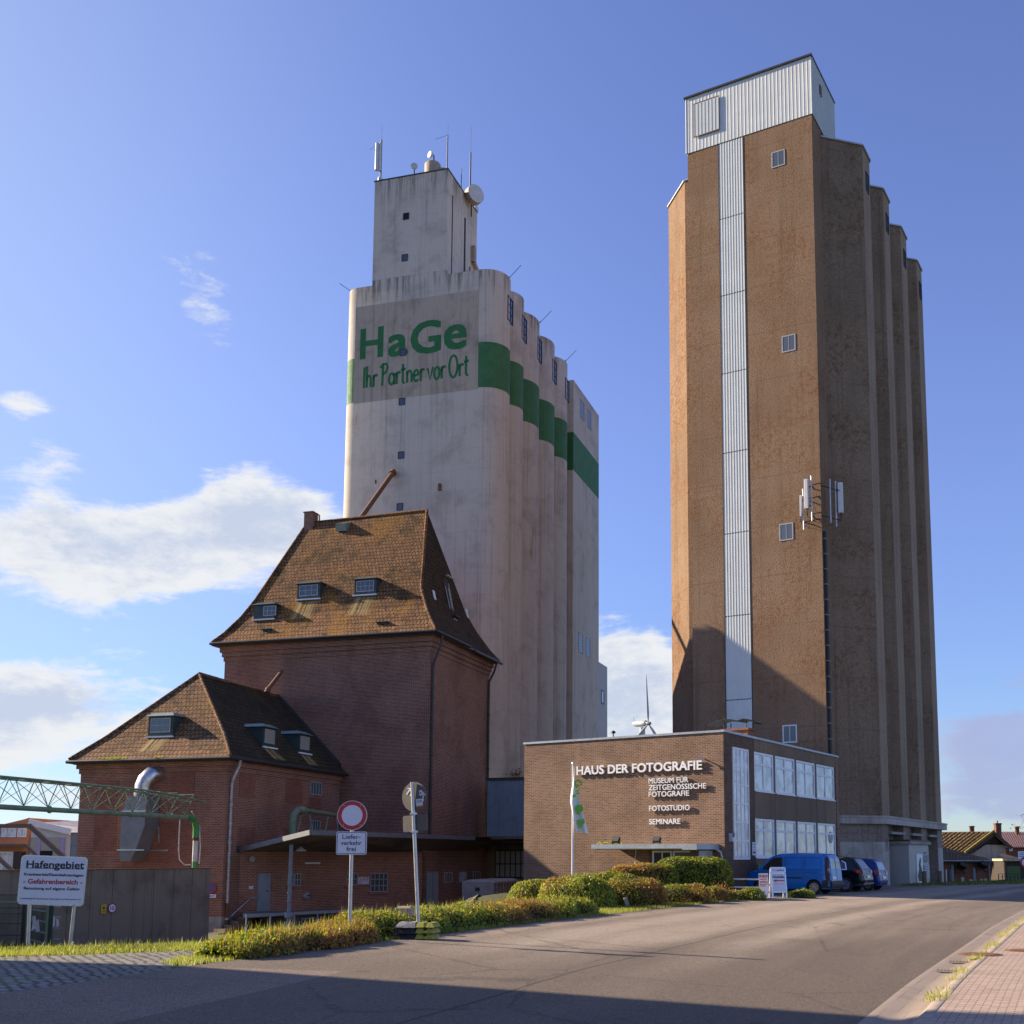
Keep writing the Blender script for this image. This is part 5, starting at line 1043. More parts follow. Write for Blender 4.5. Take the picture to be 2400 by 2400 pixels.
# lettering
def let(body,x0,x1,z,h_,dep,bold,keep=None):
    mb = MB(); put_text(mb,body,x0,z,x1-x0,h_,-.09,bold=bold,depth=dep,keep=keep,space=1.02); mb.build('lettering','white_letters',mu,uv=False)
let('HAUS DER FOTOGRAFIE',-7.80,-1.06,5.64,.42,.04,.022,.72)
let('MUSEUM FÜR',-3.82,-1.76,5.08,.255,.03,.008,.72); let('ZEITGENÖSSISCHE',-3.82,-.86,4.765,.255,.03,.008,.72); let('FOTOGRAFIE',-3.82,-1.72,4.455,.255,.03,.008,.72)
let('FOTOSTUDIO',-3.80,-1.70,3.80,.255,.03,.008,.72); let('SEMINARE',-3.80,-2.18,3.18,.255,.03,.008,.72)
mb = MB(); mb.tube([(-1.0,0,6.12),(-1.0,-.25,6.15)],.03,6); mb.obox((-.98,-.35,6.13),(.12,.32,.12),R(20),R(-12)); tag(mb.build('security_camera','antenna_white',loc=FH.o,rz=FH.rz),'small white security camera above the end of the museum lettering','camera')
# entrance canopy, porch and door
mb = MB(); mb.box(-5.6,-.32,-2.25,.02,2.06,2.20); pc_ = mb.build('entrance_canopy','concrete_light',mu)
mb = MB(); mb.box(-5.64,-1.0,-2.29,-2.25,2.04,2.24); mb.box(-.32,-.28,-2.29,.0,2.0,2.24); mb.box(-1.0,-.28,-2.30,-2.26,1.98,2.24); mb.build('fascia','zinc',pc_)
mb = MB(); mb.box(-5.5,-1.05,-2.2,-.1,2.0,2.06); mb.build('soffit','beige',pc_)
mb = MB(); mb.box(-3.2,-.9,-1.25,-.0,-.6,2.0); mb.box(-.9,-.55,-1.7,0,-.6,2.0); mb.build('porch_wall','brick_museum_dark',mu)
d_ = window(mu,MT(-3.0,-1.27,.0),1.0,1.95,2,1,'window_white','glass_dark',.08,.05,.05,name='door'); window(mu,MT(-1.95,-1.27,.3),.95,1.65,1,1,'window_white','glass_old',.08,.05,.05)
window(mu,MT(-.54,-1.6,.9,True),1.35,1.05,10,3,'window_grey','glass_blinds',.05,.04,.05,name='glass_block')
mb = MB(); mb.tube([(-4.35,-.4,2.0),(-4.4,-.42,1.5),(-4.3,-.5,1.0)],.02,5); mb.obox((-4.2,-.5,.95),(.35,.3,.2)); tag(mb.build('wall_lamp','white_paint',loc=FH.o,rz=FH.rz),'white lamp with a hanging cable left of the museum entrance','lamp')
for k,x in enumerate((-4.85,-2.75)):
    p = FH.w(x+.3,-1.9,2.24); t_ = thing('floodlight',['black floodlight on the left of the entrance canopy','black floodlight on the right of the entrance canopy'][k],'floodlight',p,FH.rz,'floodlights on the entrance canopy')
    MB().obox((0,0,.2),(.34,.16,.24),0,R(-35)).build('housing','black_plastic',t_); MB().obox((0,.09,.25),(.26,.03,.17),0,R(-35)).build('lens','glass_dark',t_); MB().box(-.2,-.17,-.03,.03,0,.22).box(.17,.2,-.03,.03,0,.22).box(-.2,.2,-.03,.03,0,.02).build('bracket','dark_metal',t_)
p = FH.w(-5.0,-1.8,2.24); P = rng.normal(size=(300,3))*np.array([.25,.12,.05])+np.array([0,0,.04]); mb = MB(); leaves(mb,P,np.abs(P)+[0,0,.2],.07,rng.integers(0,2,300)); tag(mb.build('moss_tuft',['leaf_yellow','leaf_green'],loc=p,uv=False,fixn=False),'bright green moss tuft on the museum entrance canopy','moss')
mb = MB(); mb.tube([(-.3,-.3,2.0),(-.1,-.3,1.9),(-.1,-.1,1.6),(-.1,-.1,-.3)],.05,8); mb.build('downpipe','metal_grey',mu)
mb = MB(); mb.obox((.08,.5,2.55),(.2,.18,.38)); mb.obox((.12,.5,2.66),(.2,.15,.2),m=1); tag(mb.build('alarm_box',['antenna_white','sign_blue'],loc=FH.o,rz=FH.rz),'small white and blue alarm box beside the tall stair window','alarm')
def panel_(name,lab,cat,y,z,w_,h_,base,lines,colr='sign_text'):
    t_ = thing(name,lab,cat,FH.w(.02,y,z),FH.rz); MB().box(.0,.03,0,w_,0,h_).build('board',base,t_)
    mb = MB()
    for (a,b_,c_,d_) in lines: mb.box(.031,.035,a*w_,c_*w_,b_*h_,d_*h_)
    mb.build('print',colr,t_); return t_
panel_('notice','white notice with black print right of the stair window','notice',2.95,1.75,.42,.6,'sign_white',[(.1,.82,.9,.9),(.15,.68,.85,.73),(.15,.56,.85,.61),(.15,.44,.8,.48),(.15,.1,.4,.35),(.5,.1,.62,.4),(.66,.14,.9,.3)])
t_ = panel_('notice','green notice on the pebble panel above the van bonnet','notice',3.6,.7,.36,.62,'graffiti_blue',[(.1,.1,.9,.2)],'sign_white'); t_.children[0].data.materials[0] = MATS['pipe_bright_green']
mb = MB(); put_text(mb,'Reserviert',.03,.42,.3,.08,0); mb.xform(MT(.032,0,0,True)); mb.build('lettering','sign_white',t_,uv=False)
mb = MB(); mb.disc((0,0,0),.32,.01,24); mb.poly([(-.25,-.4+.005,-.45),(.3,-.395,-.6),(.25,-.39,-.35)]) if False else None
mb.xform(MT(-.05,14.1,2.75,True)); mb.build('window_sticker','window_grey',mu)
# roof furniture: brick chimney with a curved metal cap
p = FH.w(-1.6,4.6,HT+.1); ch = thing('chimney','low brick chimney with curved metal cap on the museum roof','chimney',p,FH.rz)
MB().box(-.4,.95,-.4,.4,0,.55).box(-.48,1.02,-.48,.48,.45,.55).build('stack','brick_house',ch)
mb = MB(); pts = [(-1.2,.78),(-.8,.9),(-.3,1.02),(.1,.98),(.45,.9),(.75,.98),(1.05,.92),(1.3,.75)]
mb.add([(x,-.5,z) for x,z in pts]+[(x,.5,z) for x,z in pts]+[(x,-.5,z+.04) for x,z in pts]+[(x,.5,z+.04) for x,z in pts],[(i,i+1,8+i+1,8+i) for i in range(7)]+[(16+i,24+i,25+i,17+i) for i in range(7)]+[(i,16+i,17+i,i+1) for i in range(7)]+[(8+i,9+i,25+i,24+i) for i in range(7)]); mb.build('cap','dark_metal',ch)
mb = MB(); [mb.tube([(x,y,.5),(x,y,.95)],.025,6) for x in (-.3,.9) for y in (-.4,.4)]; mb.build('cap_leg','dark_metal',ch)
p = FH.hy(1435,1722,.3); mb = MB(); mb.tube([(0,0,0),(0,0,.3)],.03,6); mb.lathe([(.1,.22),(.12,.3),(.02,.36)],(0,0,0),'Z',10); tag(mb.build('roof_spike','dark_metal',loc=FH.w(p.x,.4,HT+.1)),'tiny dark vent cap on the museum roof edge','vent')
# ------------------------------------------------------------------ flagpole and flag
fp = at(1342,2075,47); fz = -.2; ftop = at(1342,1791,47).z
t_ = thing('flagpole','slim white flagpole in the bushes before the museum','flagpole',(fp.x,47,fz)); MB().tube([(0,0,0),(0,0,ftop-fz)],[.055,.04],12).build('pole','window_white',t_); MB().lathe([(.05,0),(.06,.04),(.01,.1)],(0,0,ftop-fz),'Z',12).build('finial','steel_bright',t_)
nU,nV = 14,40; G = []
for j in range(nV+1):
    v_ = j/nV; wl_ = .02+.34*min(1,v_*2.2)*(1 if v_ < .55 else 1-.9*(v_-.55)/.45*.0); row = []
    for i in range(nU+1):
        u_ = i/nU; swing = .42*max(0,v_-.45)**1.0; 
        xL = .05-.16*math.sin(min(1,v_/.55)*math.pi/2)**2*(1-max(0,v_-.55)/.45)*1.0+max(0,v_-.55)*.18; xR_ = .06+.12*v_+.62*max(0,v_-.18)**1.15
        row.append((xL+(xR_-xL)*u_, .09*math.sin(u_*8+v_*5)*(.3+v_)-.02, -.12-2.72*v_-.10*u_*v_))
    G.append(row)
mb = MB(); mb.add([p for r_ in G for p in r_],[(j*(nU+1)+i,j*(nU+1)+i+1,(j+1)*(nU+1)+i+1,(j+1)*(nU+1)+i) for j in range(nV) for i in range(nU)],0,True)
fl = tag(mb.build('flag','flag_white',loc=(fp.x,46.93,ftop),fixn=False),'limp white flag with green lettering hanging from the flagpole','flag')
mb = MB()
def flagtext(body,x,z,h_,rot_):
    st = len(mb.v); put_text(mb,body,0,0,None,h_,0,bold=.03); mb.xform(Matrix.Translation((x,-.13,z)) @ Matrix.Rotation(R(rot_),4,'Y'),st)
flagtext('G',.03,-.75,.3,70); flagtext('a',-.03,-1.35,.14,60); flagtext('e',.08,-1.80,.32,75); flagtext('H',.12,-1.15,.16,80); flagtext('a',.2,-2.38,.28,78); flagtext('r',.22,-2.66,.14,75); flagtext('r',.15,-2.1,.12,75)
mb.build('lettering','flag_green',fl,uv=False,fixn=False)
# ------------------------------------------------------------------ vehicles
def car(name,label,cat,P_,heading,spec):
    L_,Wd = spec['L'],spec['W']; t_ = thing(name,label,cat,P_,0); t_.rotation_euler = (0,0,heading)
    prof = spec['prof']; belt = spec['belt']; zt = max(z for _,z in prof); rr = spec.get('round',.10)
    # closed side outline with wheel arches
    bot = []; zb = spec['zb']
    for wx in spec['wheels'][::-1]:
        ra = spec['rw']+.06; bot += [(wx+ra*1.0,zb)]+[(wx+ra*math.cos(R(a)),spec['rw']+ra*math.sin(R(a))) for a in range(10,171,16)]+[(wx-ra,zb)]
    outl = prof+bot
    P2 = np.array(prof)
    seg = [(np.array(a),np.array(b_)) for a,b_ in zip(prof,prof[1:])]
    def dist(x,z):
        p = np.array((x,z)); best = 9
        for a,b_ in seg:
            d_ = b_-a; k = np.clip(np.dot(p-a,d_)/np.dot(d_,d_),0,1); best = min(best,np.linalg.norm(p-a-k*d_))
        return best
    def half(x,z,edge=True):
        h_ = Wd/2
        if z > belt: h_ -= (z-belt)/(zt-belt)*spec['tumble']
        elif z < .5: h_ -= (.5-z)*.12
        h_ += .02*math.exp(-((z-belt+.12)/.12)**2)
        h_ -= max(0,(x-L_*.74)/(L_*.26))**2.2*.16*spec.get('nose',1.2)+max(0,(L_*.14-x)/(L_*.14))**2*.05
        if edge:
            d_ = dist(x,z)
            if d_ < rr: h_ -= rr*(1-math.sqrt(max(0,1-((rr-d_)/rr)**2)))
        return h_
    def side_patch(poly,off_,dx=.14,dz=.12):
        bm = bmesh.new(); vs = [bm.verts.new((x,0,z)) for x,z in poly]; bm.faces.new(vs); xs_ = [p[0] for p in poly]; zs_ = [p[1] for p in poly]
        for k in np.arange(min(xs_)+dx,max(xs_),dx): bmesh.ops.bisect_plane(bm,geom=bm.verts[:]+bm.edges[:]+bm.faces[:],plane_co=(k,0,0),plane_no=(1,0,0))
        for k in np.arange(min(zs_)+dz,max(zs_),dz): bmesh.ops.bisect_plane(bm,geom=bm.verts[:]+bm.edges[:]+bm.faces[:],plane_co=(0,0,k),plane_no=(0,0,1))
        bmesh.ops.triangulate(bm,faces=[f for f in bm.faces if len(f.verts) > 4]); bm.verts.index_update()
        v = [(q.co.x,q.co.z) for q in bm.verts]; f = [tuple(q.index for q in fc_.verts) for fc_ in bm.faces]; bm.free()
        return [(x,z) for x,z in v],f
    mb = MB(); v,f = side_patch(outl,0,.09,.07)
    for s_ in (1,-1): mb.add([(x,s_*half(x,z),z) for x,z in v],f,0,True)
    # band over bonnet, roof and tail
    D = []
    for (a,b_) in zip(prof,prof[1:]):
        n_ = max(1,int(math.hypot(b_[0]-a[0],b_[1]-a[1])/.09)); D += [(a[0]+(b_[0]-a[0])*k/n_,a[1]+(b_[1]-a[1])*k/n_) for k in range(n_)]
    D.append(prof[-1]); K = 8; rows_ = []
    for x,z in D: h_ = half(x,z); rows_ += [(x,h_*math.cos(math.pi*k/K),z+.015*math.sin(math.pi*k/K)*(1 if z > zt-.2 else 0)) for k in range(K+1)]
    mb.add(rows_,[(i*(K+1)+k,i*(K+1)+k+1,(i+1)*(K+1)+k+1,(i+1)*(K+1)+k) for i in range(len(D)-1) for k in range(K)],0,True)
    # dark underside
    mb.box(.25,L_-.25,-Wd/2+.12,Wd/2-.12,zb+.02,zb+.35,1)
    b_ = mb.build('body',[spec['paint'],'black_plastic'],t_); 
    bm = bmesh.new(); bm.from_mesh(b_.data); bmesh.ops.remove_doubles(bm,verts=bm.verts,dist=.002); bmesh.ops.recalc_face_normals(bm,faces=bm.faces); bm.to_mesh(b_.data); bm.free(); b_.data.set_sharp_from_angle(angle=R(40))
    def sidepart(nm,poly,mat,off_=.006,sides=(1,),edge=True):
        v,f = side_patch(poly,off_,.15,.12)
        for s_ in sides: MB().add([(x,s_*(half(x,z,edge)+off_),z) for x,z in v],f,0,True).build(nm,mat,t_,uv=False)
    for poly in spec['windows']: sidepart('window',poly,'glass_car',.006,(1,-1))
    for nm,poly,mat in spec.get('side',[]): sidepart(nm,poly,mat,.008,(1,-1))
    # tail: patches across the rear outline
    def xr_(z):
        for a,b2_ in zip(prof,prof[1:]):
            if a[1] <= z <= b2_[1]: return a[0]+(b2_[0]-a[0])*(z-a[1])/(b2_[1]-a[1]+1e-9)
        return 0
    def rear(nm,ya,yb,za,zb_,mat,off_=.012,taper=0):
        mb = MB(); n_ = 6; zs_ = frange(za,zb_,n_); vv = []
        for z in zs_: k = (z-za)/(zb_-za); vv += [(xr_(z)-off_,ya+taper*k,z),(xr_(z)-off_,yb-taper*k,z)]
        mb.add(vv,[(2*i,2*i+1,2*i+3,2*i+2) for i in range(n_)],0,True); return mb.build(nm,mat,t_,uv=False)
    for a in spec['rear']: rear(*a)
    for s_ in (1,-1):
        mx,mz = spec['mirror']; mb = MB(); mb.obox((mx,s_*(half(mx,mz,False)+.10),mz+.06),(.10,.18,.15)); mb.build('mirror','black_plastic' if spec is van else spec['paint'],t_)
    mb = MB(); mb.tube([(spec['L']*.25,0,zt-.02),(spec['L']*.21,0,zt+.22)],.008,5); mb.build('aerial','black_plastic',t_)
    # wheels
    for wx in spec['wheels']:
        for s_ in (1,-1):
            r_ = spec['rw']; c_ = (wx,s_*(Wd/2-.11),r_); wh = bpy.data.objects.new('wheel',None); COL.objects.link(wh); wh.parent = t_; wh.location = c_; wh.empty_display_size = .1
            mb = MB(); mb.lathe([(r_*.66,-.10),(r_*.93,-.10),(r_,-.07),(r_,.07),(r_*.93,.10),(r_*.66,.09)],(0,0,0),'Y',26); mb.build('tyre','tyre',wh)
            mb = MB(); yo = s_*.075; mb.lathe([(r_*.62,0),(r_*.67,s_*.02)],(0,yo,0),'Y',26)
            if spec['rimstyle'] == 'alloy':
                for k in range(5):
                    a = 2*math.pi*k/5+.3; 
                    for dd in (-.14,.14): mb.beam((0+r_*.1*math.cos(a),yo,r_*.1*math.sin(a)),(r_*.64*math.cos(a+dd),yo,r_*.64*math.sin(a+dd)),.045,.03)
                mb.lathe([(r_*.18,0),(r_*.16,s_*.03)],(0,yo,0),'Y',14); mb.lathe([(.01,-.02*s_),(r_*.64,-.02*s_)],(0,yo,0),'Y',20,1)
            else:
                mb.lathe([(r_*.66,0),(r_*.6,s_*.01),(r_*.5,-s_*.03),(r_*.25,s_*.015),(.01,s_*.02)],(0,yo,0),'Y',24)
                for k in range(8): a = 2*math.pi*k/8; mb.disc((r_*.45*math.cos(a),yo,r_*.45*math.sin(a)),.025,.03*s_,8,1)
            mb.build('rim',['rim','dark_void'],wh)
    return t_
# heading: nose towards the museum side wall; local x runs from the tail forward, the near side is +y
HD = math.atan2(.50,-.866)
def rear_at(px,py,wx,Wd,z0=0):        # tail centre so that the near rear wheel touches the ground at the pixel
    p = atz(px,py,z0); f = Vector((math.cos(HD),math.sin(HD),0)); n = Vector((-f.y,f.x,0)); return p - f*wx - n*(Wd/2-.02)
van = dict(mirror=(3.0,1.14),L=4.2,W=1.72,belt=1.12,tumble=.16,zb=.24,rw=.31,wheels=(.80,3.36),paint='van_blue',rimstyle='steel',round=.07,
 prof=[(.06,.24),(.0,.42),(.0,.62),(.03,1.0),(.10,1.5),(.17,1.7),(.3,1.79),(.9,1.83),(1.8,1.84),(2.4,1.81),(2.72,1.74),(2.98,1.60),(3.42,1.16),(3.52,1.10),(3.92,.98),(4.1,.86),(4.18,.66),(4.19,.42),(4.12,.24)],
 windows=[[(2.28,1.10),(3.24,1.10),(3.2,1.2),(2.86,1.55),(2.72,1.63),(2.3,1.66)]],
 side=[('bumper',[(.02,.26),(.42,.30),(.43,.5),(.36,.64),(.1,.66),(.02,.66)],'black_plastic'),('trim',[(1.35,.70),(3.0,.72),(3.0,.78),(1.35,.76)],'black_plastic'),('panel_edge',[(1.35,1.10),(2.12,1.10),(2.12,1.125),(1.35,1.125)],'van_seam'),('panel_edge',[(1.35,1.64),(2.12,1.64),(2.12,1.665),(1.35,1.665)],'van_seam'),('panel_edge',[(1.35,1.125),(1.375,1.125),(1.375,1.64),(1.35,1.64)],'van_seam'),('panel_edge',[(2.095,1.125),(2.12,1.125),(2.12,1.64),(2.095,1.64)],'van_seam'),('panel_edge',[(.42,1.10),(1.2,1.10),(1.2,1.125),(.42,1.125)],'van_seam'),('panel_edge',[(.48,1.64),(1.2,1.64),(1.2,1.665),(.48,1.665)],'van_seam'),('panel_edge',[(1.175,1.125),(1.2,1.125),(1.2,1.64),(1.175,1.64)],'van_seam'),('panel_edge',[(.42,1.125),(.445,1.125),(.50,1.64),(.475,1.64)],'van_seam'),('panel_edge',[(.5,.92),(1.2,.98),(1.2,1.0),(.5,.94)],'van_seam'),('seam',[(2.19,.5),(2.205,.5),(2.205,1.72),(2.19,1.72)],'black_plastic'),('seam',[(1.26,.62),(1.27,.62),(1.27,1.7),(1.26,1.7)],'black_plastic'),('tail_pillar',[(.06,.66),(.24,.66),(.30,1.66),(.14,1.66)],'black_plastic'),('door_handle',[(2.25,.98),(2.42,.98),(2.42,1.04),(2.25,1.04)],'black_plastic'),('tail_light',[(.04,.80),(.13,.78),(.18,1.38),(.11,1.42)],'lamp_red'),('tail_light',[(.06,1.0),(.125,1.0),(.14,1.16),(.08,1.18)],'lamp_clear')],
 rear=[('tailgate',-.74,.74,.62,1.12,'van_blue_light',.01),('rear_window',.04,.70,1.14,1.62,'glass_screen',.014,.03),('rear_window',-.70,-.04,1.14,1.62,'glass_screen',.014,.03),('number_plate',.10,.62,.68,.80,'sign_white',.02),('door_seam',-.02,.02,.62,1.7,'black_plastic',.016),('rear_bumper',-.82,.82,.26,.60,'black_plastic',.05)])
car('parked_van','bright blue delivery van with steel wheels parked nose to the museum wall','van',rear_at(1908,2096.5,.80,1.72),HD,van)
suv = dict(mirror=(2.95,1.1),L=4.4,W=1.80,belt=1.08,tumble=.22,zb=.26,rw=.355,wheels=(.92,3.5),paint='suv_black',rimstyle='alloy',round=.14,
 prof=[(.10,.28),(.0,.45),(.0,.62),(.05,.82),(.10,1.02),(.40,1.42),(.52,1.56),(.9,1.65),(1.7,1.70),(2.4,1.66),(2.75,1.54),(3.25,1.16),(3.42,1.09),(4.05,.97),(4.32,.8),(4.4,.58),(4.36,.28)],
 windows=[[(.86,1.10),(1.5,1.10),(1.5,1.50),(1.1,1.46),(.9,1.34)],[(1.58,1.1),(2.35,1.1),(2.3,1.54),(1.58,1.54)],[(2.42,1.1),(3.12,1.12),(2.7,1.46),(2.4,1.54)]],
 side=[('window_trim',[(.80,1.06),(3.15,1.06),(3.15,1.09),(.84,1.09)],'chrome'),('window_trim',[(.80,1.06),(.84,1.06),(.93,1.38),(1.12,1.48),(1.1,1.51),(.88,1.4)],'chrome'),('tail_light',[(.09,.88),(.40,.92),(.50,1.06),(.16,1.06)],'lamp_red'),('cladding',[(.04,.3),(.5,.3),(.5,.36),(.04,.42)],'black_plastic'),('roof_rail',[(.9,1.625),(2.3,1.625),(2.3,1.65),(.9,1.65)],'chrome')],
 rear=[('rear_window',-.62,.62,1.1,1.46,'glass_car',.014,.07),('tail_light',.46,.80,.90,1.05,'lamp_red',.016),('tail_light',-.80,-.46,.90,1.05,'lamp_red',.016),('number_plate',-.26,.26,.66,.78,'sign_white',.02),('rear_bumper',-.80,.80,.36,.44,'metal_grey',.03),('reflector',.45,.72,.48,.52,'lamp_red',.02)])
car('parked_suv','black estate car with alloy wheels parked between the two blue vehicles','car',rear_at(1981,2090.5,.92,1.80),HD,suv)
hat = dict(mirror=(2.5,1.04),L=3.8,W=1.70,belt=1.02,tumble=.20,zb=.22,rw=.30,wheels=(.62,3.1),paint='car_blue',rimstyle='alloy',round=.13,
 prof=[(.06,.24),(.0,.42),(.02,.66),(.07,.92),(.24,1.36),(.34,1.48),(.7,1.56),(1.5,1.59),(2.1,1.52),(2.5,1.34),(3.0,.98),(3.5,.84),(3.74,.62),(3.78,.42),(3.72,.24)],
 windows=[[(.82,1.05),(1.4,1.05),(1.4,1.44),(.92,1.42)],[(1.48,1.05),(2.3,1.05),(2.1,1.40),(1.48,1.45)]],
 side=[('tail_light',[(.05,.74),(.26,.76),(.30,1.00),(.11,1.02)],'lamp_red')],
 rear=[('rear_window',-.6,.6,1.02,1.40,'glass_screen',.014,.06),('tail_light',.50,.78,.76,1.0,'lamp_red',.016),('tail_light',-.78,-.50,.76,1.0,'lamp_red',.016),('number_plate',-.26,.26,.58,.69,'sign_white',.02)])
car('parked_car','small dark blue hatchback with red tail lights, farthest from the van','car',rear_at(2034,2087,.62,1.70),HD,hat)
# ------------------------------------------------------------------ boards and rails by the museum
t_ = thing('sidewalk_sign','white framed pavement board with a red arrow beside the blue van','sign',atz(1824,2104,0),R(10))
sc_ = Matrix.Translation((0,0,0))
mb = MB()
def lean(mb_,y0_,ang): mb_.xform(Matrix.Translation((0,y0_,0)) @ Matrix.Rotation(R(ang),4,'X')); return mb_
for x in (-.33,.27): mb.box(x,x+.06,0,.04,0,1.25)
mb.box(-.33,.33,0,.04,.22,.27); mb.box(-.33,.33,0,.04,1.0,1.05); mb.box(-.33,.33,0,.04,1.22,1.27); lean(mb,-.22,-9); mb.build('frame','steel_bright',t_)
mb = MB()
for x in (-.33,.27): mb.box(x,x+.06,-.04,0,0,1.22)
mb.box(-.27,.27,-.03,0,.2,1.1); lean(mb,.22,9); mb.build('rear_leaf','window_white',t_)
mb = MB(); mb.box(-.27,.27,.012,.03,.27,1.0); mb.box(-.27,.27,.012,.03,1.05,1.22); p1_ = lean(mb,-.22,-9).build('poster','sign_white',t_)
mb = MB(); put_text(mb,'< < < geöffnet',-.25,1.10,.5,.075,.008,bold=.02); put_text(mb,'Fotostudio',-.25,.82,.5,.10,.008,bold=.03); put_text(mb,'info',-.2,.93,.4,.03,.008); put_text(mb,'Termine',-.2,.56,.4,.035,.008); lean(mb,-.22,-9).build('lettering','sign_text',p1_,uv=False)
mb = MB(); mb.poly([(-.25,.008,.71),(-.1,.008,.77),(-.1,.008,.735),(.25,.008,.735),(.25,.008,.69),(-.1,.008,.69),(-.1,.008,.65)]); lean(mb,-.22,-9).build('arrow','sign_red',p1_,uv=False)
t_ = thing('notice_board','white board with red hand lettering left of the pavement board','sign',atz(1791,2101,0),R(8))
mb = MB(); mb.box(-.2,.22,0,.02,.0,.98); lean(mb,0,-6).build('board','white_paint',t_)
mb = MB(); put_text(mb,'MUSEUM',-.18,.80,.37,.12,-.004,bold=.03); put_text(mb,'geöffnet',-.15,.55,.33,.12,-.004,bold=.02)
for a in ([(-.16,.72),(.16,.74)],[(-.16,.5),(.17,.53)],[(-.15,.44),(.1,.44)]): stroke(mb,a,.035,-.004)
lean(mb,0,-6).build('lettering','sign_red',t_,uv=False)
t_ = thing('railing','low grey steel railing between the bushes and the boards','railing',(5.3,45.3,0))
def rw_(px,py,Y): return at(px,py,Y)-Vector((5.3,45.3,0))
mb = MB()
for P in ([rw_(1676,2074,45.2),rw_(1709,2060,45.6),rw_(1780,2061,46.6)],[rw_(1709,2060,45.6),rw_(1709,2079,45.6)],[rw_(1695,2085,45.2),rw_(1709,2079,45.6),rw_(1780,2080,46.6)],[rw_(1709,2079,45.6),rw_(1709,2100,45.6)]): mb.tube(P,.035,7)
mb.build('rail','sign_pole',t_)
# ------------------------------------------------------------------ road signs
def plate(mb,w_,h_,r_,y0_,y1_,cz,m=0):
    P = []
    for cx_,cz_,a0 in ((w_/2-r_,h_/2-r_,0),(-w_/2+r_,h_/2-r_,90),(-w_/2+r_,-h_/2+r_,180),(w_/2-r_,-h_/2+r_,270)): P += [(cx_+r_*math.cos(R(a)),y0_,cz+cz_+r_*math.sin(R(a))) for a in frange(a0,a0+90,6)]
    mb.slab(P,y1_-y0_,m)
p = at(819,2150,22.9); z0_ = zground(p.x,22.9)-.1
t_ = thing('road_sign','round no entry for vehicles sign over a delivery plate on a steel pole','road sign',(p.x,22.9,z0_),R(2))
Z = lambda py: at(819,py,22.9).z-z0_
MB().tube([(0,.05,0),(0,.05,Z(1878))],.038,12).build('pole','sign_pole',t_)
zc = Z(1911); rd = .305
mb = MB(); mb.disc((0,0,zc),rd,.02,48); d_ = mb.build('sign_face','sign_white',t_)
mb = MB(); n_ = 48; P1 = [(rd*.965*math.cos(2*math.pi*k/n_),-.003,zc+rd*.965*math.sin(2*math.pi*k/n_)) for k in range(n_)]; P2_ = [(rd*.70*math.cos(2*math.pi*k/n_),-.003,zc+rd*.70*math.sin(2*math.pi*k/n_)) for k in range(n_)]
mb.add(P1+P2_,[(k,(k+1)%n_,n_+(k+1)%n_,n_+k) for k in range(n_)]); mb.build('red_ring','sign_red',d_,uv=False)
mb = MB(); mb.disc((0,.022,zc),rd,.01,48); mb.build('sign_back','sign_back',d_)
zc = Z(1976); w_,h_ = .62,.47; mb = MB(); plate(mb,w_,h_,.04,0,.02,zc); d_ = mb.build('sign_plate','sign_white',t_)
mb = MB(); plate(mb,w_-.03,h_-.03,.035,-.002,0,zc); mb.build('border','sign_text',d_,uv=False); mb = MB(); plate(mb,w_-.055,h_-.055,.03,-.004,-.002,zc); mb.build('field','sign_white',d_,uv=False)
mb = MB(); put_text(mb,'Liefer-',0,zc+.085,.37,.095,-.007,align='C',keep=.72,bold=.008); put_text(mb,'verkehr',0,zc-.04,.42,.095,-.007,align='C',keep=.72,bold=.008); put_text(mb,'frei',0,zc-.165,.19,.095,-.007,align='C',keep=.72,bold=.008); mb.build('lettering','sign_text',d_,uv=False)
mb = MB()
for a,b_ in ((-.22,.19),(.22,.19),(-.22,-.19),(.22,-.19)): mb.disc((a*.9,-.006,zc+b_),.008,.004,8)
for a,b_ in ((-.17,.2),(.17,.2),(-.17,-.2),(.17,-.2)): mb.disc((a,-.008,Z(1911)+b_),.009,.004,8)
mb.build('screw','sign_pole',t_)
# leaning sign seen from behind, on three stacked rubber feet
gp_ = atz(980,2172,.25); 
t_ = thing('road_sign','leaning road sign seen from the back with stickers and chalk arrows','road sign',(gp_.x,23.3,.05),0); top = at(966,1833,23.3)-Vector((gp_.x,23.3,.05))
mb = MB(); mb.tube([(0,0,0),tuple(top)],.038,12); mb.build('pole','sign_pole',t_)
def onpole(z): return Vector((top.x*z/top.z,top.y*z/top.z,z))
tilt = math.atan2(top.x,top.z)
Z = lambda py: at(970,py,23.3).z-.05
c_ = onpole(Z(1867)); mb = MB(); mb.disc((0,.05,0),.30,.02,44)
BM = Matrix.Translation(c_) @ Matrix.Rotation(R(-27),4,'Z') @ Matrix.Rotation(tilt,4,'Y')
mb = MB(); mb.disc((0,.0,0),.31,.016,44); mb.xform(BM @ Matrix.Translation((0,.045,0))); dsc = mb.build('round_sign','sign_back',t_)
mb = MB()
stroke(mb,[(-.19,.06),(-.09,.17)],.028,-.002); stroke(mb,[(-.16,.19),(-.08,.18),(-.07,.10)],.022,-.002); stroke(mb,[(-.10,.03),(-.05,.09)],.026,-.002); stroke(mb,[(.23,-.12),(.24,.06)],.026,-.002); stroke(mb,[(.17,.0),(.24,.07),(.30,.0)],.022,-.002)
mb.xform(BM @ Matrix.Translation((0,.04,0))).build('chalk_arrow','white_paint',dsc,uv=False)
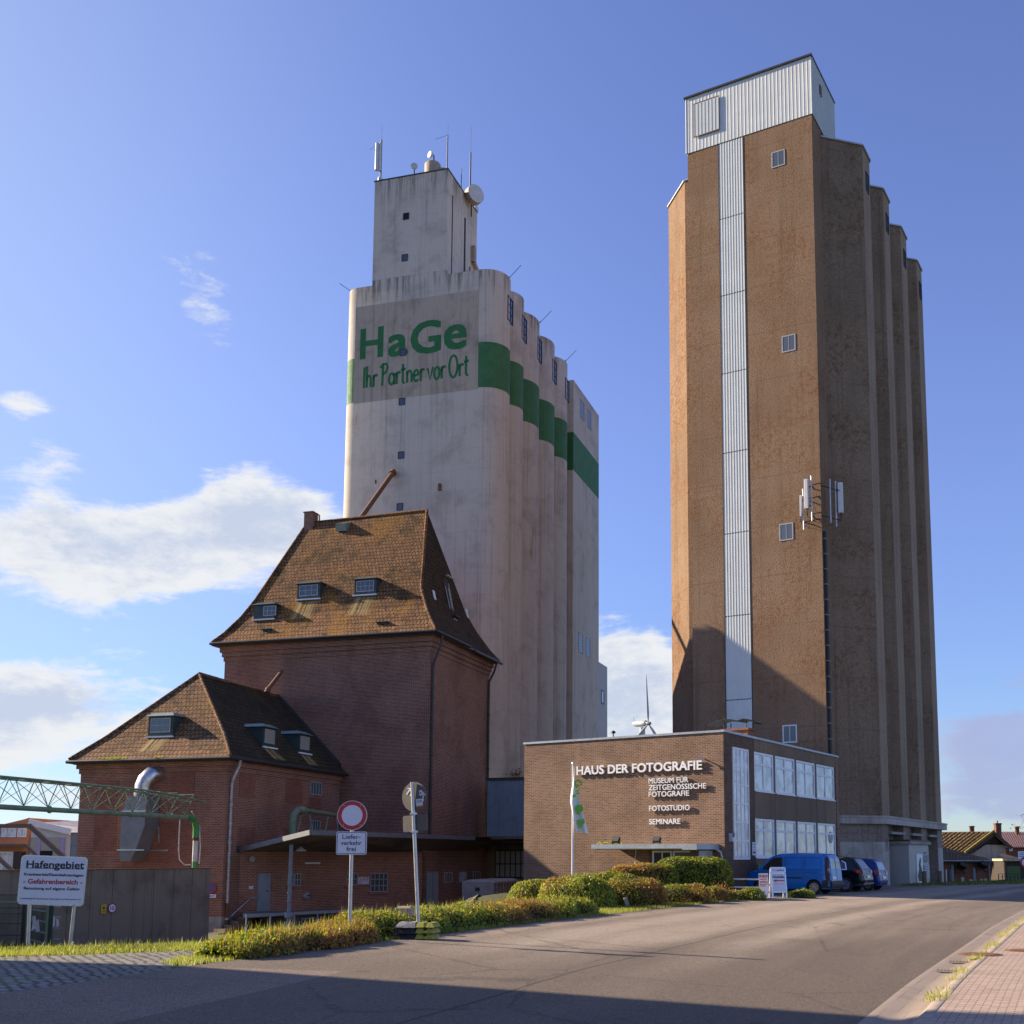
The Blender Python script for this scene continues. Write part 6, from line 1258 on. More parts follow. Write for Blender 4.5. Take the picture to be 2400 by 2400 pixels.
mb = MB(); mb.box(.14,.22,-.004,0,.02,.12); mb.xform(BM @ Matrix.Translation((0,.04,0))).build('sticker','sign_white',dsc); mb = MB(); mb.box(.05,.22,-.004,0,-.20,-.06); mb.box(.05,.22,-.005,0,-.22,-.195,1); mb.box(.07,.2,-.0055,0,-.10,-.09,2); mb.box(.07,.2,-.0055,0,-.13,-.12,2); mb.xform(BM @ Matrix.Translation((0,.04,0))).build('sticker',['sign_white','sign_yellow','sign_text'],dsc)
mb = MB(); mb.box(.155,.19,-.006,0,.04,.08); mb.xform(BM @ Matrix.Translation((0,.04,0))).build('sticker_print','sign_red',dsc)
c_ = onpole(Z(1929)); mb = MB(); plate(mb,.62,.34,.04,.035,.05,0); mb.xform(Matrix.Translation(c_) @ Matrix.Rotation(R(-27),4,'Z') @ Matrix.Rotation(tilt,4,'Y')).build('sign_plate','sign_back',t_)
for py in (1907,1949): c_ = onpole(Z(py)); MB().box(-.07,.07,-.06,.05,-.02,.02).xform(Matrix.Translation(c_)).build('clamp','steel_bright',t_)
for k in range(3):
    t_ = thing('sign_foot',['lowest rubber sign foot, resting on the road','middle rubber sign foot of the stack','top rubber sign foot of the stack, holding the leaning pole'][k],'sign foot',(gp_.x-.04,23.35,zroad(gp_.x,23.35)+.004+k*.118),R(-12+k*2),'stacked rubber feet of the leaning sign')
    h_ = .112; mb = MB(); mb.add([(-.43,-.24,0),(.02,-.24,0),(.02,.24,0),(-.43,.24,0),(-.34,-.15,h_),(.0,-.17,h_),(.0,.17,h_),(-.34,.15,h_)],[(3,2,1,0),(4,5,6,7),(0,1,5,4),(1,2,6,5),(2,3,7,6),(3,0,4,7)]); mb.box(-.27,-.13,-.06,.06,h_,h_+.012,1); mb.build('dark_half',['rubber_light' if k == 2 else 'tarmac_rubber','dark_void'],t_)
    mb = MB()
    for a,b_ in ((.03,.20),(.25,.42)): mb.add([(a,-.24,.01),(b_,-.24,.01),(b_,.24,.01),(a,.24,.01),(a+.02,-.17,h_-.01),(b_-(.06 if b_ > .3 else .02),-.17,h_-.01),(b_-.03,.17,h_-.01),(a+.02,.17,h_-.01)],[(3,2,1,0),(4,5,6,7),(0,1,5,4),(1,2,6,5),(2,3,7,6),(3,0,4,7)])
    mb.box(.15,.3,-.2,.2,.01,.06); mb.build('yellow_half','rubber_yellow',t_)
# big harbour sign
YS = 24.5; p = at(118,2215,YS); hg = thing('harbour_sign','large white harbour area warning sign on two steel posts','sign',(at(123,2060,YS).x,YS,zground(-11.5,YS)-.15),R(4)); z0_ = hg.location.z
Z = lambda py: at(123,py,YS).z-z0_
w_,h_ = 1.41,1.07; zc = (Z(2007)+Z(2121))/2
TI = Matrix.Translation((0,0,zc)) @ Matrix.Rotation(R(2.3),4,'Y')
mb = MB(); plate(mb,w_,h_,.09,0,.03,0); mb.xform(TI); fr_ = mb.build('frame','steel_bright',hg)
mb = MB(); plate(mb,w_-.05,h_-.05,.08,-.006,0,0); mb.xform(TI); bd = mb.build('board','sign_white',hg)
mb = MB(); K = w_/155.
def ht(body,xm,ym,wpx,hpx,bold,cap=True): put_text(mb,body,(xm-123)*K,-(ym-2064)*K*1.0,wpx*K,hpx*K,-.009,align='C',bold=bold,keep=.72)
ht('Hafengebiet',127.5,2034,134,17,.03); mb.box((60-123)*K,(194-123)*K,-.0095,-.009,-(2036-2064)*K-.0,-(2035-2064)*K+.004)
ht('Kranbetrieb/Eisenbahnanlagen',125.5,2053,138,6.4,.035); ht('Benutzung auf eigene Gefahr',124,2086,131,6.4,.035); ht('Landesbetrieb für Küstenschutz, Nationalpark und Meeresschutz S.H.',123,2109,141,3.2,.02)
mb.xform(Matrix.Translation((0,0,zc)) @ Matrix.Rotation(R(1.3),4,'Y')); mb.build('lettering','sign_text',bd,uv=False)
mb = MB(); ht('- Gefahrenbereich -',125,2072,137,11.5,.03); mb.xform(Matrix.Translation((0,0,zc)) @ Matrix.Rotation(R(1.3),4,'Y')); mb.build('lettering','sign_text_red',bd,uv=False)
mb = MB()
for a in (-.62,0,.62):
    for b_ in (-.46,.46): mb.disc((a,-.008,b_),.012,.004,8)
mb.xform(TI).build('rivet','sign_pole',bd)
for px0,px1 in ((70,66),(175,163)): a,b_ = at(px0,2118,YS+.06),at(px1,2219,YS+.06); MB().tube([a-hg.location,b_-hg.location-Vector((0,0,.2))],.038,10).build('post','sign_pole',hg)
for o_ in hg.children:
    if o_.name.startswith('post'): o_.matrix_parent_inverse = Matrix.Rotation(-R(4),4,'Z')
# ------------------------------------------------------------------ concrete flood wall with its small signs
FC = Frame(-18.45,53.1,28.0)      # runs along local y towards the camera (negative y)
cw = thing('flood_wall','long dark concrete slab wall in front of the low warehouse','wall',FC.o,FC.rz)
mb = MB(); n_ = 22
for k in range(n_): mb.box(-.2,0,-.0-(k+1)*1.08+.012,-k*1.08-.012,-2.5,1.12); mb.box(-.19,-.02,-k*1.08-.03,-k*1.08+.03,-2.5,1.11)
mb.build('panel','concrete_wall',cw); MB().box(-.22,.03,-n_*1.08,.05,1.12,1.17).build('cap','rust',cw)
def cwp(px,py): return FC.hx(px,py,.02)
p = cwp(262,2128.5); t_ = thing('speed_sign','small round ten speed limit sign on the concrete wall','sign',FC.w(.03,p.y,p.z),FC.rz)
def face_x(mb): return mb.xform(RZ90)
mb = MB(); mb.disc((0,-.02,0),.215,.02,30); face_x(mb).build('ring','sign_red',t_); mb = MB(); mb.disc((0,-.024,0),.165,.004,30); face_x(mb).build('field','sign_white',t_); mb = MB(); put_text(mb,'10',0,-.085,.19,.17,-.028,align='C',bold=.01); face_x(mb).build('lettering','sign_text',t_,uv=False)
p = cwp(242,2130.5); t_ = thing('warning_sign','small yellow warning sign beside the round speed sign','sign',FC.w(.03,p.y,p.z),FC.rz)
MB().box(0,.02,-.13,.13,-.19,.19).build('board','sign_yellow',t_); mb = MB(); mb.poly([(.022,-.09,0),(.022,.09,0),(.022,0,.14)]); mb.box(.02,.023,-.09,.09,-.08,-.06); mb.box(.02,.023,-.09,.09,-.13,-.11); mb.build('symbol','sign_text',t_,uv=False)
pn = FL.hx(497,2081,.0) if False else at(497,2081,57.4); t_ = thing('no_stopping_sign','small round blue sign with red rim and plate by the brick corner','sign',pn,FL.rz)
mb = MB(); mb.disc((0,-.05,0),.27,.02,28); mb.build('ring','sign_red',t_); mb = MB(); mb.disc((0,-.055,0),.21,.005,28); mb.build('field','sign_blue',t_); mb = MB(); mb.obox((0,-.058,0),(.05,.004,.42),0,0,R(-40)); mb.build('bar','sign_red',t_); mb = MB(); mb.box(-.28,.28,-.05,-.03,-.5,-.32); mb.box(-.22,.2,-.055,-.05,-.40,-.38,1); mb.box(-.22,.16,-.055,-.05,-.45,-.43,1); mb.build('plate',['sign_white','sign_text'],t_)
# green mesh fence and gate in front of the wall on the left
YF = 40.0; fx0 = at(-90,2150,YF).x
fe = thing('mesh_fence','dark green wire mesh fence at the left edge before the wall','fence',(fx0,YF,-1.3))
def frel(px,py,Y=YF): return at(px,py,Y)-fe.location
mb = MB(); a,b_ = frel(-90,2097),frel(57,2097); z1 = frel(0,2225).z
for k in range(60): x = a.x+(b_.x-a.x)*k/60; mb.box(x-.0035,x+.0035,-.004,.004,z1,a.z)
for py in (2097,2113,2128,2142,2165,2192,2215): z_ = frel(0,py).z; mb.box(a.x,b_.x,-.012,.012,z_-.012,z_+.012)
mb.build('mesh','fence_green',fe); 
for px in (-60,59,): q = frel(px,2105); MB().box(q.x-.05,q.x+.05,-.05,.05,z1-.6,q.z+.02).build('post','fence_green',fe)
MB().box(a.x,b_.x,-.04,.0,frel(0,2115).z,frel(0,2112).z).build('top_rail','pipe_bright_green' if False else 'dormer_roof',fe)
ga = thing('mesh_gate','pale green barred gate with fluttering plastic sheets under the harbour sign','gate',at(95,2217,39.5))
def grel(px,py): return at(px,py,39.5)-ga.location
for px,m_ in ((72,'pipe_green'),(114,'dish_white'),(122,'pipe_green')): q = grel(px,2122); MB().box(q.x-.045,q.x+.045,-.05,.05,-.6,q.z).build('post','gate_green' if m_ == 'dish_white' else 'fence_green',ga)
mb = MB()
for a_,b_ in (((73,2131),(113,2137)),((73,2156),(113,2161)),((72,2179),(112,2188)),((71,2202),(111,2213)),((124,2123),(142,2126)),((124,2148),(142,2151)),((124,2174),(142,2176)),((124,2200),(140,2202))): mb.beam(grel(*a_),grel(*b_),.05,.05)
mb.build('bar','dormer_roof',ga); mb = MB(); q0,q1 = grel(72,2128),grel(113,2215)
for k in range(16): x = q0.x+(q1.x-q0.x)*k/16; mb.box(x-.008,x+.008,-.01,.01,q1.z,q0.z)
mb.build('mesh','fence_green',ga)
for nm,pp in (('plastic_sheet',[(78,2147),(86,2146),(88,2160),(94,2153),(95,2182),(88,2185),(84,2176),(76,2181),(78,2165)]),('plastic_sheet',[(127,2148),(131,2149),(130,2170),(126,2172)]),('plastic_sheet',[(134,2152),(140,2155),(140,2170),(134,2172)])):
    mb = MB(); P = [grel(*q) for q in pp]; mb.slab([(q.x,-.08+.03*math.sin(7*q.x+5*q.z),q.z) for q in P],.012); mb.build(nm,'dish_white',ga)
# ------------------------------------------------------------------ green conveyor truss
cv_ = thing('pipe_bridge','old green lattice pipe bridge passing before the low warehouse','pipe bridge',(-21,50,0))
o0 = Vector((-21,50,0)); pe = at(440,1916,53.3); dr = Vector((math.sin(R(14)),math.cos(R(14)),0)); 
def PT(s_,z,sd=0): n_ = Vector((dr.y,-dr.x,0)); return Vector((pe.x,pe.y,0))+dr*(-s_)+n_*sd+Vector((0,0,z))-o0
zb_ = pe.z; ztp = zb_+1.0
mb = MB(); mb.tube([PT(s_,zb_) for s_ in (-.0,4,9,14,20,26)],.105,12); [mb.lathe([(.15,-.04),(.15,.04)],tuple(PT(s_,zb_)),'X',14) for s_ in (1.2,4.2,9.2,14.2)]; mb.build('main_pipe','pipe_green',cv_)
mb = MB()
for sd in (-.42,.42): mb.tube([PT(-.8,ztp-.25,sd),PT(1,ztp-.05,sd),PT(4,ztp+.08,sd),PT(10,ztp+.10,sd),PT(26,ztp+.12,sd)],.045,8)
mb.build('top_chord','pipe_green',cv_)
mb = MB()
for k in range(24):
    s_ = k*1.3+.2
    for sd in (-.42,.42): mb.tube([PT(s_,zb_+.1,0),PT(s_+.0,ztp+.05,sd)],.020,5); mb.tube([PT(s_,zb_+.1,0),PT(s_+1.3,ztp+.05,sd)],.015,5); mb.tube([PT(s_+1.3,zb_+.1,0),PT(s_,ztp+.05,sd)],.011,5)
    mb.tube([PT(s_,ztp+.08,-.42),PT(s_,ztp+.08,.42)],.022,5); mb.tube([PT(s_,ztp+.08,-.42),PT(s_+1.3,ztp+.08,.42)],.012,5)
mb.build('lattice','pipe_green',cv_)
mb = MB(); mb.tube([PT(0,zb_),PT(-.35,zb_-.02),PT(-.62,zb_-.18),PT(-.72,zb_-.5),PT(-.72,zb_-.95)],.15,14); mb.build('elbow','pipe_bright_green',cv_)
mb = MB(); mb.tube([PT(-.72,zb_-.95),PT(-.72,zb_-1.6)],.12,12); mb.lathe([(.17,0),(.17,.06)],tuple(PT(-.72,zb_-1.0)),'Z',14); mb.build('drop_joint','rust',cv_)
MB().tube([PT(-.72,zb_-1.1),PT(-.72,zb_-2.1)],.125,12).build('drop_pipe','pipe_white',cv_); MB().tube([PT(-.72,zb_-2.1),PT(-.72,zb_-3.2)],.12,12).build('drop_end','pipe_green' if False else 'pipe_bright_green',cv_)
MB().tube([PT(.6,zb_-.1),PT(.6,zb_-1.5),PT(.5,zb_-2.0),PT(.1,zb_-2.25),PT(-.4,zb_-2.25)],.03,6).tube([PT(-.3,zb_+.3),PT(-1.0,zb_-.4),PT(-1.15,zb_-1.4),PT(-1.1,zb_-2.2)],.03,6).build('cable','pipe_white',cv_)
# ------------------------------------------------------------------ hedges, bushes and stones along the verge
LM = ['leaf_core','leaf_green','leaf_yellow','leaf_brown','leaf_dark']
def vary(P,brown,yellow,dark,seed):
    s_ = np.sin(P[:,0]*1.3+seed)+np.sin(P[:,1]*1.1+seed*1.7)*.8+np.sin(P[:,2]*4+seed)*.4+rng.normal(size=len(P))*.55
    r_ = rng.random(len(P)); m_ = np.full(len(P),1); m_[r_ < yellow] = 2; m_[(r_ > 1-dark)] = 4; m_[(s_ > 1.5-2.6*brown) & (r_ > .15)] = 3; return m_
def bush(name,label,c_,rx,ry,h_,n,size,brown=.2,yellow=.3,dark=.2,seed=1,p=2.6,rz=0,group=None,sink=.15,rough=.10):
    st = np.sign
    def se(a): return st(a)*np.abs(a)**(2/p)
    d_ = rng.normal(size=(n,3)); d_[:,2] = np.abs(d_[:,2])*1.1; d_ /= np.linalg.norm(d_,axis=1)[:,None]
    P = d_*((np.abs(d_)**p).sum(1)**(-1/p))[:,None]*np.array([rx,ry,h_]); X,Y,Zz = P.T
    N = st(P)*np.abs(P/np.array([rx,ry,h_]))**(p-1)/np.array([rx,ry,h_])+1e-6; N /= np.linalg.norm(N,axis=1)[:,None]
    lump = (np.sin(X*2.3+seed)*np.sin(Y*2.9+seed*2)+np.sin(X*5.1+Zz*4+seed)*.5)*rough; P = P+N*(lump[:,None]+rng.normal(size=(n,1))*rough*.35-rng.random((n,1))*size*.9)
    P = P[P[:,2] > -.1]; N = N[:len(P)] if len(N) == len(P) else None
    if N is None: N = P/np.array([rx**2,ry**2,h_**2]); N /= np.linalg.norm(N,axis=1)[:,None]
    mb = MB(); leaves(mb,P,N,size,vary(P,brown,yellow,dark,seed),.9)
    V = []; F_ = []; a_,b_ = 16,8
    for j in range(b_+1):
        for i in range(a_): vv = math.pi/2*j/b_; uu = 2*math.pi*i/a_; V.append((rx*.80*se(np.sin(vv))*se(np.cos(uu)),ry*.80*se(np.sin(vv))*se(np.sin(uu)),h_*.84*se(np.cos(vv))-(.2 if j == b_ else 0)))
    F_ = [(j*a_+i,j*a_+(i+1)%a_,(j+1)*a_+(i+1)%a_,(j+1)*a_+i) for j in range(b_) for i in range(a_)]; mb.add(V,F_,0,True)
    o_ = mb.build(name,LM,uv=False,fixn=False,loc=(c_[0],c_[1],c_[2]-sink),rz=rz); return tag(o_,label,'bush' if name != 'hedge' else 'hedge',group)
def strip(name,label,path,wd,h_,n,size,brown,yellow,dark,seed,taper=.6,hf=None):
    pts = [Vector(p) for p in path]; L_ = [0]
    for a,b_ in zip(pts,pts[1:]): L_.append(L_[-1]+(b_-a).length)
    s_ = rng.uniform(0,L_[-1],n); ph = rng.uniform(0,math.pi,n); P = []; N = []
    def frame_(s): 
        for i in range(len(pts)-1):
            if s <= L_[i+1] or i == len(pts)-2: k = (s-L_[i])/(L_[i+1]-L_[i]); d_ = (pts[i+1]-pts[i]).normalized(); return pts[i].lerp(pts[i+1],k),d_
    def prof_(s): e = min(1,s/taper)*min(1,(L_[-1]-s)/taper); e = max(0,e)**.5; q = 1+.13*math.sin(s*1.9+seed)+.09*math.sin(s*4.7+seed*2); return wd*(.55+.45*e)*q, h_*(hf(s/L_[-1]) if hf else 1)*(.35+.65*e)*(1+.10*math.sin(s*2.7+seed*3)+.06*math.sin(s*7.1))
    for s,a in zip(s_,ph):
        c_,d_ = frame_(s); n_ = Vector((d_.y,-d_.x)); w2,hh = prof_(s); ca,sa = math.cos(a),math.sin(a); ca = math.copysign(abs(ca)**.75,ca); sa = abs(sa)**.7
        k = 1-rng.random()*.22; x,y = c_.x+n_.x*w2/2*ca*k,c_.y+n_.y*w2/2*ca*k; P.append((x,y,zground(x,y)+hh*sa*k+rng.normal()*.02)); N.append((n_.x*ca,n_.y*ca,sa+.15))
    P = np.array(P); N = np.array(N); mb = MB(); leaves(mb,P,N,size,vary(P,brown,yellow,dark,seed),.9)
    q = rng.integers(0,len(P),n//5); q = q[N[q,2] > .7]; B_ = P[q]-[0,0,.03]; blades(mb,B_,.17,.012,rng.integers(1,4,len(q)),.5)
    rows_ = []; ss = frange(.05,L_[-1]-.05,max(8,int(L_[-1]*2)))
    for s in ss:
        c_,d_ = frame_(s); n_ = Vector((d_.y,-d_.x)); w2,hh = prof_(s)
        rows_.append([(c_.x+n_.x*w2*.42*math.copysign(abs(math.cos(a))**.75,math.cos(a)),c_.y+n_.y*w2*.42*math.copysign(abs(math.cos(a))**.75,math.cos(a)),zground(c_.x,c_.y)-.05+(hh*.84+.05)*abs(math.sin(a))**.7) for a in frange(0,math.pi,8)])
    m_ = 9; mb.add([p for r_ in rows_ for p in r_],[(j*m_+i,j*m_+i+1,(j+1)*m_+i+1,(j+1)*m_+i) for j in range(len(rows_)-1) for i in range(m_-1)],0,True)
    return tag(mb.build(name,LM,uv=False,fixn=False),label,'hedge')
el = lambda y,d: (xl(y)-d,y)
strip('hedge','low sprawling hedge at the road edge, from the cobbles to the stacked sign feet',[(-6.35,18.75),(-5.85,20.0),(-5.2,21.5),el(23.2,1.0)],1.35,.36,17000,.060,.62,.30,.08,1.3)
strip('hedge','low trimmed hedge at the road edge behind the stacked sign feet',[el(23.2,1.15),el(26,1.15),el(29,1.1),el(33.5,1.0)],1.6,.50,22000,.065,.42,.34,.12,4.1,.3)
def bsh(lab,px0,px1,pyt,pyb,Y,dep,n,size,**k):
    a,b_ = at(px0,pyt,Y),at(px1,pyt,Y); zt_ = at((px0+px1)/2,pyt,Y).z; zb2 = at((px0+px1)/2,pyb,Y).z; c_ = ((a.x+b_.x)/2,Y+dep/2*.6,zb2)
    return bush('bush',lab,c_,(b_.x-a.x)/2,dep/2,zt_-zb2+.15,int(n*1.7),size*.78,**k)
bsh('clipped dome bush in light green at the left of the museum front',1183,1320,2061,2118,41,2.4,8000,.085,brown=.0,yellow=.45,dark=.1,seed=2,p=2.3,rough=.04)
bsh('broad yellow and red tinged bush in front of the flagpole',1255,1446,2060,2132,36.8,2.4,10500,.09,brown=.40,yellow=.34,dark=.15,seed=3,p=3.0,rough=.13)
bsh('rounded red brown bush next to the yellow tinged one',1400,1560,2058,2124,38.4,2.4,9500,.09,brown=.55,yellow=.08,dark=.35,seed=5,p=3.4)
bsh('lower flat topped brown bush before the entrance hedge',1535,1662,2079,2118,40.6,1.8,6500,.08,brown=.62,yellow=.1,dark=.3,seed=7,p=4.5)
bsh('low spreading yellow shrub between the flagpole and the entrance hedge',1355,1470,2043,2092,43.0,1.6,6000,.09,brown=.30,yellow=.42,dark=.15,seed=21,p=2.8)
bsh('middle hedge block left of the museum entrance, lower than the corner one',1430,1590,2026,2092,44.0,1.7,10500,.10,brown=.30,yellow=.35,dark=.2,seed=9,p=5,rough=.06)
bsh('tall clipped hedge block at the museum corner',1535,1716,2010,2092,45.0,1.8,13000,.10,brown=.28,yellow=.33,dark=.25,seed=11,p=5.5,rough=.04)
bsh('low dark shrub between the brown bush and the railing',1640,1712,2083,2116,42.3,1.2,3600,.08,brown=.35,yellow=.2,dark=.3,seed=13)
bsh('low straggly shrub under the railing beside the notice board',1690,1790,2082,2112,43.6,1.2,4200,.08,brown=.3,yellow=.25,dark=.3,seed=15)
bsh('small weedy clump between the pavement board and the van wheel',1845,1912,2085,2104,46.2,.8,1800,.09,brown=.2,yellow=.5,dark=.1,seed=17)
p = at(1684,2092,43.6); mb = MB(); P = rng.normal(size=(900,3))*np.array([.22,.15,.16]); leaves(mb,P,P,.07,np.zeros(900,int)); tag(mb.build('dead_shrub','leaf_brown',loc=p,uv=False,fixn=False),'dry pinkish brown shrub at the foot of the railing','shrub')
for k,(px,py0,py1,Y,w_,lab,tl) in enumerate(((950,2124,2172,24.6,.34,'broad square boundary stone in the hedge beside the leaning sign',0),(1074,2121,2140,29.5,.34,'low boundary stone sunk in the hedge left of the container',0),(1226,2114,2142,31.5,.20,'rusty topped boundary stone at the end of the trimmed hedge',0),(1351,2106,2140,34.5,.16,'narrow boundary stone before the yellow tinged bush',0),(1427,2116,2124,37.2,.12,'tiny boundary stone peeping from the verge',0),(1474,2102,2124,38.0,.14,'leaning pale boundary stone at the red brown bush',-14))):
    a = at(px,py0,Y); b_ = at(px,py1,Y); h_ = a.z-b_.z+.25; mb = MB(); s_ = w_/2
    mb.prism([(-s_,-s_*.7),(s_,-s_*.7),(s_,s_*.7),(-s_,s_*.7)],0,h_-.04); mb.add([(-s_,-s_*.7,h_-.04),(s_,-s_*.7,h_-.04),(s_,s_*.7,h_-.04),(-s_,s_*.7,h_-.04),(-s_*.8,-s_*.5,h_),(s_*.75,-s_*.5,h_),(s_*.8,s_*.5,h_),(-s_*.8,s_*.5,h_)],[(0,1,5,4),(1,2,6,5),(2,3,7,6),(3,0,4,7),(4,5,6,7)])
    o_ = tag(mb.build('boundary_stone','stone_marker',loc=(a.x,Y,b_.z-.25),rz=R(random.uniform(-20,20))),lab,'stone','boundary stones along the verge'); o_.rotation_euler[1] = R(tl)
# bollards before the brown silo
BL = [(2123.8,2042.6,2073.7,'leftmost concrete bollard, before the shed door'),(2167,2043,2073,'concrete bollard before the shed louvre'),(2173,2043,2064,'concrete bollard right behind the one at the louvre'),(2203,2043,2072,'thickest looking concrete bollard before the silo corner'),(2227,2046,2069.5,'concrete bollard before the low brick building with roof hoods'),(2218,2046,2065,'thin pale post between two concrete bollards')]
for k,(px,a,b_,lab) in enumerate(BL):
    p = atz(px,b_,-.03); h_ = .82; mb = MB(); r_ = .145 if k != 5 else .06; mb.lathe([(r_,-.1),(r_,h_-.03),(r_*.86,h_),(.01,h_+.005)],(0,0,0),'Z',18)
    tag(mb.build('bollard','concrete_dark' if k != 5 else 'dish_white',loc=p),lab,'bollard','bollards before the brown silo')
# ================================================================== background right: low houses
YH = 93.6
def H(px,py,Y=YH): return at(px,py,Y)
lh = thing('lean_to_house','low brick lean-to with mossy tiles and two dark wall hoods','house',H(2265,2070,93.60)); o0 = lh.location
def rel_(p): return p-o0
a,b_ = rel_(H(2205,2070,93.60)),rel_(H(2318,2070,93.60)); zt_ = rel_(H(2260,2016,93.60)).z; y0 = a.y
mb = MB(); mb.box(a.x,b_.x,y0,y0+4,-.4,zt_); mb.build('wall','brick_house',lh)
z1 = rel_(H(2215,1987,98.28)).z; mb = MB(); mb.add([(a.x-.3,y0-.35,zt_-.05),(b_.x+.15,y0-.35,zt_-.05),(b_.x+.15,y0+.6,zt_+.15),(b_.x-3.4,y0+3.6,z1+.25),(a.x-.3,y0+3.6,z1+.35)],[(0,1,2,3,4)]); mb.add([(a.x-.3,y0-.35,zt_-.2),(b_.x+.15,y0-.35,zt_-.2),(b_.x+.15,y0-.35,zt_-.05),(a.x-.3,y0-.35,zt_-.05)],[(0,1,2,3)],1); mb.build('roof',['roof_house','wood_dark'],lh)
mb = MB(); gutter(mb,[(a.x-.3,y0-.42,zt_-.06),(b_.x+.2,y0-.42,zt_-.06)],.06); mb.tube([(b_.x+.1,y0-.4,zt_-.1),(b_.x,y0-.1,zt_-.4),(b_.x,y0-.1,-.2)],.05,6); mb.build('gutter','zinc',lh)
for px0,px1,py0,py1,mt_ in ((2230,2237,2027,2066,'door_grey'),(2281,2288,2034,2070,'door_grey'),(2253,2261,2056,2068,'beige'),(2272,2280,2061,2069,'beige'),(2297,2305,2060,2070,'beige'),(2307,2315,2059,2070,'beige')):
    p,q = rel_(H(px0,py0,93.5)),rel_(H(px1,py1,93.5)); mb = MB(); mb.box(p.x,q.x,y0-.06,y0+.02,q.z,p.z); mb.build('door' if mt_ == 'door_grey' else 'hatch',mt_,lh)
for px0,px1,py0,py1 in ((2244,2262,2020,2038),(2293,2311,2020,2034)):
    p,q = rel_(H(px0,py0,93.5)),rel_(H(px1,py1,93.5)); mb = MB(); mb.obox(((p.x+q.x)/2,y0-.35,(p.z+q.z)/2),(q.x-p.x,.75,.34),0,R(-20),R(25)); mb.beam((p.x-.3,y0-.1,p.z-.3),(q.x-.1,y0-.5,q.z-.35),.1,.1); mb.beam((p.x-.2,y0-.05,p.z),(p.x-.2,y0-.05,q.z-.4),.08,.08); mb.build('hood','wood_dark',lh)
gh = thing('gabled_house','tiled house with a rendered gable wall behind the lean-to','house',H(2330,2068,102.96)); o0 = gh.location
xa = rel_(H(2180,2000,109.98)).x; g0,g1 = rel_(H(2286,2068,102.96)),rel_(H(2360,2068,102.96)); za = rel_(H(2322,1949,102.96)).z; xm = rel_(H(2322,1949,102.96)).x; zl = rel_(H(2265,1995,102.96)).z; zr_ = rel_(H(2356,1982,102.96)).z
mb = MB(); mb.slab([(g0.x,0,-.5),(g1.x,0,-.5),(g1.x,0,zr_+.05),(xm-.5,0,zr_+.1),(g0.x-.3,0,zl-.3)],10); mb.build('gable_wall','concrete_light',gh)
mb = MB(); mb.slab([(rel_(H(2262,1998,102.96)).x,.25,zl),(g1.x-.1,.25,zr_),(xm,.25,za-.15)],9.5); mb.build('gable_boarding','wood_dark',gh)
xl_ = rel_(H(2262,2000,102.96)).x; back = 0; dpt = 11
rp = rel_(H(2217,1949,109.98)); 
mb = MB()
mb.add([(xl_-.2,-.7,zl-.15),(xm,-.7,za),(xm-9.5,5,za),(xl_-9.7,5,zl-.15)],[(0,1,2,3)]); mb.add([(xm,-.7,za),(g1.x+.3,-.7,zr_-.1),(g1.x+.3,10,zr_-.1),(xm,10,za)],[(0,1,2,3)]); mb.add([(xm,-.7,za),(xm,10,za),(xm-9.5,5,za)],[(0,1,2)])
grf = mb.build('roof','roof_house',gh)
mb = MB(); nR = 26
for k in range(nR): f = k/nR; mb.tube([(xl_-.2-9.5*f,-.7+5.7*f-.03,zl-.13),(xm-9.5*f,-.7+5.7*f-.03,za-.02)],.05,5)
mb.build('tile_roll','roof_house',grf)
mb = MB(); mb.beam((xl_-.25,-.75,zl-.1),(xm+.05,-.75,za+.08),.3,.18); mb.build('verge_moss','moss_edge',grf); MB().beam((xl_-.25,-.78,zl-.4),(xm,-.78,za-.25),.08,.32).beam((xm,-.78,za-.15),(g1.x+.3,-.78,zr_-.25),.08,.3).build('bargeboard','wood_dark',grf)
p,q = rel_(H(2254,1966,106.47)),rel_(H(2277,1959,106.47)); mb = MB(); mb.add([(p.x,p.y-.4,p.z),(p.x+1.4,p.y-.9,p.z),(q.x+.1,p.y-.4,q.z+.1),(q.x-1.2,p.y+.1,q.z+.1)],[(0,1,2,3)]); mb.build('skylight','sign_white',grf)
mb = MB(); mb.lathe([(.22,-.6),(.22,.35),(.28,.35),(.28,.45)],tuple(rel_(H(2278,1947,105.30))),'Z',12); mb.build('vent_pipe','rust',grf)
bh = thing('brick_house','red brick house with pale striped metal roof and a tall chimney','house',H(2375,2066,113.49)); o0 = bh.location
p0,p1 = rel_(H(2318,1950,120.51)),rel_(H(2460,1950,120.51)); e0,e1 = rel_(H(2345,1984,113.49)),rel_(H(2460,1992,113.49))
mb = MB(); mb.box(e0.x,e1.x+2,0,8,-.5,e0.z); mb.build('wall','brick_house',bh)
mb = MB(); mb.add([(e0.x-.3,-.4,e0.z-.1),(e1.x+2,-.4,e0.z-.1),(p1.x+2,p0.y,p0.z),(p0.x,p0.y,p0.z)],[(0,1,2,3)]); br2 = mb.build('roof','metal_roof_pale',bh)
mb = MB()
for k in range(34): f = k/34; mb.tube([(e0.x-.3+(e1.x+2.3-e0.x)*f,-.42,e0.z-.06),(p0.x+(p1.x+2-p0.x)*f,p0.y,p0.z+.04)],.05,4)
mb.build('roof_rib','tile_orange' if False else 'rust',br2)
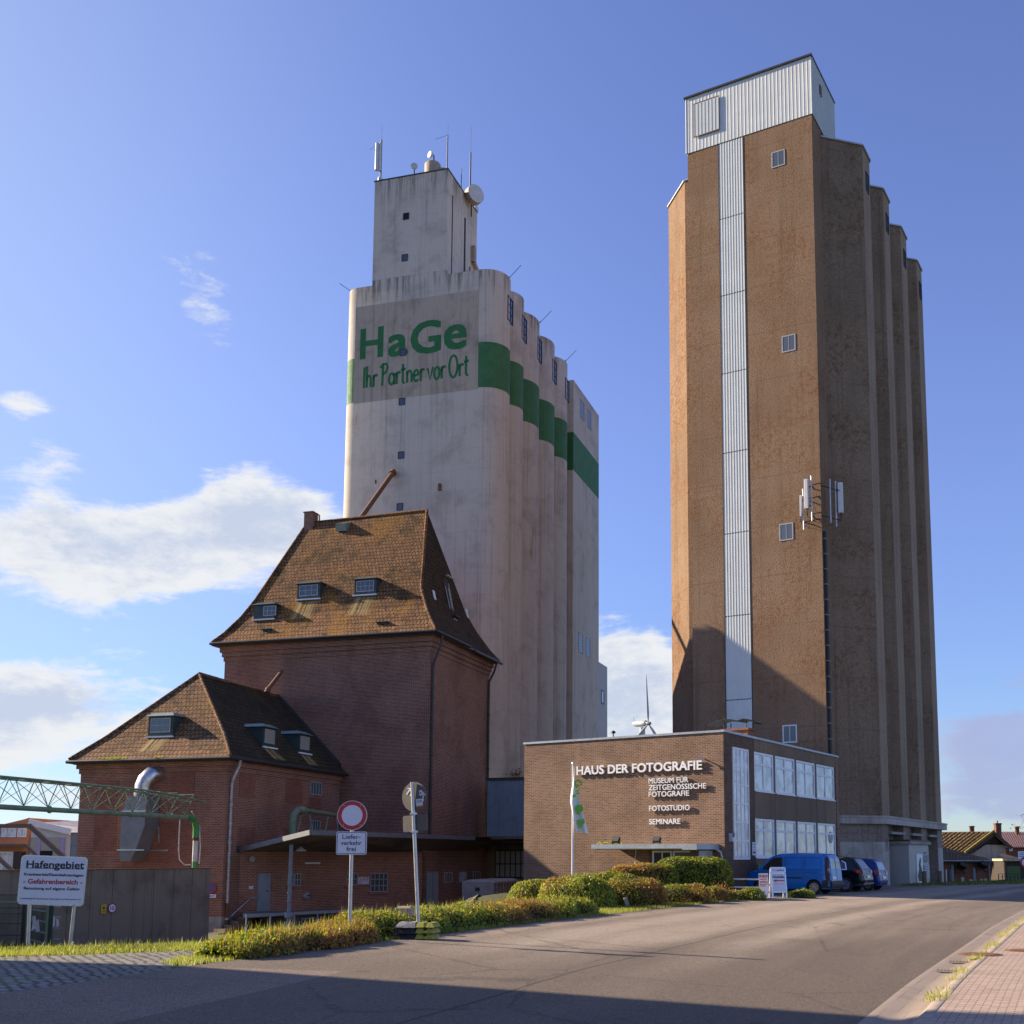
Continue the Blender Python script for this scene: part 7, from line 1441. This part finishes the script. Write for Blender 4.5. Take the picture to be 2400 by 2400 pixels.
c0,c1 = rel_(H(2334,1929,111.73)),rel_(H(2349,1985,111.73)); mb = MB(); mb.box(c0.x,c1.x,c0.y,c0.y+.6,c1.z-.6,c0.z); mb.box(c0.x-.04,c1.x+.04,c0.y-.04,c0.y+.64,c0.z-.18,c0.z); mb.tube([((c0.x+c1.x)/2,c0.y+.3,c0.z),((c0.x+c1.x)/2,c0.y+.3,c0.z+.25)],.06,6); mb.build('chimney','brick_house',bh)
mb = MB(); mb.lathe([(.22,-.6),(.22,.3),(.28,.3),(.28,.4)],tuple(rel_(H(2384,1946,119.34))),'Z',12); mb.build('vent_pipe','rust',br2)
p,q = rel_(H(2366,1988,113.37)),rel_(H(2374,1995,113.37)); MB().box(p.x,q.x,-.08,.02,q.z,p.z).build('wall_hatch','sign_white',bh)
gg = thing('garage','flat roofed garage with a green door at the right edge','garage',H(2385,2066,98.28)); o0 = gg.location
p,q = rel_(H(2358,2014,98.28)),rel_(H(2440,2066,98.28)); mb = MB(); mb.box(p.x,q.x,0,4,-.5,p.z-.1); mb.build('wall','wood_dark',gg); MB().box(p.x-.1,q.x,-.4,4,p.z-.15,p.z+.05).build('roof','beige',gg)
p,q = rel_(H(2361,2030,98.16)),rel_(H(2393,2066,98.16)); MB().box(p.x,q.x,-.06,.01,q.z,p.z).build('door','garage_green',gg)
mb = MB(); mb.add([(rel_(H(2360,2012,98.28)).x,.2,rel_(H(2360,2012,98.28)).z),(rel_(H(2400,2014,98.28)).x,.2,rel_(H(2400,2014,98.28)).z),(rel_(H(2376,2001,98.28)).x,2.2,rel_(H(2376,2001,98.28)).z),(rel_(H(2360,2001,98.28)).x,2.2,rel_(H(2360,2001,98.28)).z)],[(0,1,2,3)]); mb.build('roof_slope','wood_dark',gg)
sgn = thing('road_sign','white plate and round red rimmed sign at the right edge of the photo','road sign',H(2401,2045,62)); o0 = sgn.location
p,q = rel_(H(2392,1996,62)),rel_(H(2412,2012,62)); sgn_z = (p.z+q.z)/2; mb = MB(); plate(mb,.62,.42,.03,-.01,.01,sgn_z); mb.build('plate','sign_white',sgn); mb = MB(); [mb.box(-.24,.2,-.014,-.01,sgn_z+k,sgn_z+k+.03) for k in (.1,0,-.1)]; mb.build('print','sign_blue',sgn)
zc = rel_(H(2404,2021,62)).z; mb = MB(); mb.disc((.1,-.01,zc),.3,.02,28); mb.build('ring','sign_red',sgn); mb = MB(); mb.disc((.1,-.014,zc),.215,.004,28); mb.build('field','sign_white',sgn); MB().tube([(.1,.04,-1.5),(.1,.04,sgn_z+.2)],.035,8).build('pole','sign_pole',sgn)
lf = thing('garden_fence','low dark wire fence before the rendered gable','fence',H(2350,2066,74)); o0 = lf.location
mb = MB(); a,b_ = rel_(H(2340,2050,74)),rel_(H(2395,2050,74))
for k in range(7): x = a.x+(b_.x-a.x)*k/6; mb.box(x-.02,x+.02,-.02,.02,-.2,.5)
for z in (.1,.3,.5): mb.box(a.x,b_.x,-.01,.01,z-.01,z+.01)
mb.build('mesh','dark_metal',lf)
# tree at the right edge, thin autumn crown
tr = thing('autumn_tree','sparse tree with thin twigs and brown autumn leaves at the right edge','tree',H(2452,2062,66)); o0 = tr.location
mb = MB(); mb.tube([(0,0,-.3),(.05,0,1.5),(0,.1,3.2)],[.16,.12,.09],8); mb.build('trunk','bark',tr)
mb = MB(); tips = []
for k in range(46):
    a_ = random.uniform(0,6.28); el_ = random.uniform(.1,1.3); L_ = random.uniform(.9,1.9); st = Vector((0,.1,random.uniform(1.6,3.2))); d_ = Vector((math.cos(a_)*math.cos(el_),math.sin(a_)*math.cos(el_),math.sin(el_)*.8)); pts = [st]
    for j in range(5): pts.append(pts[-1]+d_*L_/5+Vector((random.gauss(0,.05),random.gauss(0,.05),random.gauss(0.0,.05))))
    mb.tube(pts,[.03*(1-j/6) for j in range(6)],4,caps=False); tips += pts[2:]
mb.build('branch','bark',tr,uv=False,fixn=False)
T_ = np.array([tuple(random.choice(tips)) for _ in range(900)]); P = T_+rng.normal(size=T_.shape)*.09; mb = MB(); leaves(mb,P,rng.normal(size=P.shape),.10,np.zeros(len(P),int)); mb.build('crown','leaf_autumn',tr,uv=False,fixn=False)
# ================================================================== background left: workshop buildings
YL = 95.0
ib = thing('workshop','orange tiled workshop with white windows at the left edge far behind','workshop',at(20,2040,YL)); o0 = ib.location
def r3(px,py,Y=YL): return at(px,py,Y)-o0
a,b_ = r3(-120,1935),r3(69,1935); mb = MB(); zb3 = -4; mb.box(a.x,b_.x,0,10,zb3,r3(0,1934).z); mb.add([(a.x,.0,r3(0,1934).z),(b_.x,.0,r3(0,1934).z),(b_.x,.0,r3(0,1916).z),(r3(10,1930).x,.0,r3(0,1934).z)],[(0,1,2,3)]) ; mb.slab([(r3(5,1932).x,-.01,r3(0,1932.5).z),(b_.x,-.01,r3(0,1932.5).z),(b_.x,-.01,r3(0,1917).z)],9.9); mb.build('wall','tile_orange',ib)
MB().box(a.x,b_.x+.2,-.25,.1,r3(0,1937).z,r3(0,1933.5).z).build('gutter','gutter_dark',ib)
for px in (-34,-14,2,19,43): p,q = r3(px,1941),r3(px+(21 if px > 10 else 18),1962); window(ib,MT(p.x,-.06,q.z),q.x-p.x-.05,p.z-q.z,3,1,'window_white','glass_blinds',.08,.05,.06)
MB().box(a.x,r3(62,1980).x,-1.2,.05,r3(0,1984).z,r3(0,1979).z).build('white_canopy','window_white',ib)
for px0,px1 in ((-30,0),(0,37)): p,q = r3(px0,1996),r3(px1,2036); window(ib,MT(p.x,-.3,q.z-1.0),q.x-p.x-.1,p.z-q.z+1.0,3,3,'window_white','glass_blinds',.1,.05,.08)
MB().box(r3(39,2000).x,r3(60,2000).x,-.5,.0,zb3,r3(0,1996).z).build('timber_screen','wood_dark',ib)
ih = thing('workshop_hall','grey panelled hall with pale sloping roof behind the harbour sign','hall',at(120,2040,93)); o0 = ih.location
a,b_ = r3(68,2040,93),r3(160,2040,93); mb = MB(); mb.slab([(a.x,0,-4),(b_.x,0,-4),(b_.x,0,r3(160,1950,93).z),(a.x,0,r3(68,1932,93).z)],14); mb.build('wall','hall_pale',ih)
mb = MB(); c_ = r3(182,1946,100); mb.add([(a.x-.1,-.3,r3(0,1929,93).z),(b_.x+.2,-.3,r3(0,1951,93).z),(b_.x+5,14,r3(0,1951,93).z),(a.x+3,14,r3(0,1929,93).z+.9)],[(0,1,2,3)]); mb.build('roof','metal_roof_pale',ih); MB().beam((a.x-.1,-.35,r3(0,1927,93).z),(b_.x+.2,-.35,r3(0,1949.5,93).z),.15,.5).build('verge','white_paint',ih)
MB().box(a.x,b_.x+6,12,12.5,r3(0,1934,93).z,r3(0,1911,100).z-.2).build('upper_clerestory','cladding_blue',ih)
p,q = r3(73,1963,93),r3(150,2030,93); window(ih,MT(p.x,-.05,q.z-1),q.x-p.x,p.z-q.z+1,4,4,'window_grey','glass_panel',.05,.03,.03,name='door')
for px in (91,145): p = r3(px,1963,93); MB().box(p.x,p.x+.22,-.12,.0,-3.5,p.z).build('stripe','lilac',ih)
p,q = r3(96,1994,93),r3(123,2010,93); MB().box(p.x,q.x,-.12,0,q.z-1,p.z).build('opening','dark_void',ih)
MB().box(b_.x,b_.x+4.5,.1,14,-4,r3(0,1953,93).z).build('end_panel','cladding_blue',ih)
cg = thing('crane_boom','grey brown crane boom slanting down before the grey hall','crane boom',at(69,1936,80)); o0 = cg.location
mb = MB(); mb.beam(r3(68,1934,80),r3(190,2045,80),.3,.3); mb.beam(r3(60,1980,80),r3(110,2030,80),.2,.2); mb.beam(r3(-20,1995,80),r3(30,2042,80),.25,.25); mb.beam(r3(-150,1934,80),r3(70,1935,80),.15,.22); mb.beam(r3(-150,1981,80),r3(62,1981,80),.12,.18); mb.build('boom','boom_grey',cg)
# ================================================================== wind turbine beyond
YT = 420.0
wt = thing('wind_turbine','grey wind turbine seen through the gap between the two silos','wind turbine',at(1507,2010,YT)); o0 = wt.location
def r4(px,py,Y=YT): return at(px,py,Y)-o0
hb = r4(1519.5,1695.5,YT-5); mb = MB(); zt4 = r4(1507,1705).z; mb.tube([(0,0,-6),(0,0,zt4)],[2.3,1.05],18); mb.build('tower','turbine_white',wt)
mb = MB(); n0,n1_ = r4(1484,1697,YT+3),r4(1515,1695,YT-4); d_ = (n1_-n0); mb.tube([n0,n0+d_*.06,n0+d_*.3,n0+d_*.7,n0+d_*.97,n1_],[.3,.85,1.15,1.2,1.15,.95],14); mb.build('nacelle','turbine_white',wt)
mb = MB(); hn = d_.normalized(); mb.tube([n1_,hb,hb+hn*1.2,hb+hn*1.7],[.7,.75,.55,.05],12); mb.build('hub','turbine_dark',wt)
mb = MB(); a = r4(1486,1692,YT+3); mb.tube([a,a+Vector((-.3,0,1.7))],.06,4); mb.tube([a+Vector((.7,0,0)),a+Vector((-.3,0,1.7))],.05,4); mb.build('mast','turbine_dark',wt)
def blade(tip,m_):
    d2 = (tip-hb); L_ = d2.length; d2.normalize(); sd_ = d2.cross(hn).normalized(); mb = MB(); rows_ = []
    for f,c_,th in ((.0,.35,.35),(.06,.4,.35),(.16,.80,.28),(.22,.85,.22),(.5,.6,.14),(.8,.36,.08),(1,.08,.03)):
        q = hb+d2*L_*f; rows_.append([q-sd_*c_*.8+hn*.0,q-hn*th,q+sd_*c_*.7,q+hn*th])
    mb.add([p for r_ in rows_ for p in r_],[(4*i+k,4*i+(k+1)%4,4*i+4+(k+1)%4,4*i+4+k) for i in range(len(rows_)-1) for k in range(4)],0,True); mb.build('blade',m_,wt,uv=False)
LB = (r4(1514.5,1578,YT-5)-hb).length
blade(r4(1514.5,1578,YT-5),'turbine_white'); 
for px,py in ((1497,1724),(1537,1724)): d2 = (r4(px,py,YT-5)-hb).normalized(); blade(hb+d2*LB,'turbine_white')
# ================================================================== unseen warehouse added beyond the left edge to cast the road's shade
FN = Frame(-31,24.75,0)
nb = thing('brick_warehouse','unseen brick warehouse added outside the frame on the near left to shade the road','warehouse',FN.o,-R(15))
mb = MB(); mb.box(-16,0,-40,0,-2.5,26); mb.build('wall','brick_low',nb); mb = MB(); mb.box(-16.3,.3,-40.3,.3,26,26.4); mb.build('roof','zinc',nb)
for k in range(6):
    for z in (2,8,14,20): window(nb,MT(0,-4-k*6,z,True),1.6,2.2,3,3,'window_grey','glass_old',.08,.05,.05)
